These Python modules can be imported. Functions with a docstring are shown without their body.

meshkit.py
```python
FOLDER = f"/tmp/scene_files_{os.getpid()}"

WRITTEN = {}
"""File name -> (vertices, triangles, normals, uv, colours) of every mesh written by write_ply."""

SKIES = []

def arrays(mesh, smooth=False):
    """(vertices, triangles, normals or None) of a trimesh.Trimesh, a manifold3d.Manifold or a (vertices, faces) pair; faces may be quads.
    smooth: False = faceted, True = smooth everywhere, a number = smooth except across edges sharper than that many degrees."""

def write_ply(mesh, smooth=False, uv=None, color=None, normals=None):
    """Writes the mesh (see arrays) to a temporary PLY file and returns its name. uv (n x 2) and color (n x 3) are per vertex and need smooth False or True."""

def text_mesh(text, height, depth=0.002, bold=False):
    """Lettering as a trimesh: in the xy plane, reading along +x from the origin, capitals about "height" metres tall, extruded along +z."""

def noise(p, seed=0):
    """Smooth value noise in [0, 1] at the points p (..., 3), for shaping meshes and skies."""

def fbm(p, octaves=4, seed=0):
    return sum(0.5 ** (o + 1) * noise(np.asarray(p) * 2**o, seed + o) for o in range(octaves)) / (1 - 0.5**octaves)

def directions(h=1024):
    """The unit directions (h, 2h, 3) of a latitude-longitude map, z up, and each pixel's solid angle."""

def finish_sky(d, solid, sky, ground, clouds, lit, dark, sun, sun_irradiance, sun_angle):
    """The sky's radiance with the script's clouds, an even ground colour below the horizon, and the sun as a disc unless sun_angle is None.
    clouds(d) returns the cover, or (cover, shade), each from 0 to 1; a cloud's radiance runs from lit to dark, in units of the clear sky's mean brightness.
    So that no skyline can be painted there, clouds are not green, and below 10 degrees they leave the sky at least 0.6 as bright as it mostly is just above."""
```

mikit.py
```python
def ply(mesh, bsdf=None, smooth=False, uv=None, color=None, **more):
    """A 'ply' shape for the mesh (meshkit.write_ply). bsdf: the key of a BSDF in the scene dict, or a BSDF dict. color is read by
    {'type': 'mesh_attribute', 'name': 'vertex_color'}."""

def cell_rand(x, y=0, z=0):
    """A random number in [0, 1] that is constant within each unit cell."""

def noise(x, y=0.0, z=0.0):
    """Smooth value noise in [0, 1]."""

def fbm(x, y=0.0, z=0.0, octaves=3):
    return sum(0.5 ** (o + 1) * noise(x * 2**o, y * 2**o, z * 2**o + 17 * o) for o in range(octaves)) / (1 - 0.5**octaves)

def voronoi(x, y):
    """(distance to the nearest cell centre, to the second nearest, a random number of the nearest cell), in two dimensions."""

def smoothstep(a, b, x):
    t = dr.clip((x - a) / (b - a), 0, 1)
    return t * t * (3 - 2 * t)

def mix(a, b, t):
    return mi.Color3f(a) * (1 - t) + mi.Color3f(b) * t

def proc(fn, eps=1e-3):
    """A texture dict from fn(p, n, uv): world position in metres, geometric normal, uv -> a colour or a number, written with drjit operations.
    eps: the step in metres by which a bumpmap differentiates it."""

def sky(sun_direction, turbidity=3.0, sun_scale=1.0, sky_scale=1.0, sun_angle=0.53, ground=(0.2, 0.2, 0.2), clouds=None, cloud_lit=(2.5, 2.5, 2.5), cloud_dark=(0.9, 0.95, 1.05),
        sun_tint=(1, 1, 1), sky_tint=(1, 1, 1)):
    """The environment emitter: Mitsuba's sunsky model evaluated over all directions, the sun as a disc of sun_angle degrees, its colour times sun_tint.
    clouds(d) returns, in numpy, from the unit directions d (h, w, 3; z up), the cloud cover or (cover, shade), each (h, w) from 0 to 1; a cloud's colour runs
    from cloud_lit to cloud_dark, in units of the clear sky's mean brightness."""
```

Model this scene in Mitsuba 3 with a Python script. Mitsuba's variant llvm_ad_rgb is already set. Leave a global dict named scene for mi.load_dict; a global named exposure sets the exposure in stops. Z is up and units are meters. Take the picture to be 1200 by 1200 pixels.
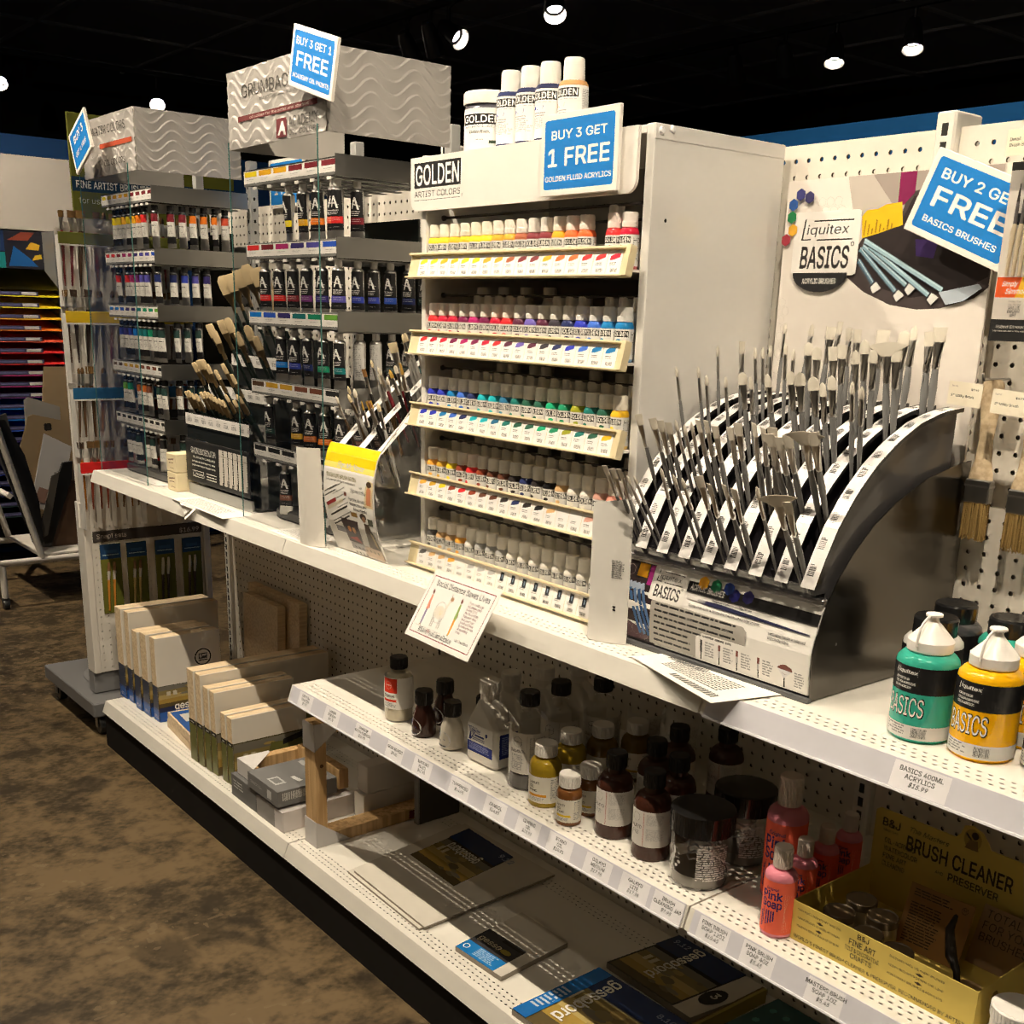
import math, random, functools
import numpy as np, mitsuba as mi, drjit as dr, mikit, meshkit
from mikit import noise, fbm, smoothstep, mix, proc
T = mi.ScalarTransform4f
scene, labels = {}, {}

# ---------------------------------------------------------------- camera, lamps, exposure
CAM = np.array([2.2543, -1.1668, 1.4155])
FWD = np.array([-0.743902, 0.605344, -0.283142])
UP = -np.array([0.237605, -0.156422, -0.958685])
scene['camera'] = {'type': 'perspective', 'fov': 49.23, 'fov_axis': 'x', 'near_clip': 0.02, 'far_clip': 60.0, 'principal_point_offset_y': -0.12638,
    'to_world': T().look_at(origin=CAM.tolist(), target=(CAM + FWD).tolist(), up=UP.tolist())}
exposure = 2.15
WARM = (1.0, 0.855, 0.65)
# (position of the glowing disc, point it is aimed at, radiance, radius of the disc)
NEAR_SPOTS = [((-1.45, -0.645, 2.92), (-1.00, 0.15, 1.1), 5400, 0.012), ((-0.10, -0.645, 2.92), (0.10, 0.08, 0.9), 5600, 0.012), ((1.02, -0.645, 2.92), (0.85, 0.12, 1.2), 2900, 0.012),
              ((1.98, -0.645, 2.92), (1.45, 0.15, 1.0), 6200, 0.012)]
ADDED_BOUNCE_SPOTS = [((-1.6, -1.55, 2.92), (-1.7, -2.9, 1.2), 420, 0.026), ((0.6, -1.55, 2.92), (0.6, -2.9, 1.1), 420, 0.026), ((2.6, -1.55, 2.92), (2.7, -2.9, 1.2), 420, 0.026)]  # added out of view: bounce off the front wall lifts the shadows
ADDED_WALL_SPOTS = [((-0.9, 1.75, 2.95), (-0.9, 3.0, 1.9), 420, 0.026), ((0.5, 1.75, 2.95), (0.5, 3.0, 1.9), 420, 0.026)]  # added out of view to brighten the blue partition
ADDED_FRONT_SPOTS = [((-0.55, -1.55, 2.92), (-0.30, 0.10, 1.15), 620, 0.012), ((1.30, -1.55, 2.92), (1.20, 0.10, 1.15), 560, 0.012)]  # added out of view as weak frontal fill on caps and labels
FAR_SPOTS = [((-3.64, 3.07, 2.95), (-2.0, 3.4, 1.9), 60, 0.036), ((-2.75, 3.07, 2.95), (-2.0, 2.6, 1.7), 90, 0.040), ((-2.38, 4.98, 2.95), (-1.88, 4.38, 0.95), 50, 0.042), ((-1.85, 4.98, 2.95), (-1.35, 4.40, 1.0), 50, 0.042),
             ((-7.18, 1.51, 2.95), (-5.4, 0.7, 1.2), 60, 0.046), ((-7.18, 2.70, 2.95), (-5.5, 2.0, 1.2), 60, 0.046), ((-3.0, -0.6, 2.92), (-4.2, 0.5, 1.0), 2200, 0.026)]  # the last one is added out of view to brighten the paper rack

# ---------------------------------------------------------------- materials: each mesh carries its flat colours per vertex, packed into its uv (u: red step + green, v: blue)
def unpack(p, n, uv):
    r = dr.floor(uv.x); g = (uv.x - r - 0.02) / 0.96; return mi.Color3f(dr.square(r / 255.0), dr.square(dr.clip(g, 0, 1)), dr.square(dr.clip(uv.y, 0, 1)))
VC = proc(unpack)
def bsdf(key, base=VC, rough=0.5, two=True, **kw):
    b = {'type': 'principled', 'base_color': base, 'roughness': rough, **kw}
    scene[key] = {'type': 'twosided', 'bsdf': b} if two else b
bsdf('paper', rough=0.6, specular=0.3)
bsdf('satin', rough=0.36, specular=0.45)
bsdf('gloss', rough=0.12, specular=0.5)
bsdf('matte', rough=0.85, specular=0.2)
bsdf('metal', rough=0.32, metallic=1.0)
bsdf('chrome', rough=0.12, metallic=1.0)
scene['acrylic'] = {'type': 'thindielectric', 'int_ior': 1.30}
scene['bottle_glass'] = {'type': 'thindielectric', 'int_ior': 1.45}
def grain(c1, c2, sx, sy, sz):
    def f(p, n, uv):
        g = fbm(p.x * sx + 3.1, p.y * sy, p.z * sz, 4)
        return mix(c1, c2, smoothstep(0.25, 0.75, g))
    return proc(f)
bsdf('maple', base=grain((0.60, 0.46, 0.29), (0.75, 0.61, 0.42), 160, 5, 160), rough=0.55, specular=0.3)
bsdf('pine', base=grain((0.40, 0.24, 0.10), (0.60, 0.40, 0.20), 120, 120, 6), rough=0.45, specular=0.4)
def concrete(p, n, uv):
    a = fbm(p.x * 2.3 + 5, p.y * 2.3, 0.0, 5)
    b = fbm(p.x * 9.0, p.y * 7.0 + 4, 2.0, 5)
    c = fbm(p.x * 34.0, p.y * 30.0, 7.0, 3)
    e = fbm(p.x * 110.0, p.y * 90.0, 3.0, 3)
    t = 0.26 * a + 0.34 * b + 0.25 * c + 0.15 * e
    col = mix((0.036, 0.026, 0.015), (0.145, 0.100, 0.052), smoothstep(0.36, 0.64, t))
    w = fbm(p.x * 2.0, p.y * 2.0, 4.0, 3) * 1.4
    d = smoothstep(0.60, 0.76, fbm(p.x * 5.0 + 9 + w, p.y * 8.0 + w, 1.0, 6))
    chip = smoothstep(0.80, 0.84, noise(p.x * 60.0, p.y * 60.0, 9.0)) * smoothstep(0.62, 0.66, noise(p.x * 5.0, p.y * 5.0, 2.0))
    return mix(mix(col, mi.Color3f(0.016, 0.012, 0.008), 0.6 * d), mi.Color3f(0.20, 0.15, 0.09), 0.35 * chip)
bsdf('concrete', base=proc(concrete), rough=0.45, specular=0.35)
def brushed(p, n, uv): return 0.15 + 0.10 * noise(p.x * 20, p.y * 12, p.z * 700)
bsdf('brushed_steel', base={'type': 'rgb', 'value': (0.15, 0.14, 0.125)}, rough=proc(brushed), metallic=1.0)

# colours
STEEL = (0.70, 0.675, 0.62); WHITE = (0.82, 0.80, 0.77); BLACK = (0.012, 0.012, 0.013); CARD = (0.78, 0.76, 0.73)
GREY = (0.30, 0.30, 0.30); BLUE = (0.012, 0.20, 0.60)

# ---------------------------------------------------------------- mesh builder
def rgb(c): return np.asarray(c, float)
def nrm(v): v = np.asarray(v, float); return v / max(np.linalg.norm(v), 1e-12)
class Mesh:
    def __init__(self): self.v, self.f, self.c, self.n = [], [], [], 0
    def add(self, v, f, col, M=None):
        v, f = np.asarray(v, float), np.asarray(f, int)
        if f.shape[1] == 4: f = np.vstack([f[:, [0, 1, 2]], f[:, [0, 2, 3]]])
        if M is not None: v = v @ M[:3, :3].T + M[:3, 3]
        self.v.append(v); self.f.append(f + self.n)
        col = np.asarray(col, float)
        self.c.append(np.broadcast_to(col, (len(v), 3)) if col.ndim == 1 else col); self.n += len(v)
        return self
    def arrays(self): return np.vstack(self.v), np.vstack(self.f), np.vstack(self.c)
    def ply(self, b, smooth=True):
        v, f, c = self.arrays()
        c = np.sqrt(np.clip(c, 0, 1)); u = np.round(c[:, 0] * 255) + 0.02 + 0.96 * c[:, 1]
        return mikit.ply((v, f), b, smooth=True, uv=np.column_stack([u, c[:, 2]]))
def mat(x=(1, 0, 0), y=(0, 1, 0), z=(0, 0, 1), o=(0, 0, 0)):
    M = np.eye(4); M[:3, 0], M[:3, 1], M[:3, 2], M[:3, 3] = x, y, z, o; return M
def tr(x, y, z): return mat(o=(x, y, z))
def rz(a):
    c, s = math.cos(a), math.sin(a); return mat((c, s, 0), (-s, c, 0))
def rx(a):
    c, s = math.cos(a), math.sin(a); return mat((1, 0, 0), (0, c, s), (0, -s, c))
def ry(a):
    c, s = math.cos(a), math.sin(a); return mat((c, 0, -s), (0, 1, 0), (s, 0, c))
def box(m, lo, hi, col, b=0.0, M=None):
    """A box with its edges chamfered by b."""
    lo, hi = np.minimum(lo, hi).astype(float), np.maximum(lo, hi).astype(float)
    b = min(b, 0.45 * float((hi - lo).min())); ctr, h = (lo + hi) / 2, (hi - lo) / 2
    vs, fs = [], []
    def poly(pts, out):
        pts = np.array(pts); nn = np.cross(pts[1] - pts[0], pts[2] - pts[0])
        if nn @ out < 0: pts = pts[::-1]
        k = sum(len(q) for q in vs); vs.append(pts); fs.extend([[k, k + i, k + i + 1] for i in range(1, len(pts) - 1)])
    for a in range(3):
        u, w = (a + 1) % 3, (a + 2) % 3
        for s in (-1, 1):
            p = []
            for su, sw in ((-1, -1), (1, -1), (1, 1), (-1, 1)):
                q = np.zeros(3); q[a] = s * h[a]; q[u] = su * (h[u] - b); q[w] = sw * (h[w] - b); p.append(q)
            o = np.zeros(3); o[a] = s; poly(p, o)
            if b > 0:
                for t in (-1, 1):   # edge between face a,s and face u,t
                    p = []
                    for sw in (-1, 1):
                        q = np.zeros(3); q[a] = s * h[a]; q[u] = t * (h[u] - b); q[w] = sw * (h[w] - b); p.append(q)
                    for sw in (1, -1):
                        q = np.zeros(3); q[a] = s * (h[a] - b); q[u] = t * h[u]; q[w] = sw * (h[w] - b); p.append(q)
                    o = np.zeros(3); o[a] = s; o[u] = t; poly(p, o)
    if b > 0:
        for s in np.array(np.meshgrid((-1, 1), (-1, 1), (-1, 1))).reshape(3, -1).T:
            poly([s * (h - b * (1 - np.eye(3)[k])) for k in range(3)], s)
    v = np.vstack(vs) + ctr
    return m.add(v, fs, col, M)
def quad(m, a, b, c, d, col, M=None): return m.add([a, b, c, d], [[0, 1, 2], [0, 2, 3]], col, M)
def lathe(m, prof, col, seg=24, M=None, split=30, cols=None, flats=0):
    """prof: (r, z) from bottom to top; corners sharper than split degrees stay sharp. cols: a colour per profile segment."""
    P = np.asarray(prof, float); a = np.arange(seg + 1) * 2 * np.pi / seg
    runs, cur = [], [0]
    for i in range(1, len(P)):
        cur.append(i)
        sharp = False
        if i < len(P) - 1:
            d0, d1 = nrm(P[i] - P[i - 1]), nrm(P[i + 1] - P[i]); sharp = math.degrees(math.acos(np.clip(d0 @ d1, -1, 1))) > split
            if cols is not None and tuple(cols[i - 1]) != tuple(cols[i]): sharp = True
        if sharp or i == len(P) - 1: runs.append(cur); cur = [i]
    for run in runs:
        q = P[run]; k = len(q)
        v = np.stack([q[:, 0][:, None] * np.cos(a), q[:, 0][:, None] * np.sin(a), np.broadcast_to(q[:, 1][:, None], (k, seg + 1))], -1).reshape(-1, 3)
        f = []
        for i in range(k - 1):
            for j in range(seg):
                A, B, C, D = i * (seg + 1) + j, i * (seg + 1) + j + 1, (i + 1) * (seg + 1) + j + 1, (i + 1) * (seg + 1) + j
                if q[i, 0] > 1e-9: f.append([A, B, C])
                if q[i + 1, 0] > 1e-9: f.append([A, C, D])
        m.add(v, f, col if cols is None else cols[run[0]], M)
    return m
def tube(m, pts, r, col, seg=8, M=None, cap=True):
    p = np.asarray(pts, float); r = np.broadcast_to(np.asarray(r, float), (len(p),))
    t = np.gradient(p, axis=0); t /= np.linalg.norm(t, axis=1, keepdims=True) + 1e-12
    ref = np.array([0, 0, 1.0]) if abs(t[0, 2]) < 0.9 else np.array([1.0, 0, 0])
    a = np.cross(t, ref); a /= np.linalg.norm(a, axis=1, keepdims=True) + 1e-12; b = np.cross(t, a)
    g = np.arange(seg) * 2 * np.pi / seg
    v = p[:, None] + r[:, None, None] * (np.cos(g)[None, :, None] * a[:, None] + np.sin(g)[None, :, None] * b[:, None])
    f = []
    for i in range(len(p) - 1):
        for j in range(seg):
            f.append([i * seg + j, (i + 1) * seg + j, (i + 1) * seg + (j + 1) % seg, i * seg + (j + 1) % seg])
    m.add(v.reshape(-1, 3), f, col, M)
    if cap:
        for i, s in ((0, 1), (len(p) - 1, -1)):
            ring = v[i]; m.add(np.vstack([ring, p[i]]), [[j, (j + 1) % seg, seg][::-s] for j in range(seg)], col, M)
    return m
def prism(m, pts, z0, z1, col, M=None, side=None):
    """A polygon (x, y counter-clockwise, may be concave) extruded from z0 to z1."""
    import trimesh
    from shapely.geometry import Polygon
    P = Polygon(pts); P = P if P.exterior.is_ccw else Polygon(list(P.exterior.coords)[::-1])
    v2, f2 = trimesh.creation.triangulate_polygon(P, engine='earcut'); n = len(v2)
    A = v2[f2]; cr = np.cross(A[:, 1] - A[:, 0], A[:, 2] - A[:, 0]); f2 = np.where(cr[:, None] < 0, f2[:, ::-1], f2)
    m.add(np.column_stack([v2, np.full(n, z1)]), f2, col, M); m.add(np.column_stack([v2, np.full(n, z0)]), f2[:, ::-1], col, M)
    q = np.array(P.exterior.coords)[:-1]
    for i in range(len(q)):
        a, b = q[i], q[(i + 1) % len(q)]
        m.add([[*a, z0], [*b, z0], [*b, z1], [*a, z1]], [[0, 1, 2], [0, 2, 3]], col if side is None else side, M)
    return m

# ---------------------------------------------------------------- print: flat shapes and lettering, laid in thin layers
@functools.lru_cache(None)
def glyphs(text, bold=True):
    import trimesh
    t = meshkit.text_mesh(text, 1.0, depth=0.1, bold=bold)
    top = t.face_normals[:, 2] > 0.9
    f = t.faces[top]; used, inv = np.unique(f, return_inverse=True)
    v = t.vertices[used][:, :2]; return v - np.array([v[:, 0].min(), 0]), inv.reshape(-1, 3)
class Print:
    """A print in the plane of u (right) and v (up), in metres, origin bottom left; layers stand 0.12 mm apart."""
    def __init__(self, w, h, bg=None, thick=0.0, seg=1):
        self.w, self.h, self.items, self.k = w, h, [], 1
        if bg is not None: self.rect(0, 0, w, h, bg, seg)
    def layer(self): self.k += 1; return self
    def raw(self, v, f, col): self.items.append((np.asarray(v, float), np.asarray(f, int), col, self.k)); return self
    def rect(self, x0, y0, x1, y1, col, seg=1):
        xs = np.linspace(x0, x1, seg + 1); v = np.array([[x, y] for x in xs for y in (y0, y1)])
        return self.raw(v, [[2 * i, 2 * i + 2, 2 * i + 3, 2 * i + 1] for i in range(seg)], col)
    def poly(self, pts, col):
        import trimesh
        from shapely.geometry import Polygon
        v, f = trimesh.creation.triangulate_polygon(Polygon(pts).buffer(0), engine='earcut')
        A = v[f]; cr = np.cross(A[:, 1] - A[:, 0], A[:, 2] - A[:, 0]); return self.raw(v, np.where(cr[:, None] < 0, f[:, ::-1], f), col)
    def disc(self, x, y, rx_, ry_, col, n=16):
        a = np.arange(n) * 2 * np.pi / n; return self.raw(np.vstack([[[x, y]], np.column_stack([x + rx_ * np.cos(a), y + ry_ * np.sin(a)])]), [[0, 1 + i, 1 + (i + 1) % n] for i in range(n)], col)
    def ring(self, x, y, r0, r1, col, n=24):
        a = np.arange(n) * 2 * np.pi / n; cs = np.column_stack([np.cos(a), np.sin(a)])
        return self.raw(np.vstack([cs * r0, cs * r1]) + [x, y], [[i, n + i, n + (i + 1) % n, (i + 1) % n] for i in range(n)], col)
    def line(self, x0, y0, x1, y1, w, col):
        d = nrm([x1 - x0, y1 - y0]); o = np.array([-d[1], d[0]]) * w / 2; a, b = np.array([x0, y0]), np.array([x1, y1])
        return self.raw([a - o, b - o, b + o, a + o], [[0, 1, 2, 3]], col)
    def text(self, s, x, y, h, col, width=None, align='l', bold=True, shear=0.0, sx=1.0):
        v, f = glyphs(s, bold); v = v.copy(); v *= h; v[:, 0] *= sx
        if width: v[:, 0] *= width / max(v[:, 0].max(), 1e-9)
        ww = v[:, 0].max(); v[:, 0] += shear * v[:, 1]
        v[:, 0] += x - (ww / 2 if align == 'c' else ww if align == 'r' else 0); v[:, 1] += y
        return self.raw(v, f, col)
    def lines(self, x0, y1, x1, y0, n, col, rnd, fill=0.5, ragged=0.3):
        """n rows of small print as word-long bars."""
        dy = (y1 - y0) / n
        for i in range(n):
            x, end = x0, x1 - (x1 - x0) * ragged * rnd.random()
            while x < end:
                w = min(end - x, dy * (1.0 + 3 * rnd.random())); self.rect(x, y1 - dy * (i + fill), x + w, y1 - dy * i, col); x += w + dy * 0.45
        return self
    def bars(self, x0, y0, x1, y1, col, rnd, n=14):
        x = x0; d = (x1 - x0) / n
        while x < x1 - 1e-6: w = d * (0.3 + 0.5 * rnd.random()); self.rect(x, y0, min(x + w, x1), y1, col); x += w + d * (0.3 + 0.4 * rnd.random())
        return self
    def put(self, m, o, u, v, eps=0.00012):
        u, v = nrm(u), nrm(v); n = np.cross(u, v)
        for q, f, col, k in self.items: m.add(np.asarray(o) + q[:, :1] * u + q[:, 1:] * v + n * eps * k, f, col)
        return m
    def wrap(self, m, r, z0=0.0, a0=0.0, M=None, eps=0.00015):
        """Wraps the print round the z axis at radius r (a number or r(z)); its middle faces the angle a0, u runs counter-clockwise."""
        for q, f, col, k in self.items:
            z = q[:, 1] + z0; rr = r(z) if callable(r) else r; base = r(z0) if callable(r) else r
            a = a0 + (q[:, 0] - self.w / 2) / base; R = rr + eps * k
            m.add(np.column_stack([R * np.cos(a), R * np.sin(a), z]), f, col, M)
        return m

# ---------------------------------------------------------------- naming
_count = {}
def key_of(name):
    n = _count.get(name, 0); _count[name] = n + 1
    return name if n == 0 else f'{name}_{n:03d}'
def thing(name, label, cat, group=None):
    k = key_of(name); labels[k] = {'label': label, 'category': cat}
    if group: labels[k]['group'] = group
    return k
def place(shape, M):
    return shape if M is None else {**shape, 'to_world': T(np.asarray(M, float).tolist())}
def part(t, name, mesh, b='satin', M=None, label=None, smooth=True, stuff=False):
    k = key_of(f'{t}__{name}')
    scene[k] = place(mesh if isinstance(mesh, dict) else mesh.ply(b, smooth), M)
    if label or stuff: labels[k] = {**({'label': label} if label else {}), **({'kind': 'stuff'} if stuff else {})}
    return k
def solo(name, label, cat, mesh, b='satin', M=None, group=None, smooth=True):
    k = thing(name, label, cat, group); scene[k] = place(mesh if isinstance(mesh, dict) else mesh.ply(b, smooth), M); return k
def struct(name, mesh, b, label, M=None):
    scene[name] = place(mesh if isinstance(mesh, dict) else mesh.ply(b), M); labels[name] = {'label': label, 'kind': 'structure'}; return name
# ================================================================ the room
L, D, ZB, ZMID, ZM = 1.26, 0.441, 0.155, 0.560, 0.908
m = Mesh(); box(m, (-9, -3.3, -0.05), (4.6, 8.2, 0), (0.1, 0.1, 0.1)); struct('floor', m, 'concrete', 'mottled brown polished concrete floor')
def ceil(): return Mesh()
CZ = 3.45
m = Mesh(); box(m, (-9, -3.3, CZ), (4.6, 8.2, CZ + 0.05), (0.20, 0.20, 0.21)); struct('ceiling', m, 'matte', 'black ceiling above a dark grid')
m = Mesh()
for x in np.arange(-8.7, 4.4, 1.22): box(m, (x, -3.3, CZ - 0.02), (x + 0.03, 8.2, CZ), (0.36, 0.36, 0.37))
for y in np.arange(-3.0, 8.0, 1.22): box(m, (-9, y, CZ - 0.018), (4.6, y + 0.03, CZ), (0.36, 0.36, 0.37))
part('ceiling', 'grid_bars', m, 'satin', stuff=True)
NAVY = (0.008, 0.035, 0.11); SKYB = (0.010, 0.10, 0.30)
m = Mesh(); box(m, (-9, 8.1, 0), (4.6, 8.2, CZ), (0.02, 0.02, 0.022)); struct('wall_back', m, 'matte', 'dark far wall of the shop')
m = Mesh(); box(m, (-4.55, 3.0, 0), (4.6, 3.1, 2.19), SKYB); struct('wall_partition', m, 'matte', 'blue painted partition wall behind the shelves')
m = Mesh(); box(m, (-4.6, -3.3, 0), (-4.5, 3.1, 2.25), NAVY); struct('wall_left', m, 'matte', 'dark blue wall at the end of the aisle')
m = Mesh(); box(m, (-9.1, -3.3, 0), (-9, 8.2, CZ), (0.02, 0.02, 0.022)); struct('wall_far', m, 'matte', 'dark end wall beyond the aisle')
m = Mesh(); box(m, (4.5, -3.3, 0), (4.6, 8.2, CZ), (0.10, 0.095, 0.09)); struct('wall_right', m, 'matte', 'dark wall at the near end of the aisle')
m = Mesh(); box(m, (-9, -3.3, 0), (4.6, -3.2, CZ), (0.32, 0.30, 0.27)); struct('wall_front', m, 'matte', 'pale wall across the aisle')

# track lamps: a black can on a stem with a glowing disc sunk into it
def lamp(p, aim, rad, disc, label, group):
    p, aim = np.array(p), np.array(aim); d = nrm(aim - p); s = nrm(np.cross(d, [0.3, 0.2, 1])); M = mat(s, np.cross(d, s), d, p)
    t = thing('track_lamp', label, 'lamp', group)
    m = Mesh(); lathe(m, [(0.0, -0.13), (0.03, -0.13), (0.045, -0.09), (0.055, 0.0), (0.062, 0.055), (0.059, 0.055), (0.052, 0.0), (0.0, -0.004)], (0.01, 0.01, 0.011), 24, M)
    part(t, 'can', m, 'satin')
    m = Mesh(); tube(m, [p - d * 0.06 + np.array([0, 0, 0.0]), p - d * 0.06 + np.array([0, 0, 0.12]), [p[0], p[1], 3.13]], 0.012, (0.01, 0.01, 0.011)); part(t, 'stem', m, 'satin')
    a = np.arange(20) * 2 * np.pi / 20
    m = Mesh(); m.add(np.vstack([[[0, 0, 0.001]], np.column_stack([disc * np.cos(a), disc * np.sin(a), 0 * a + 0.001])]), [[0, 1 + i, 1 + (i + 1) % 20] for i in range(20)], (1, 1, 1), M)
    sh = m.ply('matte', False); sh['emitter'] = {'type': 'area', 'radiance': {'type': 'rgb', 'value': [rad * c for c in WARM]}}
    part(t, 'bulb', sh)
for i, s in enumerate(NEAR_SPOTS): lamp(*s, f'{["farthest", "second", "third", "nearest"][i]} black track lamp on the ceiling track over the aisle', 'track lamps over the aisle')
for i, s in enumerate(ADDED_BOUNCE_SPOTS): lamp(*s, f'{["far", "middle", "near"][i]} added unseen lamp bouncing fill light off the wall across the aisle', 'added fill lamps across the aisle')
for i, s in enumerate(ADDED_FRONT_SPOTS): lamp(*s, f'{["far", "near"][i]} added unseen lamp across the aisle brightening the shelf fronts', 'added lamps brightening the shelf fronts')
for i, s in enumerate(ADDED_WALL_SPOTS): lamp(*s, f'{["far", "near"][i]} added unseen lamp brightening the blue wall behind the shelves', 'added lamps brightening the blue wall')
for s, l in zip(FAR_SPOTS, ['glowing black track lamp above the waved display header, left of the brightest lamp', 'brightest track lamp near the top edge above the row of paint bottles', 'left one of two slanted track lamps above the blue wall',
                            'right one of two slanted track lamps above the blue wall', 'glowing track lamp far off in the dark at the edge of the aisle', 'small far track lamp peeping over the waved header of the far tube display', 'added unseen lamp brightening the paper rack on the end wall']):
    lamp(*s, l, None)
def track(a, b, label):
    m = Mesh(); a, b = np.array(a), np.array(b); box(m, np.minimum(a, b) - 0.018, np.maximum(a, b) + 0.018, (0.012, 0.012, 0.013), 0.003); solo('light_track', label, 'light track', m)
track((-2.4, -0.645, 3.14), (4.0, -0.645, 3.14), 'black light track over the aisle in front of the shelves')
track((-2.4, -1.55, 3.14), (4.0, -1.55, 3.14), 'black light track of the added lamps across the aisle')
track((-1.6, 1.75, 3.14), (1.2, 1.75, 3.14), 'black light track of the added lamps before the blue wall')
track((-5.5, 3.07, 3.14), (-2.0, 3.07, 3.14), 'black light track carrying the brightest lamp behind the displays')
track((-5.0, 4.98, 3.14), (3.0, 4.98, 3.14), 'black light track carrying two slanted lamps above the blue wall')
track((-7.18, 0.9, 3.14), (-7.18, 4.0, 3.14), 'far light track in the dark at the end of the aisle')
track((-3.8, -0.6, 3.14), (-2.42, -0.6, 3.14), 'short light track of the added lamp near the end wall')

def dark_lamp(p, aim, label):
    p, aim = np.array(p), np.array(aim); d = nrm(aim - p); s_ = nrm(np.cross(d, [0.3, 0.2, 1])); M = mat(s_, np.cross(d, s_), d, p); t = thing('unlit_track_lamp', label, 'lamp')
    m = Mesh(); lathe(m, [(0.0, -0.13), (0.03, -0.13), (0.045, -0.09), (0.055, 0.0), (0.062, 0.055), (0.059, 0.055), (0.052, 0.0), (0.0, -0.004)], (0.022, 0.022, 0.023), 20, M); part(t, 'can', m, 'satin')
    m = Mesh(); tube(m, [p - d * 0.06, p - d * 0.06 + np.array([0, 0, 0.12]), [p[0], p[1], 3.13]], 0.014, (0.022, 0.022, 0.023)); part(t, 'stem', m, 'satin')
dark_lamp((-4.10, 3.07, 2.92), (-4.5, 4.2, 1.5), 'unlit black track lamp above the nearer waved header, left of its neighbour'); dark_lamp((-3.86, 3.07, 2.93), (-4.2, 4.0, 1.5), 'unlit black track lamp just left of the glowing one above the waved header')
dark_lamp((-2.75, 4.98, 2.95), (-3.2, 6.0, 1.5), 'unlit black track lamp beside the pair of slanted lamps above the blue wall'); dark_lamp((-3.15, 4.98, 2.95), (-3.6, 6.0, 1.5), 'second unlit black track lamp left of the slanted pair above the blue wall')
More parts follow.
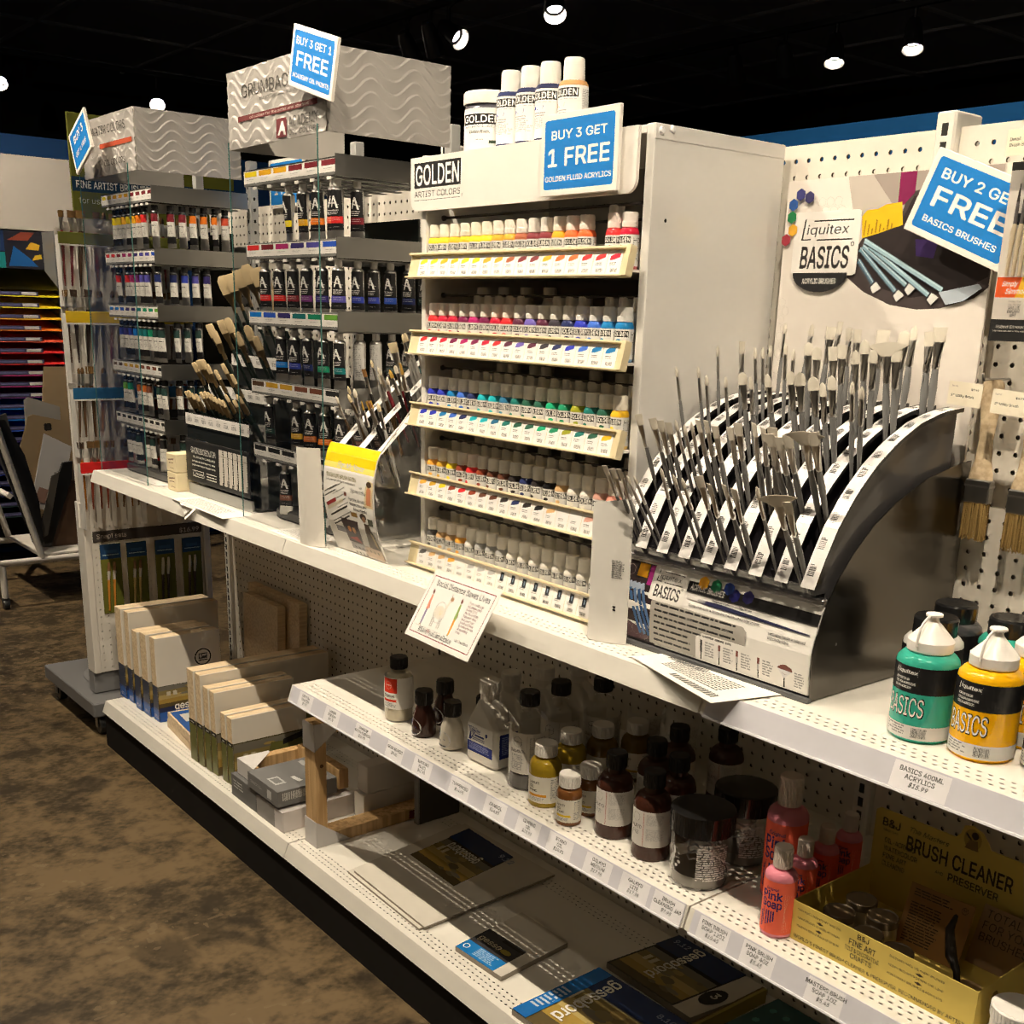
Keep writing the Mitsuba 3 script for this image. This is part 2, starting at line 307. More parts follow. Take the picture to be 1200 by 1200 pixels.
# ================================================================ shelving
def holes(m, x0, x1, ys, z, th, px, py, rx_, ry_, col, stagger=True, M=None, wall=None):
    """Rows of oval holes along x in a sheet z-th..z; returns the strip's (y0, y1)."""
    n = int((x1 - x0) / px); px = (x1 - x0) / n
    ang = np.arange(8) * np.pi / 4; hole = np.column_stack([rx_ * np.cos(ang), ry_ * np.sin(ang)])
    for r, y in enumerate(ys):
        vs, fs, ws, wf = [], [], [], []
        sh = px / 2 if stagger and r % 2 else 0.0
        for i in range(n):
            cx = x0 + (i + 0.5) * px; hx = hole[:, 0] + (px * 0.22 if sh else -px * 0.22 if stagger else 0)
            b = np.array([[px / 2, 0], [px / 2, py / 2], [0, py / 2], [-px / 2, py / 2], [-px / 2, 0], [-px / 2, -py / 2], [0, -py / 2], [px / 2, -py / 2]])
            q = np.vstack([b, np.column_stack([hx, hole[:, 1]])]) + [cx, y]; k = len(vs) * 16; vs.append(q)
            fs += [[k + j, k + (j + 1) % 8, k + 8 + (j + 1) % 8, k + 8 + j] for j in range(8)]
            ws.append(q[8:]); kw = (len(ws) - 1) * 8; wf += [[kw + j, kw + (j + 1) % 8] for j in range(8)]
        q = np.vstack(vs); fs = np.array(fs)
        m.add(np.column_stack([q, np.full(len(q), z)]), fs, col, M); m.add(np.column_stack([q, np.full(len(q), z - th)]), fs[:, ::-1], col, M)
        w = np.vstack(ws); wf = np.array(wf); nn = len(w)
        m.add(np.vstack([np.column_stack([w, np.full(nn, z)]), np.column_stack([w, np.full(nn, z - th)])]), np.column_stack([wf[:, 0], wf[:, 1], wf[:, 1] + nn, wf[:, 0] + nn]), col if wall is None else wall, M)
    return ys[0] - py / 2, ys[-1] + py / 2
def deck_mesh(depth, lip, out, y0=0.0):
    """A steel shelf, x 0..L, its top at z 0: perforated strips, a sloped front lip, side flanges."""
    m = Mesh(); th = 0.0012; x0, x1 = 0.002, L - 0.002
    a0, a1 = holes(m, x0, x1, [0.0175, 0.0305, 0.0435], 0, th, 0.0142, 0.013, 0.0036, 0.0021, STEEL)
    b0, b1 = holes(m, x0, x1, [depth - 0.075, depth - 0.062, depth - 0.049], 0, th, 0.0142, 0.013, 0.0036, 0.0021, STEEL)
    for p, q in ((0.0, a0), (a1, b0), (b1, depth)): box(m, (x0, p, -th), (x1, q, 0), STEEL)
    for xa, xb in ((x0, x0 + th), (x1 - th, x1)): box(m, (xa, 0.004, -0.028), (xb, depth, -th), STEEL)
    box(m, (x0, depth - th, -0.028), (x1, depth, -th), STEEL)
    prof = [(0.0, 0.0), (-out, -lip), (-out + 0.012, -lip - 0.003), (-out + 0.012, -lip - 0.0015), (-out + 0.0016, -lip + 0.001), (0.0014, -th)]   # the folded lip
    for i in range(len(prof)):
        (ya, za), (yb, zb) = prof[i], prof[(i + 1) % len(prof)]
        quad(m, (x0, ya, za), (x0, yb, zb), (x1, yb, zb), (x1, ya, za), STEEL)
    for x, s in ((x0, 1), (x1, -1)):
        p = [(x, y, z) for y, z in prof][::s]; m.add(p, [[0, i, i + 1] for i in range(1, len(p) - 1)], STEEL)
    return m
upper = deck_mesh(0.437, 0.034, 0.012).ply('satin', True); base = deck_mesh(0.450, 0.036, 0.014).ply('satin', True)
S_MAIN, S_MID, S_BASE = [], [], []
for i, w in enumerate(['far section, under the tube displays', 'middle section, under the white paint cabinet', 'near section, under the squeeze bottles']):
    t = thing('steel_shelf', f'upper cream steel shelf of the {w}', 'shelf'); part(t, 'deck', upper, M=tr((i - 1) * L, 0, ZM)); S_MAIN.append(t)
for i, w in ((1, 'carrying the solvent bottles'), (2, 'carrying the pink soap and the yellow box')):
    t = thing('steel_shelf', f'lower cream steel shelf {w}', 'shelf'); part(t, 'deck', upper, M=tr((i - 1) * L, 0.004, ZMID)); S_MID.append(t)
for i, w in enumerate(['carrying the upright wood panels', 'carrying the flat panels', 'at the near end']):
    t = thing('steel_shelf', f'cream steel base shelf {w}', 'shelf'); part(t, 'deck', base, M=tr((i - 1) * L, -0.018, ZB)); S_BASE.append(t)
# pegboards, uprights, dark kick base and the gondola's back
def pegboard():
    m = Mesh(); x0, x1, z0, z1 = 0.018, L - 0.018, 0.12, 1.69; p = 0.0254; nr = int((z1 - z0 - 0.02) / p); zs = z1 - 0.012 - np.arange(nr)[::-1] * p - p / 2
    n = int((x1 - x0 - 0.02) / p); e = (x1 - x0 - n * p) / 2; M = mat((1, 0, 0), (0, 0, 1), (0, -1, 0), (0, 0, 0))   # local y -> z, local z -> -y
    holes(m, x0 + e, x1 - e, list(zs), 0.0, 0.004, p, p, 0.0037, 0.0037, PEG, False, M, (0.05, 0.035, 0.02))
    a, b = zs[0] - p / 2, zs[-1] + p / 2
    for lo, hi in (((x0, a), (x0 + e, b)), ((x1 - e, a), (x1, b)), ((x0, z0), (x1, a)), ((x0, b), (x1, z1))): box(m, (lo[0], 0, lo[1]), (hi[0], 0.004, hi[1]), PEG)
    return m
PEG = (0.68, 0.64, 0.57)
peg = pegboard().ply('satin', True)
for i, w in enumerate(['far section behind the tube displays', 'middle section behind the white paint cabinet', 'near section behind the hanging brushes']):
    solo('pegboard_panel', f'cream perforated hardboard back panel of the {w}', 'pegboard', peg, M=tr((i - 1) * L, 0.4415, 0))
def upright(x, top, label):
    t = thing('shelf_upright', label, 'shelf post')
    m = Mesh(); box(m, (x - 0.016, 0.4275, 0.02), (x + 0.016, 0.4995, top), STEEL, 0.003); part(t, 'post', m)
    m = Mesh()
    for z in np.arange(0.18, top - 0.02, 0.0254): box(m, (x - 0.005, 0.4272, z), (x + 0.005, 0.4285, z + 0.017), (0.03, 0.03, 0.028))
    part(t, 'slots', m, 'matte', label='dark slots down the post front', stuff=True)
upright(-L, 1.72, 'far slotted cream shelf post at the free end of the shelving'); upright(0, 1.775, 'slotted cream shelf post between the far tube displays and the white cabinet')
upright(L, 1.712, 'slotted cream shelf post beside the hanging value brush sets'); upright(2 * L, 1.70, 'nearest slotted cream shelf post, past the squeeze bottles')
m = Mesh(); box(m, (-L - 0.012, 0.503, 0.0), (2 * L, 0.52, 1.66), (0.60, 0.56, 0.50)); solo('gondola_backing', 'backing sheet behind the holes of the pegboard', 'back panel', m, 'matte')
m = Mesh(); box(m, (-L, -0.024, 0.0), (2 * L, 0.44, 0.114), (0.010, 0.009, 0.008)); solo('kick_base', 'black recessed kick base under the shelving', 'kick base', m, 'matte')
# price holders clipped on the lips, with their tags
def holder(t, x0, x1, z, y=0.0, lip=0.034, out=0.012, col=(0.62, 0.62, 0.68)):
    s = nrm((0, out, lip)); n = nrm(np.cross((1, 0, 0), s)); o = np.array([0, y - out, z - lip])
    M = mat((1, 0, 0), s, n, o); m = Mesh(); hgt = math.hypot(out, lip)
    box(m, (x0, -0.002, 0.0004), (x1, hgt + 0.001, 0.0022), col, 0.0004, M); box(m, (x0, -0.003, 0.0004), (x1, 0.0005, 0.0042), (0.72, 0.72, 0.76), 0.0004, M); part(t, 'price_holder', m, 'gloss', label='clear lilac-white price holder strip'); return M, hgt
def tags(t, M, hgt, specs, wid=0.062):
    for x, rows in specs:
        p = Print(wid, hgt - 0.003, (0.80, 0.79, 0.82)); p.layer(); k = len(rows); h = min(0.0062, (hgt - 0.010) / k * 0.66); dy = h * 1.45
        y = (hgt - 0.003) / 2 + dy * k / 2 - h * 1.1
        for r, s in enumerate(rows): p.text(s, wid / 2, y - r * dy, h * (1.0 if r < k - 1 else 0.95), (0.02, 0.02, 0.02), align='c', bold=True, shear=0.25 if r == k - 1 else 0)
        mm = Mesh(); o = M[:3, :3] @ np.array([x - wid / 2, 0.0015, 0.0024]) + M[:3, 3]; p.put(mm, o, M[:3, 0], M[:3, 1]); part(t, 'price_tag', mm, 'paper')
M, h = holder(S_MAIN[2], L + 0.01, 2 * L - 0.01, ZM); tags(S_MAIN[2], M, h, [(1.607, ['BASICS 400ML', 'ACRYLICS', '$15.99'])], 0.075)
M, h = holder(S_MID[0], 0.008, L - 0.006, ZMID, 0.004)
tags(S_MID[0], M, h, [(0.08, ['CRYSTAL', 'VARNISH', '$9.95']), (0.20, ['DAMAR', 'VARNISH', '$8.25']), (0.33, ['DAMMAR', 'SATIN VARNISH', '$11.95']), (0.455, ['GUM ARABIC', '$9.95']), (0.555, ['MASKING', 'FLUID', '$12.95']), (0.68, ['TURPENOID', '$14.95']),
    (0.79, ['GAMSOL', '$14.95']), (0.885, ['LINSEED', 'OIL', '$10.95']), (0.97, ['STAND', 'OIL', '$10.95']), (1.065, ['GALKYD', 'MEDIUM', '$17.95']), (1.15, ['GALKYD', 'LITE', '$17.95']), (1.222, ['BRUSH', 'CLEANING JAR', '$9.95'])])
M, h = holder(S_MID[1], L + 0.012, 2 * L - 0.01, ZMID, 0.004)
tags(S_MID[1], M, h, [(1.315, ['PINK BRUSH', 'SOAP 12OZ', '$10.45']), (1.398, ['PINK BRUSH', 'SOAP 4OZ', '$5.45']), (1.512, ['MASTERS BRUSH', 'SOAP 1OZ', '$5.45'])], 0.058)
# ================================================================ the white paint cabinet
R = random.Random(7)
GX0, GX1, GY0, GY1, GT = 0.377, 0.975, 0.120, 0.425, 1.690
CREAM = (0.72, 0.62, 0.40)
ORD = ['first', 'second', 'third', 'fourth', 'fifth', 'sixth', 'seventh', 'eighth', 'ninth', 'tenth', 'eleventh', 'twelfth', 'thirteenth', 'fourteenth', 'fifteenth', 'sixteenth', 'seventeenth']
cab = thing('paint_cabinet', 'tall white metal display cabinet with five tiers of small paint bottles', 'display cabinet')
CW = (0.70, 0.68, 0.65)
m = Mesh(); box(m, (GX1 - 0.018, GY0, ZM), (GX1, GY1, GT), CW, 0.0015); box(m, (GX1 - 0.001, GY0 + 0.001, GT - 0.022), (GX1 + 0.0012, GY1 - 0.002, GT - 0.0005), CW, 0.0005); part(cab, 'side_panel', m, 'gloss')
m = Mesh()
for y, z in ((GY0 + 0.012, GT - 0.010), (GY0 + 0.035, GT - 0.006)): lathe(m, [(0.0, 0.004), (0.004, 0.0035), (0.006, 0.0)][::-1], (0.85, 0.85, 0.85), 12, mat((0, 1, 0), (0, 0, 1), (1, 0, 0), (GX1 + 0.0013, y, z)))
part(cab, 'bumper', m, 'gloss', label='clear round rubber bumpers at the top corner', stuff=True)
m = Mesh(); lathe(m, [(0.003, 0.0), (0.0, 0.0006)], BLACK, 10, mat((0, 1, 0), (0, 0, 1), (1, 0, 0), (GX1 + 0.0001, 0.153, 1.555))); part(cab, 'bolt_hole', m, 'matte')
m = Mesh(); box(m, (GX0, GY0 - 0.01, ZM), (GX0 + 0.014, GY1, GT), CW, 0.0015); part(cab, 'side_panel', m, 'satin')
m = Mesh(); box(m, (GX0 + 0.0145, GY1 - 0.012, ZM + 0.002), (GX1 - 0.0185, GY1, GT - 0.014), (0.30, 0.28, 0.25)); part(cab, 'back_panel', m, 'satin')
m = Mesh(); box(m, (GX0 + 0.0145, GY0 + 0.002, GT - 0.013), (GX1 - 0.0185, GY1, GT - 0.001), CW, 0.001); part(cab, 'top_panel', m, 'satin')
def rounded(w, h, r, corners='1111', n=6):
    pts = []
    for (cx, cy, a0), on in zip(((w - r, r, -90), (w - r, h - r, 0), (r, h - r, 90), (r, r, 180)), corners):   # br, tr, tl, bl
        if on == '1': pts += [(cx + r * math.cos(math.radians(a0 + 90 * i / n)), cy + r * math.sin(math.radians(a0 + 90 * i / n))) for i in range(n + 1)]
        else: pts.append((cx + (r if cx > w / 2 else -r), cy + (r if cy > h / 2 else -r)))
    return pts
FRONT = lambda x, y, z: mat((1, 0, 0), (0, 0, 1), (0, -1, 0), (x, y, z))       # local x right, y up, z towards the aisle
hx0, hx1, hz0, hz1, hy = 0.352, 0.958, 1.592, 1.686, 0.108
m = Mesh(); prism(m, rounded(hx1 - hx0, hz1 - hz0, 0.020, '1001'), 0, 0.006, (0.80, 0.77, 0.72), FRONT(hx0, hy, hz0)); hd = part(cab, 'header', m, 'satin')
p = Print(hx1 - hx0, hz1 - hz0); p.rect(0.012, 0.040, 0.160, 0.084, BLACK).layer().text('GOLDEN', 0.086, 0.0455, 0.033, (0.86, 0.85, 0.83), width=0.138, align='c')
p.text('ARTIST COLORS', 0.086, 0.024, 0.0105, BLACK, width=0.146, align='c', bold=False).rect(0.012, 0.0185, 0.158, 0.0193, BLACK).ring(0.165, 0.022, 0.0014, 0.0021, BLACK)
m = Mesh(); p.put(m, (hx0, hy - 0.006, hz0), (1, 0, 0), (0, 0, 1)); part(hd, 'lettering', m, 'paper', label='black block lettering and lines on the white header')
TIERS = [1.4785, 1.338, 1.201, 1.063, 0.921]
STEP = 0.0155
BX = np.linspace(0.4085, 0.930, 17); PIT = BX[1] - BX[0]
SW = dict(y=(0.86, 0.66, 0.03), g=(0.82, 0.50, 0.03), o=(0.62, 0.36, 0.04), br=(0.40, 0.12, 0.06), ob=(0.72, 0.24, 0.05), mr=(0.22, 0.04, 0.05), og=(0.86, 0.40, 0.03), ro=(0.82, 0.16, 0.05), rd=(0.72, 0.035, 0.04), cr=(0.55, 0.02, 0.05),
    ry=(0.70, 0.14, 0.14), mg=(0.42, 0.02, 0.14), pl=(0.20, 0.02, 0.08), vi=(0.16, 0.12, 0.46), pd=(0.11, 0.03, 0.06), gv=(0.05, 0.045, 0.06), nv=(0.03, 0.04, 0.13), ul=(0.035, 0.05, 0.48), bl=(0.06, 0.16, 0.62), ce=(0.02, 0.20, 0.48), te=(0.03, 0.15, 0.28),
    tq=(0.02, 0.42, 0.50), gt=(0.02, 0.18, 0.16), dg=(0.03, 0.12, 0.08), gr=(0.02, 0.26, 0.13), bg=(0.02, 0.40, 0.20), ol=(0.33, 0.34, 0.03), oc=(0.60, 0.33, 0.05), rb=(0.30, 0.06, 0.03), bw=(0.13, 0.05, 0.03), dk=(0.035, 0.03, 0.03), bk=(0.012, 0.012, 0.013),
    wh=(0.78, 0.75, 0.69), pk=(0.66, 0.36, 0.29), sa=(0.78, 0.34, 0.26), tn=(0.66, 0.42, 0.20), or_=(0.86, 0.42, 0.07), si=(0.42, 0.42, 0.42), dgy=(0.10, 0.10, 0.10))
WORD = dict(y='yellow', g='golden yellow', o='ochre', br='red-brown', ob='orange-brown', mr='maroon', og='orange-gold', ro='red-orange', rd='red', cr='crimson', ry='rose', mg='magenta', pl='plum', vi='violet', pd='dark plum', gv='grey-violet', nv='navy', ul='ultramarine', bl='bright blue',
    ce='cerulean', te='dark teal', tq='turquoise', gt='teal green', dg='dark green', gr='green', bg='bright green', ol='olive yellow', oc='ochre', rb='brick brown', bw='brown', dk='near-black', bk='black', wh='white', pk='pale pink', sa='salmon', tn='tan', or_='orange', si='silver', dgy='charcoal')
ROWS = [['y', 'y', 'g', 'g', 'y', 'y', 'o', 'o', 'br', 'mr', 'mr', 'og', 'ro', 'ro', None, 'rd', 'cr'], ['rd', 'cr', 'cr', 'pl', 'mg', 'pl', 'cr', 'rd', 'pd', 'vi', 'pd', 'gv', 'nv', 'ul', 'bl', 'ce', 'ce'],
    ['ul', 'ul', 'ce', 'bl', 'nv', 'tq', 'tq', 'te', 'gt', 'dg', 'dg', 'bg', 'gr', 'ol', 'gt', 'dg', 'g'], ['or_', 'o', 'y', 'rb', 'rd', 'rb', 'bw', 'bw', 'dk', 'nv', 'dk', 'bk', 'tn', 'wh', 'wh', 'pk', 'sa'],
    ['dgy', 'tn', 'tn', 'or_', 'wh', 'si', 'si', 'si', 'wh', 'wh', 'wh', 'wh', 'wh', 'wh', 'wh', 'wh', 'wh']]
def mixc(a, b, t): return tuple(np.asarray(a) * (1 - t) + np.asarray(b) * t)
@functools.lru_cache(None)
def paint_bottle(key):
    c = SW[key]; body = mixc(c, (0.5, 0.5, 0.48), 0.25)
    b = Mesh(); lathe(b, [(0.0, 0.0), (0.0135, 0.0), (0.0152, 0.002), (0.0152, 0.052), (0.0150, 0.055), (0.0128, 0.0605), (0.0112, 0.0615)], c, 20, split=40, cols=[body] * 3 + [c] * 3)
    cp = Mesh(); w = mixc((0.80, 0.77, 0.71), c, 0.10 if key != 'wh' else 0.0); lathe(cp, [(0.0112, 0.0615), (0.0126, 0.0625), (0.0128, 0.0700), (0.0122, 0.0708), (0.0124, 0.0825), (0.0113, 0.0845), (0.0, 0.0847)], w, 20)
    p = Print(0.088, 0.046, (0.66, 0.655, 0.64), seg=22); p.layer().rect(0.030, 0.034, 0.060, 0.0435, BLACK, 6).layer().text('GOLDEN', 0.045, 0.0358, 0.0064, (0.80, 0.79, 0.76), width=0.0275, align='c')
    p.disc(0.043, 0.0285, 0.0048, 0.0027, c, 10).rect(0.035, 0.0228, 0.052, 0.0236, (0.1, 0.1, 0.1), 3).rect(0.035, 0.020, 0.049, 0.0206, (0.1, 0.1, 0.1), 3)
    rr = random.Random(3); p.lines(0.005, 0.0415, 0.025, 0.006, 12, (0.12, 0.12, 0.12), rr).lines(0.064, 0.0415, 0.084, 0.006, 12, (0.12, 0.12, 0.12), rr)
    l = Mesh(); p.wrap(l, 0.0153, 0.005)
    return b.ply('gloss'), cp.ply('satin'), l.ply('paper')
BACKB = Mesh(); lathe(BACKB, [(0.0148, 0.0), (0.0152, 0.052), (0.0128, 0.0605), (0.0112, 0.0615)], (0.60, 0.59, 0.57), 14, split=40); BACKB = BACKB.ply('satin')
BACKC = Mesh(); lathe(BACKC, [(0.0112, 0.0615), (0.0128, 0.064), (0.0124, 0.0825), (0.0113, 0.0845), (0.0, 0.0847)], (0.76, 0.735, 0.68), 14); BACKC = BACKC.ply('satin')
TN = ['top', 'second', 'third', 'fourth', 'lowest']
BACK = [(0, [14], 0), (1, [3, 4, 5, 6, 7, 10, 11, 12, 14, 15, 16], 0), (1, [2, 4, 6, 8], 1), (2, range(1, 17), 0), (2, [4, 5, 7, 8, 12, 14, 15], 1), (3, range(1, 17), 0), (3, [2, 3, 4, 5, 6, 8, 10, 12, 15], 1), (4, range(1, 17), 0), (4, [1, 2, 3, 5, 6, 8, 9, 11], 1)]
for t, z in enumerate(TIERS):
    m = Mesh()
    for j_ in range(4): box(m, (GX0 + 0.0145, 0.1062 + 0.0325 * j_, z), (GX1 - 0.0185, 0.1385 + 0.0325 * j_ if j_ < 3 else 0.412, z + 0.0040 + STEP * j_), (0.62, 0.60, 0.57)); sh = part(cab, 'tier_shelf', m, 'satin')
    # price rail in front of the bottles
    rx0, rx1 = 0.362, GX1 - 0.004
    m = Mesh(); s = 0.24; rh = 0.0465; n = nrm((0, -1, s)); v = nrm((0, s, 1)); o = np.array([rx0, 0.087, z - 0.008]); Mr = mat((1, 0, 0), v, n, o); w = rx1 - rx0
    box(m, (0, 0, -0.004), (w, 0.003, 0.007), CREAM, 0.0006, Mr); box(m, (0, rh - 0.004, -0.004), (w, rh, 0.006), CREAM, 0.0006, Mr); box(m, (0, 0.003, -0.004), (w, rh - 0.004, -0.001), CREAM, 0.0, Mr)
    box(m, (w - 0.010, 0.0, -0.004), (w, rh, 0.0105), CREAM, 0.0006, Mr); rail = part(cab, 'price_rail', m, 'gloss', label='cream plastic price rail with printed colour cards')
    p = Print(w, rh); p.layer(); keys = ROWS[t]
    for i, k in enumerate(keys):
        x = BX[i] - rx0; x0 = x - PIT / 2
        p.rect(x0 + 0.0005, 0.004, x0 + PIT - 0.0005, rh - 0.005, (0.80, 0.775, 0.76))
    p.layer()
    for i, k in enumerate(keys):
        x = BX[i] - rx0; c = SW[k or 'rd']
        if t == 4 and i > 7: p.rect(x - 0.005, rh - 0.024, x + 0.005, rh - 0.008, (0.02, 0.025, 0.035)).layer().rect(x - 0.001, rh - 0.020, x + 0.002, rh - 0.012, (0.18, 0.24, 0.32))
        elif k != 'wh': p.poly([(x - 0.0112, rh - 0.0205), (x - 0.0098, rh - 0.0140), (x - 0.003, rh - 0.0110), (x + 0.0112, rh - 0.0098), (x + 0.0106, rh - 0.0160), (x - 0.002, rh - 0.0198)], c)
        p.rect(x - 0.010, rh - 0.0250, x + 0.004, rh - 0.0238, (0.2, 0.2, 0.2)).rect(x - 0.010, rh - 0.0278, x + 0.001 + 0.005 * R.random(), rh - 0.0268, (0.25, 0.25, 0.25))
        p.bars(x - 0.006, 0.0075, x + 0.009, 0.0135, (0.08, 0.08, 0.08), R, 9)
    mm = Mesh(); p.put(mm, Mr[:3, 3] + n * -0.0009, (1, 0, 0), v); part(rail, 'colour_cards', mm, 'paper', label='white cards with a paint swatch and barcode per colour')
    # dark divider rods across the tier
    m = Mesh()
    for zz, yy in ((0.104, 0.150), (0.086, 0.205)): tube(m, [(GX0 + 0.015, yy, z + zz), (GX1 - 0.019, yy, z + zz)], 0.0026, (0.035, 0.03, 0.028), 6); tube(m, [(GX0 + 0.015, yy, z + zz), (GX0 + 0.020, yy, z + zz)], 0.005, (0.035, 0.03, 0.028), 8)
    part(cab, 'divider_rods', m, 'satin', label='dark thin rods across the tier', stuff=True)
    for i, k in enumerate(keys):
        if k is None: continue
        y = 0.1225; b, cp, l = paint_bottle(k)
        M = tr(BX[i], y, z + 0.0042) @ rz(math.radians(-74 + R.uniform(-26, 18)))
        q = thing('paint_bottle', f'{WORD[k]} white-capped paint bottle, {ORD[i]} from far end of {TN[t]} cabinet tier', 'paint bottle', f'front row of paint bottles on the {TN[t]} cabinet tier')
        part(q, 'body', b, M=M); part(q, 'cap', cp, M=M); part(q, 'printed_label', l, M=M)
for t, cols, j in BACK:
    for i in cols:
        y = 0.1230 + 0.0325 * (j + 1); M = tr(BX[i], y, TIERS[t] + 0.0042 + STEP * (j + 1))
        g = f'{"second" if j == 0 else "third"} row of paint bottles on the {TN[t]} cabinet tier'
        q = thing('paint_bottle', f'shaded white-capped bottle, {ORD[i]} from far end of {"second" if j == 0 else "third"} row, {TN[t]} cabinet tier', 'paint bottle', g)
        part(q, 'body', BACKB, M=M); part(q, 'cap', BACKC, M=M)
# jar and tall bottles standing on the cabinet
m = Mesh(); lathe(m, [(0, 0), (0.044, 0), (0.0465, 0.003), (0.0465, 0.080), (0.044, 0.085), (0.043, 0.088)], (0.10, 0.10, 0.12), 32, split=40, cols=[(0.1, 0.1, 0.12)] * 2 + [(0.70, 0.69, 0.67)] + [(0.1, 0.1, 0.12)] * 2)
q = thing('paint_jar', 'squat white paint jar with black lettering on top of the white cabinet', 'paint jar'); M = tr(0.449, 0.212, GT) @ rz(math.radians(-62)); part(q, 'body', m, 'gloss', M)
m = Mesh(); lathe(m, [(0.0475, 0.088), (0.0485, 0.090), (0.0485, 0.107), (0.046, 0.110), (0, 0.111)], (0.80, 0.77, 0.72), 32); part(q, 'lid', m, 'satin', M)
p = Print(0.28, 0.068, (0.74, 0.73, 0.71), seg=30); p.layer().rect(0.100, 0.044, 0.185, 0.062, BLACK, 12).layer().text('GOLDEN', 0.1425, 0.0475, 0.0118, (0.86, 0.85, 0.83), width=0.078, align='c')
p.text('ACRYLICS', 0.1425, 0.039, 0.0028, (0.3, 0.3, 0.3), width=0.08, align='c').text('Carbon Black', 0.14, 0.0295, 0.0048, (0.1, 0.1, 0.1), align='c').rect(0.160, 0.012, 0.178, 0.017, (0.03, 0.05, 0.03), 3).rect(0.133, 0.018, 0.149, 0.019, (0.3, 0.3, 0.3), 2)
m = Mesh(); p.wrap(m, 0.0467, 0.008); part(q, 'printed_label', m, 'paper', M)
def tall_bottle(x, c, top, word, y=0.2, ang=-74):
    q = thing('tall_paint_bottle', f'tall bottle of {word} on the white cabinet', 'paint bottle'); M = tr(x, y, GT) @ rz(math.radians(ang)); h = top - GT; r = 0.0255
    m = Mesh(); lathe(m, [(0, 0), (r - 0.002, 0), (r, 0.003), (r, h - 0.043), (r - 0.001, h - 0.040), (r - 0.0035, h - 0.036), (0.018, h - 0.0355)], c, 28, split=35); part(q, 'body', m, 'gloss', M)
    m = Mesh(); lathe(m, [(0.0182, h - 0.036), (0.0185, h - 0.035), (0.0178, h - 0.004), (0.016, h), (0, h + 0.0005)], mixc((0.80, 0.77, 0.72), c, 0.06), 28); part(q, 'cap', m, 'satin', M)
    p = Print(0.15, h - 0.058, (0.72, 0.71, 0.69), seg=24); H = h - 0.058; p.layer().rect(0.047, H - 0.018, 0.103, H - 0.004, BLACK, 9).layer().text('GOLDEN', 0.075, H - 0.0155, 0.0092, (0.86, 0.85, 0.83), width=0.052, align='c')
    sw = (0.02, 0.02, 0.26) if c[2] > c[0] else c
    p.rect(0.050, H - 0.0215, 0.10, H - 0.0207, (0.4, 0.4, 0.4), 5).poly([(0.055, H - 0.033), (0.057, H - 0.0275), (0.066, H - 0.0262), (0.079, H - 0.0268), (0.078, H - 0.032), (0.066, H - 0.0335)], sw).rect(0.055, H - 0.039, 0.083, H - 0.0375, (0.3, 0.3, 0.3), 4).rect(0.058, H - 0.043, 0.082, H - 0.0415, (0.3, 0.3, 0.3), 4)
    p.lines(0.052, 0.033, 0.095, 0.014, 7, (0.35, 0.35, 0.35), random.Random(5)).lines(0.110, H - 0.006, 0.143, 0.006, 24, (0.3, 0.3, 0.3), random.Random(6)); m = Mesh(); p.wrap(m, r + 0.0001, 0.014); part(q, 'printed_label', m, 'paper', M)
NB = (0.035, 0.045, 0.12)
tall_bottle(0.5275, NB, 1.826, 'dark blue paint beside the squat jar'); tall_bottle(0.583, (0.03, 0.035, 0.09), 1.826, 'dark blue paint, second from the squat jar,'); tall_bottle(0.636, (0.03, 0.035, 0.085), 1.826, 'dark blue paint, third from the squat jar,'); tall_bottle(0.697, (0.55, 0.30, 0.13), 1.824, 'tan orange paint', 0.2, -84)

# ================================================================ blue offer signs
def offer(o, u, v, w, h, rows, label, name='offer_sign'):
    u, v = nrm(u), nrm(v); n = np.cross(u, v); M = mat(u, v, n, o); t = thing(name, label, 'sign')
    m = Mesh(); box(m, (0, 0, -0.007), (w, h, 0), (0.80, 0.77, 0.72), 0.0004, M); part(t, 'board', m, 'paper')
    b = 0.009; p = Print(w, h); p.poly([(b + x, b + y) for x, y in rounded(w - 2 * b, h - 2 * b, 0.005)], BLUE); p.layer()
    for s, x, y, hh, wd in rows: p.text(s, w * x, h * y, h * hh, (0.84, 0.83, 0.81), width=w * wd, align='c')
    m = Mesh(); p.put(m, o, u, v); part(t, 'printed_face', m, 'paper', label='blue printed face with white lettering'); return t
B3 = lambda last: [('BUY 3 GET', 0.5, 0.685, 0.105, 0.72), ('1 FREE', 0.5, 0.36, 0.21, 0.80), (last, 0.5, 0.175, 0.062, 0.86)]
offer((0.751, 0.088, 1.596), (1, 0, 0), (0, 0, 1), 0.180, 0.121, B3('GOLDEN FLUID ACRYLICS'), 'blue and white offer sign fixed to the header of the white cabinet')
m = Mesh(); box(m, (0.80, 0.0952, 1.64), (0.88, 0.1019, 1.67), (0.7, 0.68, 0.64)); solo('sign_bracket', 'small white bracket holding the offer sign to the cabinet header', 'bracket', m)
E2 = [('BUY 2 GET', 0.5, 0.70, 0.115, 0.74), ('FREE', 0.51, 0.375, 0.225, 0.74), ('BASICS BRUSHES', 0.5, 0.18, 0.070, 0.74)]
uu = nrm((0.151, 0, -0.061)); vv = nrm((0.061, 0, 0.151))
offer((1.243, 0.378, 1.549), uu, vv, 0.1740, 0.116, E2, 'tilted blue and white offer sign on the brush display card')
uu = nrm((0.185, 0, -0.055)); vv = nrm((0.040, 0, 0.135))
offer((0.011, 0.030, 1.845), uu, vv, 0.178, 0.112, [('BUY 3 GET 1', 0.5, 0.70, 0.12, 0.80), ('FREE', 0.5, 0.36, 0.23, 0.72), ('ACADEMY OIL PAINTS', 0.5, 0.165, 0.070, 0.84)], 'tilted blue and white offer sign at the corner of the nearer waved header')
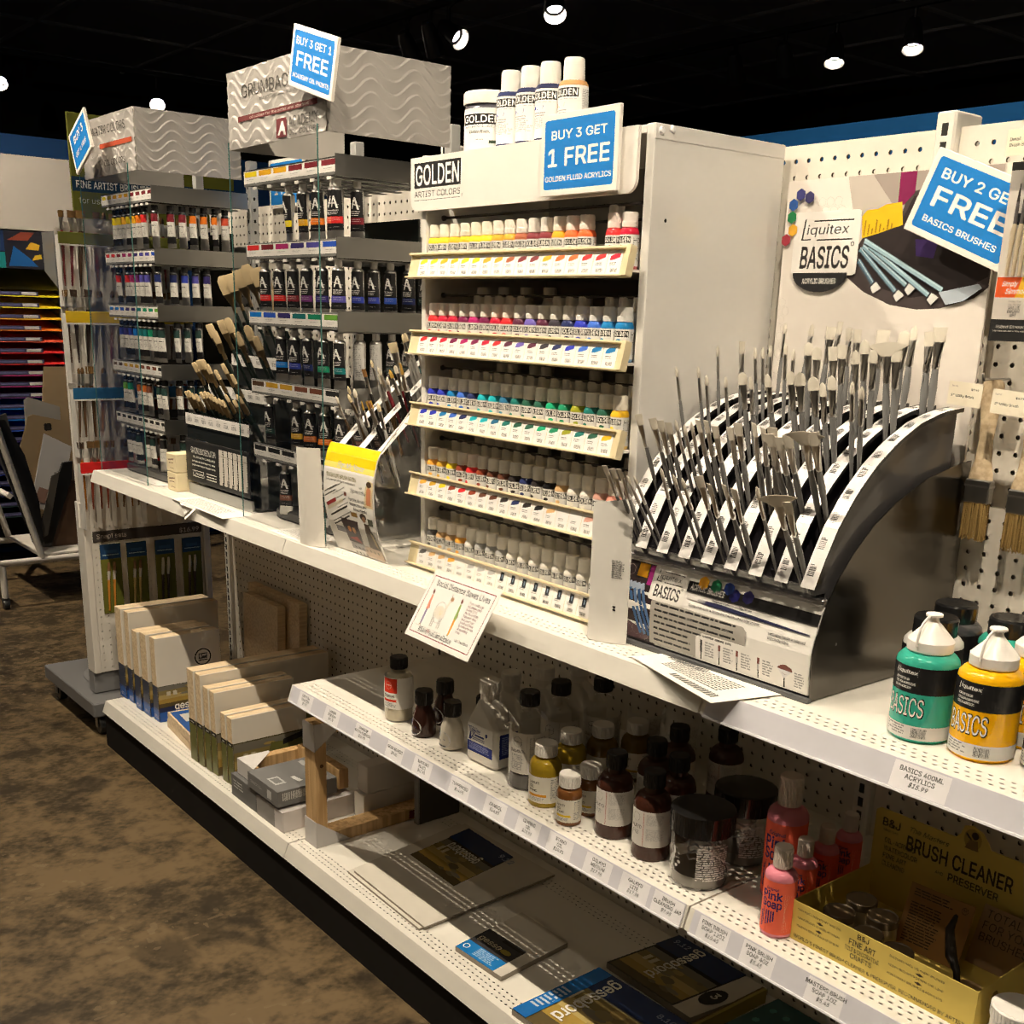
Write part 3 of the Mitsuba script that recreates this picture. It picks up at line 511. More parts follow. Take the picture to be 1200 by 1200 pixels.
offer((-1.202, 0.0, 1.754), nrm((0.138, 0, 0.062)), nrm((-0.062, 0, 0.138)), 0.152, 0.115, [('BUY 3', 0.5, 0.62, 0.17, 0.55), ('GET 1 FREE', 0.5, 0.30, 0.11, 0.62)], 'blue and white offer sign on its corner before the far waved header')
offer((-0.862, 0.428, 1.678), (1, 0, 0), (0, 0, 1), 0.205, 0.128, [('BUY 3 GET', 0.5, 0.62, 0.15, 0.72), ('1 FREE', 0.5, 0.28, 0.2, 0.7)], 'blue offer sign at the pegboard top, seen through the nearer tube display')
# ================================================================ the steel brush display
LX0, LX1 = 1.002, 1.383
ds = thing('brush_display', 'curved steel counter display full of grey-handled brushes', 'brush display')
SIDE = [(0.074, 0.910), (0.070, 0.976), (0.079, 1.010), (0.091, 1.045), (0.112, 1.080), (0.138, 1.110), (0.178, 1.145), (0.226, 1.173), (0.30, 1.203), (0.38, 1.219), (0.412, 1.222), (0.412, 0.910)]
YZ = lambda x: mat((0, 1, 0), (0, 0, 1), (1, 0, 0), (x, 0, 0))
for x in (LX1 - 0.0015, LX0):
    m = Mesh(); prism(m, SIDE, 0, 0.0015, (0.4, 0.4, 0.4), YZ(x)); part(ds, 'side_plate', m, 'brushed_steel', label='brushed steel side plate with a curved front edge')
m = Mesh(); lathe(m, [(0.0022, 0), (0.0, 0.0008)], (0.5, 0.5, 0.5), 10, mat((0, 1, 0), (0, 0, 1), (1, 0, 0), (LX1, 0.122, 0.985))); part(ds, 'rivet', m, 'metal')
m = Mesh(); box(m, (LX0 + 0.002, 0.075, 0.9085), (LX1 - 0.002, 0.41, 0.918), (0.03, 0.03, 0.03)); box(m, (LX0 - 0.002, 0.066, 0.9085), (LX1 + 0.002, 0.075, 0.915), (0.09, 0.09, 0.095)); part(ds, 'base_tray', m, 'satin', label='black base tray')
# curved printed front panel
PF = [(0.0735, 0.918), (0.0705, 0.945), (0.0695, 0.976), (0.0735, 0.995), (0.0785, 1.010), (0.0845, 1.028), (0.0900, 1.0425)]
arc = np.concatenate([[0], np.cumsum(np.hypot(*np.diff(np.array(PF), axis=0).T))])
W = LX1 - LX0 - 0.006; H = arc[-1]
class Bent(Print):
    def put(self, m, eps=0.00012):
        for q, f, col, k in self.items:
            # split tall triangles along v so that they follow the curve
            import trimesh
            V = np.column_stack([q, np.zeros(len(q))]); F = np.array(f)
            if F.shape[1] == 4: F = np.vstack([F[:, [0, 1, 2]], F[:, [0, 2, 3]]])
            if np.ptp(q[:, 1]) > 0.02: V, F = trimesh.remesh.subdivide_to_size(V, F, 0.02, max_iter=8)
            y = np.interp(V[:, 1], arc, [a for a, b in PF]); z = np.interp(V[:, 1], arc, [b for a, b in PF]); m.add(np.column_stack([LX0 + 0.003 + V[:, 0], y - eps * k, z + eps * 0.3 * k]), F, col)
m = Mesh()
for (y0, z0), (y1, z1) in zip(PF, PF[1:]): quad(m, (LX0 + 0.003, y0, z0), (LX1 - 0.003, y0, z0), (LX1 - 0.003, y1, z1), (LX0 + 0.003, y1, z1), CARD); quad(m, (LX0 + 0.003, y0 + 0.002, z0), (LX0 + 0.003, y1 + 0.002, z1), (LX1 - 0.003, y1 + 0.002, z1), (LX1 - 0.003, y0 + 0.002, z0), CARD)
fp = part(ds, 'front_panel', m, 'satin', label='printed card front panel')
def hexagon(p, x, y, r, col, a=30): return p.poly([(x + r * math.cos(math.radians(a + 60 * i)), y + r * math.sin(math.radians(a + 60 * i))) for i in range(6)], col)
def hexline(p, x, y, r, w, col):
    q = [(x + r * math.cos(math.radians(30 + 60 * i)), y + r * math.sin(math.radians(30 + 60 * i))) for i in range(6)]
    for a, b in zip(q, q[1:] + q[:1]): p.line(*a, *b, w, col)
def badge(p, x, y, w, h):
    """The white rounded badge with its two-line logo."""
    p.poly([(x + a, y + b) for a, b in rounded(w, h, w * 0.06)], (0.80, 0.78, 0.74)); p.layer()
    k = (0.025, 0.022, 0.022)
    p.line(x + w * 0.135, y + h * 0.57, x + w * 0.17, y + h * 0.885, w * 0.022, k).rect(x + w * 0.12, y + h * 0.555, x + w * 0.27, y + h * 0.575, k)
    p.rect(x + w * 0.30, y + h * 0.840, x + w * 0.90, y + h * 0.862, k).rect(x + w * 0.36, y + h * 0.545, x + w * 0.90, y + h * 0.567, k)
    p.text('iquitex', x + w * 0.20, y + h * 0.645, h * 0.145, k, width=w * 0.63, bold=False, shear=0.15)
    p.text('BASICS', x + w * 0.5, y + h * 0.12, h * 0.33, k, width=w * 0.74, align='c', shear=0.05); p.ring(x + w * 0.91, y + h * 0.48, w * 0.018, w * 0.028, k, 12); p.layer()
p = Bent(W, H); K = (0.018, 0.017, 0.018)
p.poly([(0, 0), (W * 0.215, 0), (W * 0.19, H * 0.35), (W * 0.19, H * 0.98), (0, H * 0.98)], (0.030, 0.018, 0.020)); p.layer()
p.poly([(W * 0.01, H * 0.08), (W * 0.06, H * 0.22), (W * 0.12, H * 0.18), (W * 0.19, H * 0.06), (W * 0.14, H * 0.02), (W * 0.05, H * 0.02)], (0.10, 0.055, 0.065))
for x, y in ((0.03, 0.86), (0.03, 0.42), (0.06, 0.12), (0.11, 0.14), (0.155, 0.10), (0.012, 0.66)): hexline(p, W * x, H * y, 0.0095, 0.0006, (0.30, 0.24, 0.22))
p.layer().rect(W * 0.070, H * 0.80, W * 0.130, H * 0.97, (0.80, 0.36, 0.01)).rect(W * 0.135, H * 0.72, W * 0.19, H * 0.97, (0.36, 0.02, 0.20)); p.layer()
for i, (x, c) in enumerate(((0.05, (0.05, 0.12, 0.26)), (0.075, (0.10, 0.18, 0.34)), (0.10, (0.03, 0.08, 0.2)), (0.125, (0.08, 0.15, 0.30)))): p.line(W * x, H * 0.66, W * (x + 0.085), H * 0.10, 0.006, c).layer().line(W * (x - 0.010), H * 0.72, W * (x + 0.002), H * 0.64, 0.009, (0.30, 0.36, 0.46)).layer()
p.poly([(W * 0.19, H * 0.02), (W * 0.70, H * 0.02), (W * 0.70, H * 0.50), (W * 0.68, H * 0.55), (W * 0.19, H * 0.58)], (0.36, 0.34, 0.31)); p.layer()
for i in range(7): p.lines(W * 0.215, H * (0.545 - 0.075 * i), W * (0.66 if i < 4 else 0.42), H * (0.50 - 0.075 * i), 1, K, R, 0.55, 0.1)
p.poly([(W * 0.45, 0.0), (W, 0.0), (W, H * 0.34), (W * 0.48, H * 0.34), (W * 0.45, H * 0.28)], (0.76, 0.74, 0.71)); p.rect(W * 0.36, H * 0.775, W, H * 0.905, K).layer()
p.text('ACRYLIC BRUSHES', W * 0.375, H * 0.808, H * 0.072, (0.8, 0.78, 0.75), width=W * 0.175, shear=0.1)
for x, y, c in ((0.435, 0.92, (0.80, 0.38, 0.02)), (0.50, 0.92, (0.01, 0.20, 0.08)), (0.565, 0.93, (0.02, 0.05, 0.26)), (0.60, 0.865, (0.02, 0.02, 0.16)), (0.665, 0.885, (0.03, 0.025, 0.13))): hexagon(p, W * x, H * y, 0.0105, c)
p.line(W * 0.37, H * 0.715, W * 0.47, H * 0.705, 0.005, (0.62, 0.60, 0.58)).poly([(W * 0.43, H * 0.722), (W * 0.55, H * 0.725), (W * 0.98, H * 0.668), (W * 0.98, H * 0.655), (W * 0.50, H * 0.675), (W * 0.43, H * 0.693)], (0.018, 0.02, 0.06))
p.text('Stainless steel non-rusting ferrule', W * 0.50, H * 0.735, H * 0.026, K, width=W * 0.20).text('Quality white nylon is durable and maintains sharp edge or point', W * 0.39, H * 0.615, H * 0.026, K, width=W * 0.36)
p.text('Lacquered handle is balanced', W * 0.80, H * 0.555, H * 0.03, K, width=W * 0.17).text('and comfortable.', W * 0.80, H * 0.505, H * 0.03, K, width=W * 0.10); p.layer()
for i, x in enumerate((0.48, 0.575, 0.665, 0.77)):
    p.rect(W * x - 0.001, H * 0.02, W * x + 0.001, H * 0.12, K).rect(W * x - 0.002, H * 0.11, W * x + 0.002, H * 0.19, (0.45, 0.44, 0.43) if i else K).rect(W * x - 0.0022, H * 0.19, W * x + 0.0022, H * 0.26, (0.16, 0.05, 0.04) if i else K); p.lines(W * (x + 0.02), H * 0.25, W * (x + 0.07), H * 0.06, 6, (0.3, 0.3, 0.3), R)
p.poly([(W * 0.885, H * 0.17), (W * 0.86, H * 0.225), (W * 0.875, H * 0.26), (W * 0.895, H * 0.275), (W * 0.925, H * 0.25), (W * 0.93, H * 0.215), (W * 0.90, H * 0.16)], (0.16, 0.05, 0.04)).poly([(W * 0.892, H * 0.11), (W * 0.862, H * 0.215), (W * 0.928, H * 0.21)], (0.66, 0.65, 0.66)).rect(W * 0.891, H * 0.01, W * 0.897, H * 0.12, K).lines(W * 0.94, H * 0.22, W * 0.985, H * 0.04, 6, (0.3, 0.3, 0.3), R)
badge(p, W * 0.165, H * 0.565, W * 0.190, H * 0.43)
m = Mesh(); p.put(m); part(fp, 'print', m, 'satin', label='printed picture, logo badge and small text')
m = Mesh(); box(m, (LX0 + 0.002, 0.083, 1.0435), (LX1 - 0.002, 0.096, 1.053), (0.45, 0.45, 0.46), 0.002); part(ds, 'front_trim', m, 'metal', label='steel trim over the printed panel')
m = Mesh(); box(m, (LX0 + 0.003, 0.062, 1.0535), (LX1 - 0.003, 0.068, 1.0760), (1, 1, 1), 0.001); box(m, (LX0 + 0.003, 0.068, 1.0535), (LX1 - 0.003, 0.095, 1.056), (1, 1, 1)); part(ds, 'front_lip', m, 'acrylic', label='clear acrylic lip of the tray')
# inner rack: dividers with price strips along their curved tops
CUR = np.array([(0.060, 1.070), (0.075, 1.105), (0.098, 1.148), (0.130, 1.190), (0.170, 1.227), (0.215, 1.257), (0.265, 1.280), (0.320, 1.294), (0.372, 1.298)])
def cur(s):
    a = np.concatenate([[0], np.cumsum(np.hypot(*np.diff(CUR, axis=0).T))]); s = np.asarray(s) * a[-1]; return np.stack([np.interp(s, a, CUR[:, 0]), np.interp(s, a, CUR[:, 1])], -1)
NC = 8; DX = np.linspace(LX0 + 0.010, LX1 - 0.012, NC + 1); pitch = DX[1] - DX[0]
SMOKE = (0.030, 0.028, 0.034)
for i, x in enumerate(DX):
    s = np.linspace(0, 1, 20); c = cur(s); m = Mesh()
    low = [(0.345, 0.93), (0.100, 0.93), (0.100, 1.0585), (0.0695, 1.0590)]
    prism(m, [(a, b) for a, b in c] + [(0.372, 0.93)] + low[1:], -0.001, 0.001, SMOKE if i < NC else (0.075, 0.073, 0.076), YZ(x)); dv = part(ds, 'divider', m, 'gloss', label='smoky divider with a white price strip on its curved edge')
    m = Mesh(); hw = 0.0115
    for (y0, z0), (y1, z1) in zip(c, c[1:]):
        n = nrm((-(z1 - z0), (y1 - y0))) * 0.0012
        quad(m, (x - hw, y0 + n[0], z0 + n[1]), (x + hw, y0 + n[0], z0 + n[1]), (x + hw, y1 + n[0], z1 + n[1]), (x - hw, y1 + n[0], z1 + n[1]), (0.78, 0.76, 0.75))
    fr = np.linspace(0.03, 0.97, 11)
    for a in fr[:-1]:
        for j in range(7):
            s0 = a + 0.012 + 0.0062 * j; s1 = s0 + 0.0032 * (0.5 + R.random()); (y0, z0), (y1, z1) = cur([s0, s1]); n = nrm((-(z1 - z0), (y1 - y0))) * 0.0015; w0, w1 = (-0.0075, 0.003) if j != 6 else (-0.0075, -0.001)
            quad(m, (x + w0, y0 + n[0], z0 + n[1]), (x + w1, y0 + n[0], z0 + n[1]), (x + w1, y1 + n[0], z1 + n[1]), (x + w0, y1 + n[0], z1 + n[1]), (0.10, 0.10, 0.10))
    part(dv, 'price_strip', m, 'gloss', label='white strip of barcodes')
    m = Mesh()
    for sd in (-1, 1):
        for (y0, z0), (y1, z1) in zip(c, c[1:]): quad(m, (x + sd * hw, y0, z0 - 0.004), (x + sd * hw, y1, z1 - 0.004), (x + sd * hw, y1, z1 + 0.002), (x + sd * hw, y0, z0 + 0.002), (0.03, 0.03, 0.032))
    part(dv, 'strip_edge', m, 'gloss', label='dark edge under the strip', stuff=True)
tier_s = [0.03, 0.22, 0.43, 0.64, 0.86]; tilt = [28, 21, 12, 5, -4]
for k, s in enumerate(tier_s):
    y, z = cur(s); a = math.radians(tilt[k]); d = np.array([0, -math.sin(a), math.cos(a)]); n = np.array([0, math.cos(a), math.sin(a)]); m = Mesh()
    M = mat((1, 0, 0), n, d, (0, y + 0.026, z - 0.004)); box(m, (LX0 + 0.012, 0, -0.06), (LX1 - 0.014, 0.002, -0.002), SMOKE, 0, M); part(ds, 'cross_wall', m, 'gloss', label='smoky cross wall between tiers of brushes')
    m = Mesh(); M = mat((1, 0, 0), n, d, (0, y + 0.003, z - 0.010)); box(m, (LX0 + 0.012, 0, -0.014), (LX1 - 0.014, 0.0012, 0.0), (1, 1, 1), 0, M); part(ds, 'tier_lip', m, 'acrylic', label='clear lip across the tier')
# clear side pocket and back wall of the rack
m = Mesh(); box(m, (LX0 + 0.01, 0.374, 0.93), (LX1 - 0.010, 0.376, 1.30), (1, 1, 1)); part(ds, 'back_wall', m, 'acrylic', label='clear back wall of the rack')
# brushes
HG = (0.20, 0.20, 0.20); FER = (0.66, 0.65, 0.64); BRI = (0.70, 0.65, 0.56)
@functools.lru_cache(None)
def grey_brush(kind, size, handle=HG, bristle=BRI, ln=0.125):
    """Handle tip at z 0, pointing up z."""
    r = 0.0041 * size; fl = 0.036; bl = 0.013 + 0.006 * size
    h = Mesh(); lathe(h, [(0.0, 0.0), (r * 0.45, 0.002), (r * 0.8, ln * 0.45), (r * 1.15, ln * 0.78), (r * 0.85, ln)], handle, 10)
    f = Mesh(); z0, z1 = ln, ln + fl; prof = [(r * 0.9, z0 - 0.002), (r * 1.0, z0), (r * 1.12, z0 + 0.003), (r * 0.98, z0 + 0.005), (r * 1.1, z0 + 0.008), (r * 0.98, z0 + 0.010), (r * 0.95, z1)]
    wide = {'round': 1.0, 'flat': 1.7, 'filbert': 1.7, 'fan': 2.0, 'wide': 2.1}[kind]; thin = {'round': 1.0, 'flat': 0.5, 'filbert': 0.5, 'fan': 0.35, 'wide': 0.45}[kind]
    P = np.array(prof); a = np.arange(13) * 2 * np.pi / 12
    vs = []
    for rr, z in P:
        t = max(0.0, (z - z0 - 0.008) / (fl - 0.008)); vs.append(np.column_stack([rr * np.cos(a) * (1 + (wide - 1) * t), rr * np.sin(a) * (1 + (thin - 1) * t), np.full(13, z)]))
    k = len(P); f.add(np.vstack(vs), [[i * 13 + j, i * 13 + j + 1, (i + 1) * 13 + j + 1, (i + 1) * 13 + j] for i in range(k - 1) for j in range(12)], FER)
    b = Mesh(); rows = 6; vs = []
    for i in range(rows + 1):
        t = i / rows; z = z1 - 0.001 + bl * t
        if kind == 'round': wx = wy = r * (0.95 + 0.25 * math.sin(t * 2.2)) * (1 - t ** 3)
        elif kind == 'fan': wx = r * (2.2 + 5.5 * t) * (1 if t < 0.95 else 0.97); wy = r * 0.35 * (1 - 0.5 * t); z = z
        elif kind == 'filbert': wx = r * wide * 1.1 * math.sqrt(max(0, 1 - t ** 4)); wy = r * 0.55 * (1 - 0.7 * t)
        else: wx = r * wide * (1.0 + 0.12 * t); wy = r * 0.5 * (1 - 0.75 * t)
        q = np.column_stack([wx * np.cos(a), wy * np.sin(a), np.full(13, z)])
        if kind == 'fan': q[:, 2] -= bl * 0.35 * t * (q[:, 0] / max(r * 7.7, 1e-6)) ** 2
        vs.append(q)
    b.add(np.vstack(vs), [[i * 13 + j, i * 13 + j + 1, (i + 1) * 13 + j + 1, (i + 1) * 13 + j] for i in range(rows) for j in range(12)], bristle)
    top = vs[-1][:12]; b.add(np.vstack([top, top.mean(0)]), [[j, (j + 1) % 12, 12] for j in range(12)], bristle)
    return h.ply('satin'), f.ply('chrome'), b.ply('matte')
def dirs(d, spin=0.0):
    d = nrm(d); x = nrm(np.cross([0, 1, 0.0], d)) if abs(d[1]) < 0.95 else np.array([1.0, 0, 0]); y = np.cross(d, x); c, s = math.cos(spin), math.sin(spin); return c * x + s * y, -s * x + c * y, d
def brush(name, label, group, base, d, kind, size, spin=0.0, sleeve=False, **kw):
    """Stands with its handle tip at base, along d."""
    x, y, z = dirs(d, spin); M = mat(x, y, z, base); h, f, b = grey_brush(kind, size, **kw); q = thing(name, label, 'paint brush', group)
    part(q, 'handle', h, M=M); part(q, 'ferrule', f, M=M); part(q, 'bristles', b, M=M)
    return q
TIERW = ['front', 'second', 'third', 'fourth', 'rear']
KINDS = {0: ['flat', 'round', 'round', 'round', 'flat', 'flat', 'round', 'fan'], 1: ['flat', 'flat', 'round', 'flat', 'flat', 'flat', 'wide', 'fan'], 2: ['round', 'round', 'round', 'filbert', 'filbert', 'filbert', 'filbert', 'round'],
    3: ['round', 'flat', 'round', 'round', 'filbert', 'flat', 'filbert', 'fan'], 4: ['round', 'round', 'filbert', 'flat', 'wide', 'wide', 'filbert', 'wide']}
NUM = {0: [3, 2, 1, 2, 2, 2, 1, 2], 1: [1, 3, 3, 3, 2, 3, 3, 2], 2: [1, 2, 1, 2, 1, 2, 3, 2], 3: [1, 1, 3, 2, 2, 2, 3, 2], 4: [0, 1, 1, 2, 2, 1, 2, 2]}
SIZ = {0: 0.85, 1: 0.92, 2: 0.98, 3: 1.0, 4: 1.1}
for k, s in enumerate(tier_s):
    y, z = cur(s); a = tilt[k]
    for c in range(NC):
        n = NUM[k][c]; al0 = math.radians(a + R.uniform(-3, 3)); si0 = math.radians(R.uniform(-4, 2))
        for j in range(n):
            o = j - (n - 1) / 2; x = (DX[c] + DX[c + 1]) / 2 + o * 0.0118; al = al0; si = si0 + math.radians(1.6 * o)
            d = nrm((math.sin(si), -math.sin(al) * math.cos(si), math.cos(al) * math.cos(si))); up = R.uniform(-0.008, 0.008) + (0.122, 0.118, 0.116, 0.108, 0.104)[k]; total = 0.125 + 0.036
            base_ = np.array([x, y + 0.014, z - 0.006]) - d * (total - up)
            kind = KINDS[k][c] if not (KINDS[k][c] in ('fan', 'wide') and j > 0) else 'flat'; size = SIZ[k] * (0.75 if kind == 'round' else 1.0) * (0.85 + 0.04 * c)
            q = brush('paint_brush', f'grey {kind} brush, {["only one", "first", "second", "third", "fourth"][0 if n == 1 else j + 1]} in slot {ORD[c]} from cabinet, {TIERW[k]} tier of steel display', f'brushes in the {TIERW[k]} tier of the steel display', base_, d, kind, round(size, 2), R.uniform(-0.5, 0.5))
            if kind in ('fan', 'wide') or (k >= 1 and R.random() < 0.35):   # clear sleeve
                xx, yy, zz = dirs(d); m = Mesh(); o = base_ + d * (total - 0.052); w = 0.007 * size * (2.3 if kind == 'fan' else 1.2); hh = 0.088
                quad(m, o - xx * w - yy * 0.005, o + xx * w - yy * 0.005, o + xx * w + d * hh - yy * 0.004, o - xx * w + d * hh - yy * 0.004, (1, 1, 1)); part(q, 'sleeve', m, 'acrylic', label='clear plastic sleeve')
# display card behind the rack
card = thing('display_card', 'large printed card with logo badge and brush picture behind the steel display', 'display card')
cx0, cx1, cz0, cz1, cyy = 0.995, 1.368, 1.02, 1.632, 0.4165
m = Mesh(); box(m, (cx0, cyy, cz0), (cx1, cyy + 0.005, cz1), (0.74, 0.69, 0.64)); part(card, 'board', m, 'satin')
p = Print(cx1 - cx0, cz1 - cz0); w, h = p.w, p.h
for gx in range(3):
    for gy in range(3): hexline(p, 0.070 + gx * 0.0155 + (gy % 2) * 0.008, h - 0.035 - gy * 0.0137, 0.0075, 0.0005, (0.55, 0.51, 0.47)); 
for gy in range(9): hexline(p, 0.008 + (gy % 2) * 0.008, h - 0.19 - gy * 0.0137, 0.0075, 0.0005, (0.55, 0.51, 0.47))
def cp_(u, v): return (u, h - v)      # metres along the card and down from its top
P_ = lambda *q: [cp_(*x) for x in q]
p.poly(P_((0.115, 0.0), (w, 0.0), (w, 0.09), (0.30, 0.075), (0.17, 0.075), (0.13, 0.05)), (0.50, 0.45, 0.40)); p.layer()
p.poly(P_((0.16, 0.0), (w, 0.0), (w, 0.06), (0.26, 0.050), (0.20, 0.045)), (0.34, 0.29, 0.26)); p.layer()
p.poly(P_((0.131, 0.150), (0.140, 0.110), (0.160, 0.082), (0.215, 0.070), (0.225, 0.030), (0.28, 0.020), (w, 0.030), (w, 0.165), (0.353, 0.180), (0.300, 0.195), (0.262, 0.197), (0.215, 0.191), (0.165, 0.172)), (0.06, 0.045, 0.045)); p.layer()
p.poly(P_((0.150, 0.120), (0.160, 0.088), (0.215, 0.076), (0.235, 0.035), (0.30, 0.030), (w - 0.002, 0.045), (w - 0.002, 0.150), (0.330, 0.170), (0.25, 0.180), (0.19, 0.165)), (0.022, 0.015, 0.016)); p.layer()
p.poly(P_((0.208, 0.0), (0.236, 0.0), (0.236, 0.030), (0.220, 0.046), (0.209, 0.048)), (0.20, 0.01, 0.07)).poly(P_((0.246, 0.096), (0.285, 0.098), (0.280, 0.124), (0.250, 0.120)), (0.05, 0.02, 0.14)); p.layer()
p.poly(P_((0.148, 0.060), (0.156, 0.051), (0.175, 0.050), (0.190, 0.044), (0.216, 0.042), (0.222, 0.075), (0.205, 0.079), (0.180, 0.086), (0.152, 0.092)), (0.75, 0.48, 0.01)); p.layer()
for i in range(9): p.line(*cp_(0.156 + i * 0.0068, 0.066 + 0.006 * (i % 3)), *cp_(0.155 + i * 0.0068, 0.089 - 0.0014 * i), 0.0022, (0.34, 0.18, 0.01)).layer()
for i, (x0, y0, x1, y1, c) in enumerate(((0.151, 0.125, 0.182, 0.160, (0.10, 0.18, 0.25)), (0.152, 0.108, 0.224, 0.172, (0.16, 0.28, 0.36)), (0.157, 0.104, 0.242, 0.163, (0.22, 0.36, 0.44)), (0.168, 0.104, 0.282, 0.177, (0.26, 0.42, 0.50)), (0.160, 0.096, 0.303, 0.169, (0.30, 0.46, 0.54)))):
    p.line(*cp_(x0, y0), *cp_(x1, y1), 0.0078, c).layer().line(*cp_(x0, y0 - 0.0022), *cp_(x1, y1 - 0.0022), 0.0012, (0.55, 0.66, 0.70)).layer().line(*cp_(x0, y0 + 0.0042), *cp_(x1, y1 + 0.0042), 0.0012, (0.03, 0.04, 0.06)).layer()
    if i < 4:
        b0 = np.array(cp_(x1, y1)); dd = nrm(b0 - np.array(cp_(x0, y0))); nn = np.array([-dd[1], dd[0]])
        p.poly([b0 - nn * 0.006, b0 + dd * 0.012 - nn * 0.0085, b0 + dd * 0.015 + nn * 0.007, b0 + nn * 0.006], (0.66, 0.66, 0.64)).layer().line(*(b0 - nn * 0.007), *(b0 + nn * 0.007), 0.0025, (0.02, 0.02, 0.03)).layer()
p.poly(P_((0.298, 0.172), (0.360, 0.160), (0.366, 0.166), (0.340, 0.184), (0.312, 0.190)), (0.42, 0.48, 0.56)); p.layer()
for x, y, c in ((0.030, 0.022, (0.06, 0.06, 0.22)), (0.048, 0.027, (0.05, 0.045, 0.14)), (0.017, 0.037, (0.03, 0.10, 0.34)), (0.016, 0.056, (0.02, 0.20, 0.07)), (0.020, 0.076, (0.72, 0.38, 0.04)), (0.008, 0.091, (0.36, 0.04, 0.06))): hexagon(p, *cp_(x, y), 0.0098, c)
cc = cp_(0.081, 0.143); p.poly([(cc[0] + 0.053 * math.cos(a), cc[1] + 0.030 * math.sin(a)) for a in np.linspace(math.pi, 2 * math.pi, 16)], (0.02, 0.02, 0.022)); p.layer().text('ACRYLIC BRUSHES', cc[0], cc[1] - 0.0165, 0.0078, (0.75, 0.73, 0.7), width=0.066, align='c').layer()
m = Mesh(); p.put(m, (cx0, cyy, cz0), (1, 0, 0), (0, 0, 1)); part(card, 'print', m, 'paper', label='printed hexagons, yellow and blue brushes on a dark oval')
p = Print(1, 1); badge(p, 0, 0, 0.126, 0.098); m = Mesh(); p.put(m, (cx0 + 0.023, cyy - 0.0035, cz1 - 0.147), (1, 0, 0), (0, 0, 1)); box(m, (cx0 + 0.025, cyy - 0.0034, cz1 - 0.145), (cx0 + 0.147, cyy - 0.0012, cz1 - 0.051), (0.8, 0.78, 0.74)); part(card, 'logo_badge', m, 'satin', label='white rounded logo badge')
# loose papers by the display
m = Mesh(); N = 10
pts0 = np.linspace(0, 1, N + 1); V = []
for t in pts0:
    x = 0.977 + 0.062 * t; y = 0.030 + 0.026 * t - 0.02 * t * (1 - t); V += [(x, y, ZM + 0.001), (x, y, 1.132 + 0.012 * t)]
m.add(V, [[2 * i, 2 * i + 2, 2 * i + 3, 2 * i + 1] for i in range(N)], (0.76, 0.74, 0.70))
m.add(np.array(V) + [0.0006, 0.001, 0], [[2 * i + 1, 2 * i + 3, 2 * i + 2, 2 * i] for i in range(N)], (0.76, 0.74, 0.70))
q = thing('white_card', 'blank white card standing between the white cabinet and the steel display', 'card'); part(q, 'sheet', m, 'paper')
p = Print(0.07, 0.22); p.lines(0.040, 0.135, 0.062, 0.105, 12, (0.1, 0.1, 0.1), R).rect(0.045, 0.058, 0.050, 0.061, BLACK).rect(0.045, 0.053, 0.050, 0.056, BLACK); mm = Mesh(); p.put(mm, (0.977, 0.0262, ZM + 0.002), (0.062, 0.024, 0), (0, 0, 1), 0.0003); part(q, 'print', mm, 'paper')
def sheet(o, u, v, w, h, bend=0.0, th=0.0006, col=(0.80, 0.78, 0.74), n=8):
    """A paper sheet that curves by bend (metres of sag at its free end, along -normal)."""
    m = Mesh(); u, v = nrm(u), nrm(v); nn = np.cross(u, v); V = []
    for t in np.linspace(0, 1, n + 1):
        for a in (0, w): V.append(np.asarray(o) + u * a + v * (h * t) - nn * bend * (1 - t) ** 2)
    V = np.array(V); F = [[2 * i, 2 * i + 1, 2 * i + 3, 2 * i + 2] for i in range(n)]
    m.add(V, F, col); m.add(V - nn * th, [f[::-1] for f in F], col); return m
q = thing('price_sheet', 'white sheet of barcodes sticking out from under the steel display', 'sheet of paper')
o = np.array([1.085, 0.068, ZM + 0.0020]); u = nrm((0.192, 0.003, 0)); v = nrm((-0.10, 0.10, 0)); 
A_, B_, C_, D_ = np.array([1.113, 0.090, ZM + 0.002]), np.array([1.345, 0.079, ZM + 0.002]), np.array([1.312, -0.048, ZM + 0.004]), np.array([1.098, 0.012, ZM + 0.004])
m = Mesh(); quad(m, D_, C_, B_, A_, (0.80, 0.77, 0.71)); quad(m, *(x - [0, 0, 0.0006] for x in (A_, B_, C_, D_)), (0.80, 0.77, 0.71)); part(q, 'sheet', m, 'paper')
m = Mesh(); e1, e2 = C_ - D_, A_ - D_
def onsheet(a, b): return D_ + e1 * a + (A_ - D_) * b * (1 - a) + (B_ - C_) * b * a + [0, 0, 0.0005]
for r_, (b0, b1, a0, a1) in enumerate(((0.62, 0.78, 0.10, 0.46), (0.10, 0.22, 0.42, 0.92))):
    for i in range(14): t0 = a0 + (a1 - a0) * i / 14; quad(m, onsheet(t0, b0), onsheet(t0 + (a1 - a0) / 22, b0), onsheet(t0 + (a1 - a0) / 22, b1), onsheet(t0, b1), (0.12, 0.12, 0.12))
for r_ in range(8):
    b0 = 0.30 + r_ * 0.055
    for i in range(16): t0 = 0.20 + 0.62 * i / 16; quad(m, onsheet(t0, b0), onsheet(t0 + 0.03, b0), onsheet(t0 + 0.03, b0 + 0.030), onsheet(t0, b0 + 0.030), (0.16, 0.16, 0.16))
part(q, 'print', m, 'paper', label='rows of small black print')
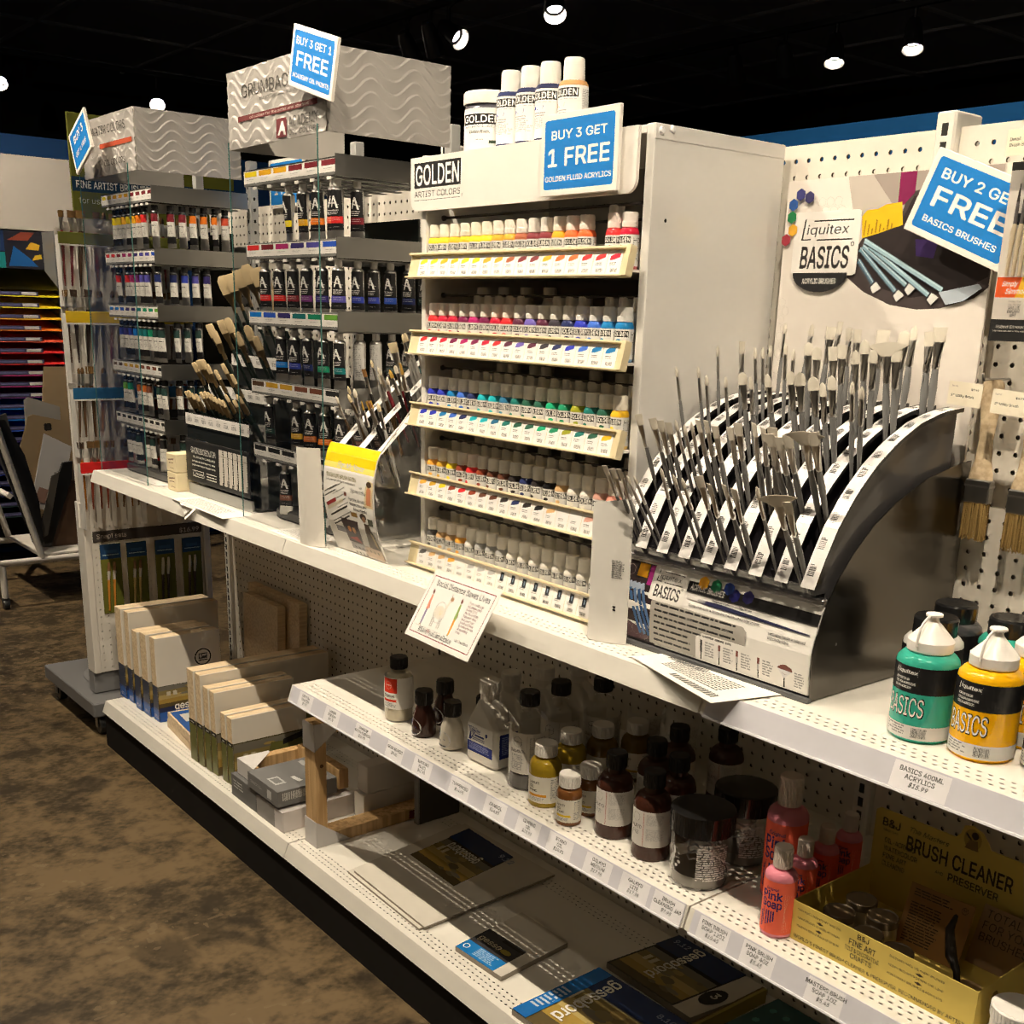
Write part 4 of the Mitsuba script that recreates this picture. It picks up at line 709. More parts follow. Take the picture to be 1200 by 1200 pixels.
# the llama card clipped to the shelf edge
TLc, TRc, BLc = np.array([0.588, 0.002, 0.952]), np.array([0.835, -0.033, 0.9655]), np.array([0.5625, -0.0535, 0.8305])
u = nrm(TRc - TLc); n = nrm(np.cross(u, TLc - BLc)); v = np.cross(n, u); w, h = 0.247, 0.133
q = thing('distance_card', 'white card with red border and llama drawing clipped to the shelf edge', 'card')
o = TLc - v * h; M = mat(u, v, n, o); m = Mesh(); sk = -0.020
prism(m, [(sk, 0), (w + sk, 0), (w, h), (0, h)], -0.0008, 0, (0.84, 0.83, 0.80), M); part(q, 'sheet', m, 'paper')
m = Mesh(); box(m, (0.06, 0.045, -0.010), (0.10, 0.075, -0.0009), (0.6, 0.6, 0.6), 0.001, M); part(q, 'clip', m, 'gloss', label='clear plastic clip behind the card')
p = Print(w, h); RED = (0.26, 0.02, 0.04); b = 0.011; S = lambda x, y: (x + sk * (1 - y / h), y)
for a, c in (((b, b), (w - b, b)), ((w - b, b), (w - b, h - b)), ((w - b, h - b), (b, h - b)), ((b, h - b), (b, b))): p.line(*S(*a), *S(*c), 0.0016, RED)
k = (0.05, 0.045, 0.05); p.text('Social Distance Saves Lives', w / 2, h - b - 0.0165, 0.0105, k, width=w * 0.80, align='c')
p.text('#SaveYourLlamaSpace', w * 0.40 - 0.012, b + 0.0045, 0.0095, k, width=w * 0.52, align='c')
for i, s in enumerate(['If you need to go', 'out, please keep', 'at least 1 full', 'one llama length', 'from each other,', 'and cover your', 'mouth and nose', 'to reduce the risk', 'of spreading', 'virus!']): p.text(s, w * 0.665 - 0.004 - 0.0009 * i, h - 0.0395 - i * 0.0062, 0.0046, (0.16, 0.05, 0.07))
p.text('xSoCloseXBook', w * 0.71 - 0.016, b + 0.0125, 0.0048, k)
# two standing people seen from the side with a llama between them
for x, c1, c2 in ((0.105, (0.70, 0.28, 0.20), (0.25, 0.22, 0.35)), (0.545, (0.30, 0.45, 0.14), (0.75, 0.33, 0.05))):
    X = w * x; p.disc(X + 0.001, h * 0.70, 0.0040, 0.0045, (0.16, 0.06, 0.05)).poly([(X - 0.005, h * 0.44), (X + 0.004, h * 0.44), (X + 0.004, h * 0.655), (X - 0.002, h * 0.655)], c1).poly([(X - 0.006, h * 0.22), (X - 0.001, h * 0.22), (X + 0.003, h * 0.44), (X - 0.004, h * 0.44)], c2).line(X + 0.001, h * 0.62, X + 0.006, h * 0.46, 0.0022, (0.3, 0.08, 0.07)).rect(X - 0.008, h * 0.205, X - 0.001, h * 0.22, (0.4, 0.3, 0.2))
g = (0.36, 0.34, 0.31); X = w * 0.30
p.disc(X, h * 0.455, 0.020, 0.0125, (0.74, 0.70, 0.62), 18).disc(X + 0.004, h * 0.46, 0.006, 0.006, (0.78, 0.62, 0.30)); p.line(X + 0.014, h * 0.47, X + 0.023, h * 0.66, 0.006, (0.74, 0.70, 0.62)).disc(X + 0.027, h * 0.68, 0.006, 0.0045, (0.40, 0.24, 0.15)).line(X + 0.0235, h * 0.70, X + 0.0225, h * 0.75, 0.002, g)
for dx in (-0.016, -0.010, 0.010, 0.016): p.line(X + dx, h * 0.40, X + dx - 0.001, h * 0.235, 0.0026, g)
p.ring(X, h * 0.455, 0.0195, 0.0203, g, 24); p.line(w * 0.09 - 0.016, h * 0.19, w * 0.50 - 0.016, h * 0.19, 0.0006, g).text('6 ft', w * 0.24, h * 0.145, 0.005, (0.6, 0.2, 0.2), align='c')
m = Mesh(); p.put(m, o, u, v); part(q, 'print', m, 'paper', label='printed heading, drawing and text inside a red frame')

# ================================================================ squeeze bottles on the near section
def squeeze(x, y, z, c, cap, label, logo=True, ang=-118, lab2=None):
    q = thing('squeeze_bottle', label, 'paint bottle'); M = tr(x, y, z) @ rz(math.radians(ang)); r = 0.0385
    m = Mesh(); lathe(m, [(0, 0.0), (r - 0.004, 0), (r, 0.005), (r, 0.098), (r - 0.001, 0.104), (r - 0.006, 0.110), (0.026, 0.1135), (0.022, 0.115), (0.022, 0.121)], c, 36, split=35); part(q, 'body', m, 'gloss', M)
    if cap == 'spout':
        m = Mesh(); lathe(m, [(0.0275, 0.114), (0.0285, 0.1155), (0.0285, 0.1275), (0.0270, 0.1290), (0.0068, 0.1515), (0.0060, 0.1570), (0.0105, 0.1580), (0.0105, 0.1605), (0.0098, 0.1612), (0, 0.1612)], (0.82, 0.79, 0.75), 16, M=None, split=12)
        t = np.linspace(0, 1, 9); tube(m, [(0.0090 + 0.0215 * a + 0.006 * math.sin(a * 3.14), 0.0, 0.1595 - 0.036 * a + 0.005 * math.sin(a * 3.14)) for a in t], 0.0019, (0.78, 0.75, 0.71), 6); part(q, 'spout_cap', m, 'satin', M, label='white cone spout with a strap')
    else:
        m = Mesh(); lathe(m, [(0.0275, 0.112), (0.0285, 0.113), (0.0285, 0.134), (0.0265, 0.137), (0, 0.1365)], (0.014, 0.014, 0.015), 28); part(q, 'cap', m, 'gloss', M, label='black screw cap')
    wd = 2 * math.pi * r; p = Print(wd, 0.094); p.rect(0.0, 0.060, wd, 0.094, (0.012, 0.012, 0.013), 40)
    p.rect(0.0, 0.0, wd, 0.018, (0.60, 0.585, 0.56), 40); p.layer(); W_ = (0.80, 0.78, 0.76); cx = wd / 2
    p.line(cx - 0.020, 0.0825, cx - 0.0185, 0.0905, 0.0011, W_).rect(cx - 0.0195, 0.0822, cx + 0.012, 0.0829, W_).rect(cx - 0.015, 0.0900, cx + 0.013, 0.0907, W_).text('iquitex', cx - 0.0165, 0.0843, 0.0046, W_, width=0.028, shear=0.15)
    for i, s in enumerate(('ACRYLIC COLOR', 'COULEUR ACRYLIQUE', 'COLOR ACRILICO')): p.text(s, cx - 0.020, 0.0755 - i * 0.0052, 0.0029, W_, width=(0.022, 0.030, 0.025)[i])
    k = (0.012, 0.012, 0.013); p.text('BASICS', cx - 0.002, 0.0295, 0.0248, k, width=0.0530, align='c').layer().text('BASICS', cx - 0.0022, 0.0302, 0.0236, (0.80, 0.77, 0.73), width=0.0508, align='c', bold=False)
    p.lines(cx - 0.028, 0.0165, cx + 0.004, 0.003, 4, (0.25, 0.25, 0.25), R).bars(cx + 0.012, 0.003, cx + 0.030, 0.0155, (0.10, 0.10, 0.10), R, 16)
    m = Mesh(); p.wrap(m, r + 0.0002, 0.005); part(q, 'printed_label', m, 'satin', M)
TEAL = (0.04, 0.38, 0.28); YEL = (0.85, 0.44, 0.006)
ZS = ZM + 0.0002
squeeze(1.540, 0.092, ZS, TEAL, 'spout', 'teal squeeze bottle with white spout and black label band on the shelf edge', ang=-122+30)
squeeze(1.621, 0.098, ZS, YEL, 'spout', 'yellow squeeze bottle with white spout, foremost on the shelf edge', ang=-122+30)
squeeze(1.498, 0.172, ZS, (0.72, 0.70, 0.67), 'cap', 'white squeeze bottle with black cap beside the steel display', ang=-122+30)
squeeze(1.7015, 0.125, ZS, (0.035, 0.04, 0.05), 'cap', 'dark grey squeeze bottle cut by the photo edge on the shelf', ang=-128+30)
squeeze(1.632, 0.186, ZS, YEL, 'spout', 'yellow squeeze bottle with spout standing behind the dark grey one', ang=-110+30)
squeeze(1.560, 0.252, ZS, TEAL, 'cap', 'teal squeeze bottle with black cap behind the teal spout bottle', ang=-115+30)
squeeze(1.474, 0.262, ZS, (0.05, 0.05, 0.055), 'cap', 'dark squeeze bottle with black cap behind the white one by the steel plate', ang=-115+30)
squeeze(1.562, 0.352, ZS, YEL, 'spout', 'yellow squeeze bottle with spout standing rearmost by the pegboard', ang=-10+30)
squeeze(1.650, 0.300, ZS, (0.05, 0.05, 0.055), 'cap', 'dark squeeze bottle with black cap between the two rear yellow bottles', ang=-115+30)
squeeze(1.735, 0.245, ZS, (0.05, 0.05, 0.055), 'cap', 'dark squeeze bottle with black cap at the photo edge by the pegboard', ang=-115+30)
# ================================================================ bottles on the lower shelf
ZQ = ZMID + 0.0002
def hull(pts, r, col, m=None, sub=2):
    """A rounded solid: the hull of spheres of radius r at the points."""
    import trimesh
    s = trimesh.creation.icosphere(sub, 1.0).vertices; r = np.broadcast_to(np.asarray(r, float), (len(pts),))
    h = trimesh.convex.convex_hull(np.vstack([np.asarray(p) + s * a for p, a in zip(pts, r)])); m = m or Mesh(); return m.add(h.vertices, h.faces, col)
def boxpts(x0, y0, z0, x1, y1, z1): return [(x, y, z) for x in (x0, x1) for y in (y0, y1) for z in (z0, z1)]
def cap_mesh(r, z0, z1, col, ribs=True, seg=24):
    m = Mesh(); lathe(m, [(r * 0.9, z0), (r, z0 + 0.001), (r, z1 - 0.002), (r * 0.93, z1), (0, z1)], col, seg)
    if ribs:
        for i in range(seg): a = 2 * np.pi * i / seg; tube(m, [(r * math.cos(a), r * math.sin(a), z0 + 0.002), (r * math.cos(a), r * math.sin(a), z1 - 0.003)], 0.0006, col, 4, cap=False)
    return m
def bottle(name, label, x, y, r, h, body, cap, capr, caph, neck=0.010, shoulder=0.022, group=None, z=ZQ, bmat='gloss', lab=None, ang=-110, liquid=None, capmat='satin', capw=None):
    """lab: (z0, height, angular width in m, draw(print)); liquid: (colour, level) inside a glass shell."""
    q = thing(name, label, 'bottle' if 'jar' not in name else 'jar', group); M = tr(x, y, z) @ rz(math.radians(ang)); hs = h - caph - neck
    n = 6; sh = [(capr * 0.86 + (r - capr * 0.86) * math.cos(math.pi / 2 * i / n), hs - shoulder + shoulder * math.sin(math.pi / 2 * i / n)) for i in range(n + 1)]
    prof = [(0, 0.0), (r - 0.004, 0.0), (r - 0.0012, 0.0012), (r, 0.004)] + sh + [(capr * 0.86, h - caph + 0.001)]
    m = Mesh(); lathe(m, prof, body, 28, split=50); part(q, 'body', m, bmat, M)
    if liquid:
        c, lv = liquid; m = Mesh(); pr_ = [(max(a - 0.0015, 0), max(b, 0.0025)) for a, b in prof if b < lv]; ra = np.interp(lv, [b for a, b in prof], [a for a, b in prof]) - 0.0015; lathe(m, pr_ + [(ra, lv), (0, lv)], c, 28, split=50); part(q, 'contents', m, 'gloss', M)
    part(q, 'cap', cap_mesh(capr, h - caph, h, cap), capmat, M)
    if lab:
        z0, hh, wd, draw = lab; p = Print(wd, hh); draw(p, wd, hh); m = Mesh(); p.wrap(m, r + 0.0001, z0); part(q, 'printed_label', m, 'paper', M)
    return q
BLK = (0.012, 0.012, 0.013); WCAP = (0.74, 0.71, 0.66)
def small(p, x0, y1, x1, y0, n, c=(0.25, 0.25, 0.25)): return p.lines(x0, y1, x1, y0, n, c, R, 0.5, 0.25)
def lab_red(p, w, h):
    p.rect(0, 0, w, h, (0.74, 0.70, 0.64), 20).layer().rect(w * 0.30, h * 0.52, w * 0.55, h * 0.98, (0.72, 0.045, 0.02), 6).layer().ring(w * 0.40, h * 0.76, 0.008, 0.0085, (0.8, 0.5, 0.4)); p.text('GAMBLIN', w * 0.40, h * 0.745, 0.0026, (0.85, 0.6, 0.5), align='c').text('GAMVAR', w * 0.31, h * 0.38, 0.0052, (0.1, 0.08, 0.07), width=w * 0.2).rect(w * 0.30, h * 0.24, w * 0.54, h * 0.31, (0.65, 0.05, 0.02), 6); small(p, w * 0.31, h * 0.19, w * 0.53, h * 0.05, 3)
bottle('varnish_bottle', 'clear bottle with red label block and black cap, farthest of the solvent row', 0.330, 0.088, 0.0315, 0.141, (1, 1, 1), BLK, 0.019, 0.026, lab=(0.030, 0.070, 0.14, lab_red), bmat='bottle_glass', liquid=((0.52, 0.46, 0.33), 0.108), ang=-53, shoulder=0.020, neck=0.006)
def pear(label, x, y, c, ang, labc):
    q = thing('medium_bottle', label, 'bottle'); M = tr(x, y, ZQ) @ rz(math.radians(ang))
    m = Mesh(); lathe(m, [(0, 0), (0.021, 0), (0.0245, 0.003), (0.0255, 0.012), (0.0250, 0.030), (0.022, 0.048), (0.017, 0.060), (0.014, 0.068), (0.014, 0.072)], c, 26, split=50); part(q, 'body', m, 'gloss', M)
    part(q, 'cap', cap_mesh(0.0185, 0.069, 0.099, BLK), 'gloss', M)
    p = Print(0.06, 0.042); e = [(0.030 + 0.024 * math.cos(a), 0.018 + 0.018 * math.sin(a)) for a in np.linspace(0, 2 * np.pi, 25)[:-1]]; p.poly(e, (0.62, 0.61, 0.60)); p.layer().poly([(0.010, 0.026), (0.022, 0.0355), (0.040, 0.034), (0.054, 0.014), (0.040, 0.018), (0.024, 0.024)], labc).rect(0.016, 0.004, 0.044, 0.0065, (0.08, 0.08, 0.1), 6); p.text('Gum', 0.02, 0.014, 0.004, (0.1, 0.1, 0.14)); m = Mesh(); p.wrap(m, lambda z: np.interp(z, [0, 0.012, 0.03, 0.048], [0.0255, 0.0258, 0.0254, 0.0224]), 0.004, 0, M); part(q, 'printed_label', m, 'paper')
pear('dark brown pear-shaped bottle with black cap beside the red-labelled bottle', 0.442, 0.077, (0.035, 0.012, 0.008), -100, (0.03, 0.04, 0.16))
pear('dark brown pear-shaped bottle behind the white pear-shaped one', 0.412, 0.152, (0.03, 0.012, 0.008), -95, (0.03, 0.04, 0.16))
pear('milky white pear-shaped bottle with black cap and blue label', 0.532, 0.084, (0.62, 0.57, 0.48), -95, (0.02, 0.03, 0.12))
pear('white pear-shaped bottle half hidden behind the jug with the blue label', 0.545, 0.158, (0.60, 0.55, 0.46), -95, (0.02, 0.03, 0.12))
JW = (0.66, 0.63, 0.57)
def jug_mesh():
    m = Mesh(); hull(boxpts(-0.034, -0.022, 0.012, 0.034, 0.022, 0.078) , 0.012, JW, m)
    hull([(-0.034, -0.022, 0.078), (-0.034, 0.022, 0.078), (0.034, -0.022, 0.078), (0.034, 0.022, 0.078), (-0.018, -0.010, 0.120), (-0.018, 0.010, 0.120), (0.004, -0.010, 0.112), (0.004, 0.010, 0.112)], 0.012, JW, m)
    t = np.linspace(0, 1, 10); tube(m, [(0.002 + 0.030 * a + 0.012 * math.sin(a * 3.14), 0, 0.122 - 0.012 * a - 0.032 * a ** 3) for a in t], [0.0105 - 0.001 * a for a in t], JW, 10)
    lathe(m, [(0.018, 0.124), (0.018, 0.142)], JW, 20, tr(-0.014, 0, 0)); return m.ply('satin')
JUG = jug_mesh(); JCAP = cap_mesh(0.0205, 0.140, 0.166, WCAP).ply('satin')
def jug(x, y, label, ang, printed=False, group=None):
    q = thing('solvent_jug', label, 'jug', group); M = tr(x, y, ZQ) @ rz(math.radians(ang)); part(q, 'body', JUG, M=M); part(q, 'cap', JCAP, M=M @ tr(-0.014, 0, 0), label='white screw cap')
    if printed:
        m = Mesh(); BL = (0.012, 0.022, 0.16)
        p = Print(0.076, 0.058); p.rect(0, 0.0, 0.076, 0.058, (0.70, 0.68, 0.64)).layer().rect(0, 0, 0.076, 0.021, BL).rect(0.056, 0.021, 0.076, 0.058, (0.70, 0.68, 0.64)).layer()
        p.rect(0.0, 0.050, 0.030, 0.0512, BL).text('Turpenoid', 0.004, 0.041, 0.0085, BL, width=0.034, shear=0.1).poly([(0.004, 0.024), (0.009, 0.041), (0.012, 0.041), (0.011, 0.028), (0.020, 0.041), (0.022, 0.040), (0.010, 0.023)], BL).rect(0.022, 0.034, 0.050, 0.0375, BL).rect(0.016, 0.0295, 0.052, 0.031, BL).rect(0.016, 0.026, 0.052, 0.0272, BL).poly([(0.054, 0.047), (0.061, 0.047), (0.0605, 0.041), (0.0575, 0.0385), (0.0545, 0.041)], BL)
        small(p, 0.006, 0.018, 0.066, 0.004, 5, (0.25, 0.28, 0.5)); p.put(m, (-0.038, -0.0342, 0.024), (1, 0, 0), (0, 0, 1))
        p = Print(0.046, 0.050); p.rect(0, 0, 0.046, 0.050, BL).layer(); small(p, 0.006, 0.044, 0.042, 0.006, 10, (0.2, 0.24, 0.45)); p.put(m, (0.0462, -0.023, 0.024), (0, 1, 0), (0, 0, 1)); part(q, 'printed_label', m, 'paper', M, label='blue and white printed label')
jug(0.642, 0.105, 'white plastic jug with blue label at the front of the solvent row', 2, True)
jug(0.622, 0.175, 'plain white plastic jug directly behind the blue-labelled jug', 4); jug(0.632, 0.252, 'plain white plastic jug third in the row of jugs', -4); jug(0.652, 0.330, 'rearmost plain white plastic jug by the pegboard', -2)
def lab_gam(p, w, h):
    p.rect(0, 0, w, h, (0.66, 0.63, 0.58), 20).layer().ring(w * 0.42, h * 0.78, 0.0092, 0.0098, (0.12, 0.11, 0.1)).text('GAMBLIN', w * 0.42, h * 0.765, 0.0028, (0.15, 0.13, 0.12), align='c').text('GAMSOL', w * 0.42, h * 0.52, 0.0058, (0.14, 0.12, 0.11), width=w * 0.22, align='c').rect(w * 0.545, h * 0.03, w * 0.55, h * 0.97, (0.4, 0.36, 0.33)); small(p, w * 0.33, h * 0.46, w * 0.52, h * 0.08, 9); small(p, w * 0.58, h * 0.9, w * 0.86, h * 0.1, 18, (0.35, 0.33, 0.3))
def clear(x, y, label, lab=True, group=None): bottle('solvent_bottle', label, x, y, 0.0365, 0.186, (1, 1, 1), BLK, 0.0185, 0.027, group=group, lab=(0.034, 0.080, 0.15, lab_gam) if lab else None, bmat='bottle_glass', liquid=((0.05, 0.045, 0.042), 0.030), ang=-55, shoulder=0.030, neck=0.012)
clear(0.765, 0.092, 'tall clear bottle with black cap and white label, front of the clear bottles'); clear(0.752, 0.180, 'tall clear bottle with black cap, second behind the labelled clear one'); clear(0.782, 0.262, 'tall clear bottle with black cap, third of the clear bottles')
clear(0.822, 0.345, 'tall clear bottle with black cap, fourth of the clear bottles'); clear(0.905, 0.350, 'rearmost tall clear bottle in the dark by the pegboard')
def lab_oil(st):
    def f(p, w, h):
        p.rect(0, 0, w, h, (0.66, 0.62, 0.53), 20).layer().rect(w * 0.30, h * 0.24, w * 0.55, h * 0.33, st, 6); k = (0.10, 0.08, 0.06); p.text('LINSEED', w * 0.31, h * 0.72, h * 0.085, k, width=w * 0.15).text('OIL', w * 0.31, h * 0.56, h * 0.1, k).text('STAND', w * 0.31, h * 0.42, h * 0.08, k); small(p, w * 0.31, h * 0.20, w * 0.53, h * 0.06, 3); small(p, w * 0.60, h * 0.92, w * 0.72, h * 0.1, 12)
    return f
OILC = (0.30, 0.20, 0.015); AMB = (0.17, 0.065, 0.018); AMD = (0.045, 0.014, 0.008)
def oil(x, y, c, st, label, group=None): bottle('oil_bottle', label, x, y, 0.0300, 0.117, c, WCAP, 0.0205, 0.024, group=group, lab=(0.010, 0.050, 0.15, lab_oil(st)), ang=-50, shoulder=0.020, neck=0.004, capmat='satin')
oil(0.846, 0.066, OILC, (0.60, 0.26, 0.02), 'yellow oil bottle with white cap and orange stripe, at the shelf front'); oil(0.826, 0.144, OILC, (0.5, 0.3, 0.02), 'yellow oil bottle with white cap just behind the front yellow one')
oil(0.836, 0.215, (0.16, 0.10, 0.015), (0.5, 0.3, 0.02), 'dark olive oil bottle with white cap, third in its row'); oil(0.860, 0.282, (0.14, 0.085, 0.015), (0.5, 0.3, 0.02), 'dark olive oil bottle with white cap, rearmost of its row')
def small_oil(x, y, label): bottle('small_oil_bottle', label, x, y, 0.0225, 0.093, AMB, WCAP, 0.0190, 0.024, lab=(0.008, 0.042, 0.115, lab_oil((0.62, 0.42, 0.02))), ang=-48, shoulder=0.012, neck=0.003)
small_oil(0.933, 0.047, 'small amber bottle with white cap and yellow stripe, at the shelf front'); small_oil(0.925, 0.103, 'small amber bottle with white cap behind the other small one')
def lab_gal(p, w, h):
    p.rect(0, 0, w, h, (0.62, 0.59, 0.55), 20).layer().rect(w * 0.465, h * 0.02, w * 0.472, h * 0.98, (0.5, 0.2, 0.18)).ring(w * 0.37, h * 0.80, 0.0072, 0.0077, (0.3, 0.25, 0.22)).text('GALKYD', w * 0.36, h * 0.50, 0.0058, (0.2, 0.17, 0.16), width=w * 0.17, align='c'); small(p, w * 0.50, h * 0.92, w * 0.70, h * 0.62, 11, (0.42, 0.40, 0.38)); small(p, w * 0.50, h * 0.52, w * 0.70, h * 0.18, 12, (0.42, 0.40, 0.38)); small(p, w * 0.30, h * 0.42, w * 0.43, h * 0.3, 3)
def amber(x, y, label): bottle('amber_bottle', label, x, y, 0.0315, 0.150, AMD, BLK, 0.0175, 0.028, lab=(0.026, 0.062, 0.15, lab_gal), ang=-63, shoulder=0.026, neck=0.008)
amber(1.0095, 0.082, 'amber bottle with black cap and white label beside the small oil bottle'); amber(1.103, 0.077, 'amber bottle with black cap and white label, nearest to the brush jar')
amber(1.008, 0.180, 'amber bottle with black cap behind the two front amber bottles'); amber(1.080, 0.160, 'amber bottle with black cap beside the brush jar, in the second row'); amber(0.985, 0.262, 'amber bottle with black cap, rearmost of the amber row'); amber(1.040, 0.330, 'amber bottle with black cap deep in shade by the pegboard')
def brush_jar(x, y, label):
    q = thing('brush_washing_jar', label, 'jar'); M = tr(x, y, ZQ) @ rz(math.radians(-62)); r = 0.0475
    m = Mesh(); lathe(m, [(0, 0), (r - 0.006, 0), (r - 0.001, 0.003), (r, 0.008), (r, 0.078), (r - 0.004, 0.086), (r - 0.006, 0.09)], (1, 1, 1), 36, split=50); part(q, 'glass', m, 'bottle_glass', M, label='clear glass wall')
    m = Mesh(); lathe(m, [(0, 0.004), (r - 0.004, 0.004), (r - 0.004, 0.022), (0, 0.022)], (0.20, 0.19, 0.17), 28); tube(m, [(0.02 * math.cos(a) * (1 + 0.3 * math.sin(a * 7)), 0.02 * math.sin(a), 0.030 + 0.0018 * a) for a in np.linspace(0, 25, 90)], 0.0016, (0.5, 0.5, 0.5), 5); part(q, 'coil', m, 'metal', M, label='metal coil inside')
    part(q, 'lid', cap_mesh(r + 0.003, 0.088, 0.125, BLK, seg=36), 'gloss', M, label='black screw lid')
    W_ = (0.62, 0.61, 0.58); p = Print(0.20, 0.062)
    for i in range(9): a = i * 0.9; p.line(0.055 + 0.010 * math.cos(a), 0.032 + 0.022 * math.sin(a * 0.7), 0.062 + 0.014 * math.sin(a * 1.7), 0.030 + 0.024 * math.cos(a * 1.1), 0.0016, W_)
    for i in range(6): p.disc(0.050 + 0.005 * i, 0.012 + 0.007 * (i % 4) + 0.01, 0.0035, 0.0028, W_, 8)
    p.lines(0.105, 0.060, 0.160, 0.004, 15, W_, R, 0.55, 0.1); p.text('BRUSH CLEANING JAR', 0.108, 0.0625, 0.0035, W_, width=0.045); m = Mesh(); p.wrap(m, r + 0.0002, 0.014); part(q, 'print', m, 'paper', M, label='white print on the glass')
brush_jar(1.2075, 0.080, 'glass brush jar with black lid and white print at the shelf end'); brush_jar(1.196, 0.196, 'glass brush jar with black lid in shade behind the front jar')
# pink soap
def lab_soap(p, w, h):
    p.rect(0, 0, w, h, (0.78, 0.13, 0.07), 24).layer(); NV = (0.03, 0.02, 0.14)
    for i in range(26): a = -1.6 + 3.2 * i / 25; p.line(w * 0.62, h * 0.42, w * 0.62 + 0.030 * math.cos(a), h * 0.42 + 0.030 * math.sin(a), 0.0004, (0.85, 0.38, 0.25))
    p.text('Pink', w * 0.46, h * 0.66, h * 0.15, NV, width=w * 0.25, align='c').text('Soap', w * 0.46, h * 0.50, h * 0.15, NV, width=w * 0.25, align='c').text('Original', w * 0.46, h * 0.84, h * 0.045, NV, align='c'); p.rect(w * 0.33, h * 0.08, w * 0.345, h * 0.40, NV).rect(w * 0.36, h * 0.12, w * 0.367, h * 0.46, NV)
    for i in range(4): p.rect(w * (0.40 + 0.03 * i), h * (0.16 + 0.03 * i), w * (0.415 + 0.03 * i), h * 0.44, NV)
def soap(x, y, r, h, label, group=None, ang=-68): bottle('soap_bottle', label, x, y, r, h, (0.62, 0.20, 0.26), (0.66, 0.58, 0.52), r * 0.56, h * 0.235, neck=0.002, shoulder=r * 0.55, lab=(h * 0.05, h * 0.60, r * 5.2, lab_soap), ang=ang, capmat='gloss', group=group)
soap(1.318, 0.145, 0.0310, 0.200, 'large pink soap bottle with pale cap at the end of the lower shelf'); soap(1.3830, 0.053, 0.0235, 0.137, 'small pink soap bottle at the shelf front beside the yellow box')
soap(1.364, 0.132, 0.0205, 0.118, 'small pink soap bottle second behind the front one'); soap(1.356, 0.196, 0.0205, 0.118, 'small pink soap bottle third behind the front one'); soap(1.352, 0.262, 0.0205, 0.118, 'rearmost small pink soap bottle by the pegboard', None)
# the yellow counter box of brush soap
OCH = (0.60, 0.46, 0.11); DK = (0.035, 0.02, 0.012)
bx = thing('counter_box', 'yellow printed counter box of brush soap tins with an upright back', 'box'); X0, X1, Y0, Y1 = 1.405, 1.688, 0.056, 0.250
m = Mesh(); box(m, (X0, Y0, ZQ), (X1, Y0 + 0.0015, ZQ + 0.061), OCH); part(bx, 'front_wall', m, 'paper')
m = Mesh(); box(m, (X0, Y0 + 0.0016, ZQ), (X0 + 0.0015, Y1, ZQ + 0.061), OCH); part(bx, 'side_wall', m, 'paper'); m = Mesh(); box(m, (X1 - 0.0015, Y0 + 0.0016, ZQ), (X1, Y1, ZQ + 0.061), OCH); part(bx, 'side_wall', m, 'paper')
m = Mesh(); box(m, (X0 + 0.0016, Y0 + 0.0016, ZQ), (X1 - 0.0016, Y1, ZQ + 0.0015), OCH); part(bx, 'floor', m, 'paper')
bw, bh = X1 - X0 + 0.012, 0.152
pts = [(0, 0), (bw, 0), (bw, bh), (bw * 0.62, bh), (bw * 0.60, bh + 0.010), (bw * 0.57, bh + 0.020), (bw * 0.52, bh + 0.026), (bw * 0.475, bh + 0.022), (bw * 0.46, bh + 0.008), (bw * 0.44, bh), (0.006, bh), (0, bh - 0.006)]
m = Mesh(); prism(m, pts, 0, 0.0015, OCH, FRONT(X0 - 0.006, Y1 + 0.0035, ZQ + 0.0005)); bk = part(bx, 'back_board', m, 'paper')
p = Print(bw, bh); p.text("B&J", 0.028, bh - 0.026, 0.0125, DK, align='c').text('SINCE 1957', 0.028, bh - 0.034, 0.003, DK, align='c').text('The Masters', bw * 0.30, bh - 0.020, 0.008, DK, align='c', bold=False, shear=0.3)
p.text('BRUSH CLEANER', bw * 0.47, bh - 0.050, 0.0225, DK, width=bw * 0.56, align='c').text('AND', bw * 0.36, bh - 0.067, 0.0045, DK).text('PRESERVER', bw * 0.56, bh - 0.070, 0.0115, DK, width=bw * 0.26, align='c')
for i, (s, w) in enumerate((('OIL-ACRYLIC', 0.050), ('WATERCOLOR', 0.056), ('FINE ART', 0.040), ('CLEANING', 0.038))): p.text(s, 0.020, bh - 0.052 - 0.0125 * i, 0.0078, DK, width=w)
p.text('USE', bw * 0.90, bh - 0.040, 0.010, DK, align='c').text('WITH', bw * 0.90, bh - 0.056, 0.010, DK, align='c'); p.text("GENERAL'S PENCIL CO.", bw * 0.82, bh - 0.088, 0.004, DK, align='c')
p.disc(bw * 0.525, bh + 0.0055, 0.0135, 0.016, (0.40, 0.27, 0.05), 16).layer().disc(bw * 0.535, bh + 0.012, 0.0055, 0.006, DK, 10).poly([(bw * 0.49, bh - 0.010), (bw * 0.56, bh - 0.010), (bw * 0.55, bh + 0.006), (bw * 0.51, bh + 0.004)], (0.20, 0.12, 0.04)).line(bw * 0.49, bh + 0.012, bw * 0.52, bh + 0.004, 0.003, DK)
m = Mesh(); p.put(m, (X0 - 0.006, Y1 + 0.002, ZQ + 0.0005), (1, 0, 0), (0, 0, 1)); part(bk, 'lettering', m, 'paper', label='dark old-style lettering')
fw, fh = X1 - X0, 0.061; p = Print(fw, fh)
for i, s in enumerate(('SAVES MONEY, SAVES BRUSHES, SAVES TIME', 'CLEANS BRUSHES CLOGGED WITH PAINT', 'PREVENTS BRISTLE BUILD-UP OF SOAP')): p.text(s, 0.010, fh - 0.012 - i * 0.0128, 0.0030, DK, width=0.072)
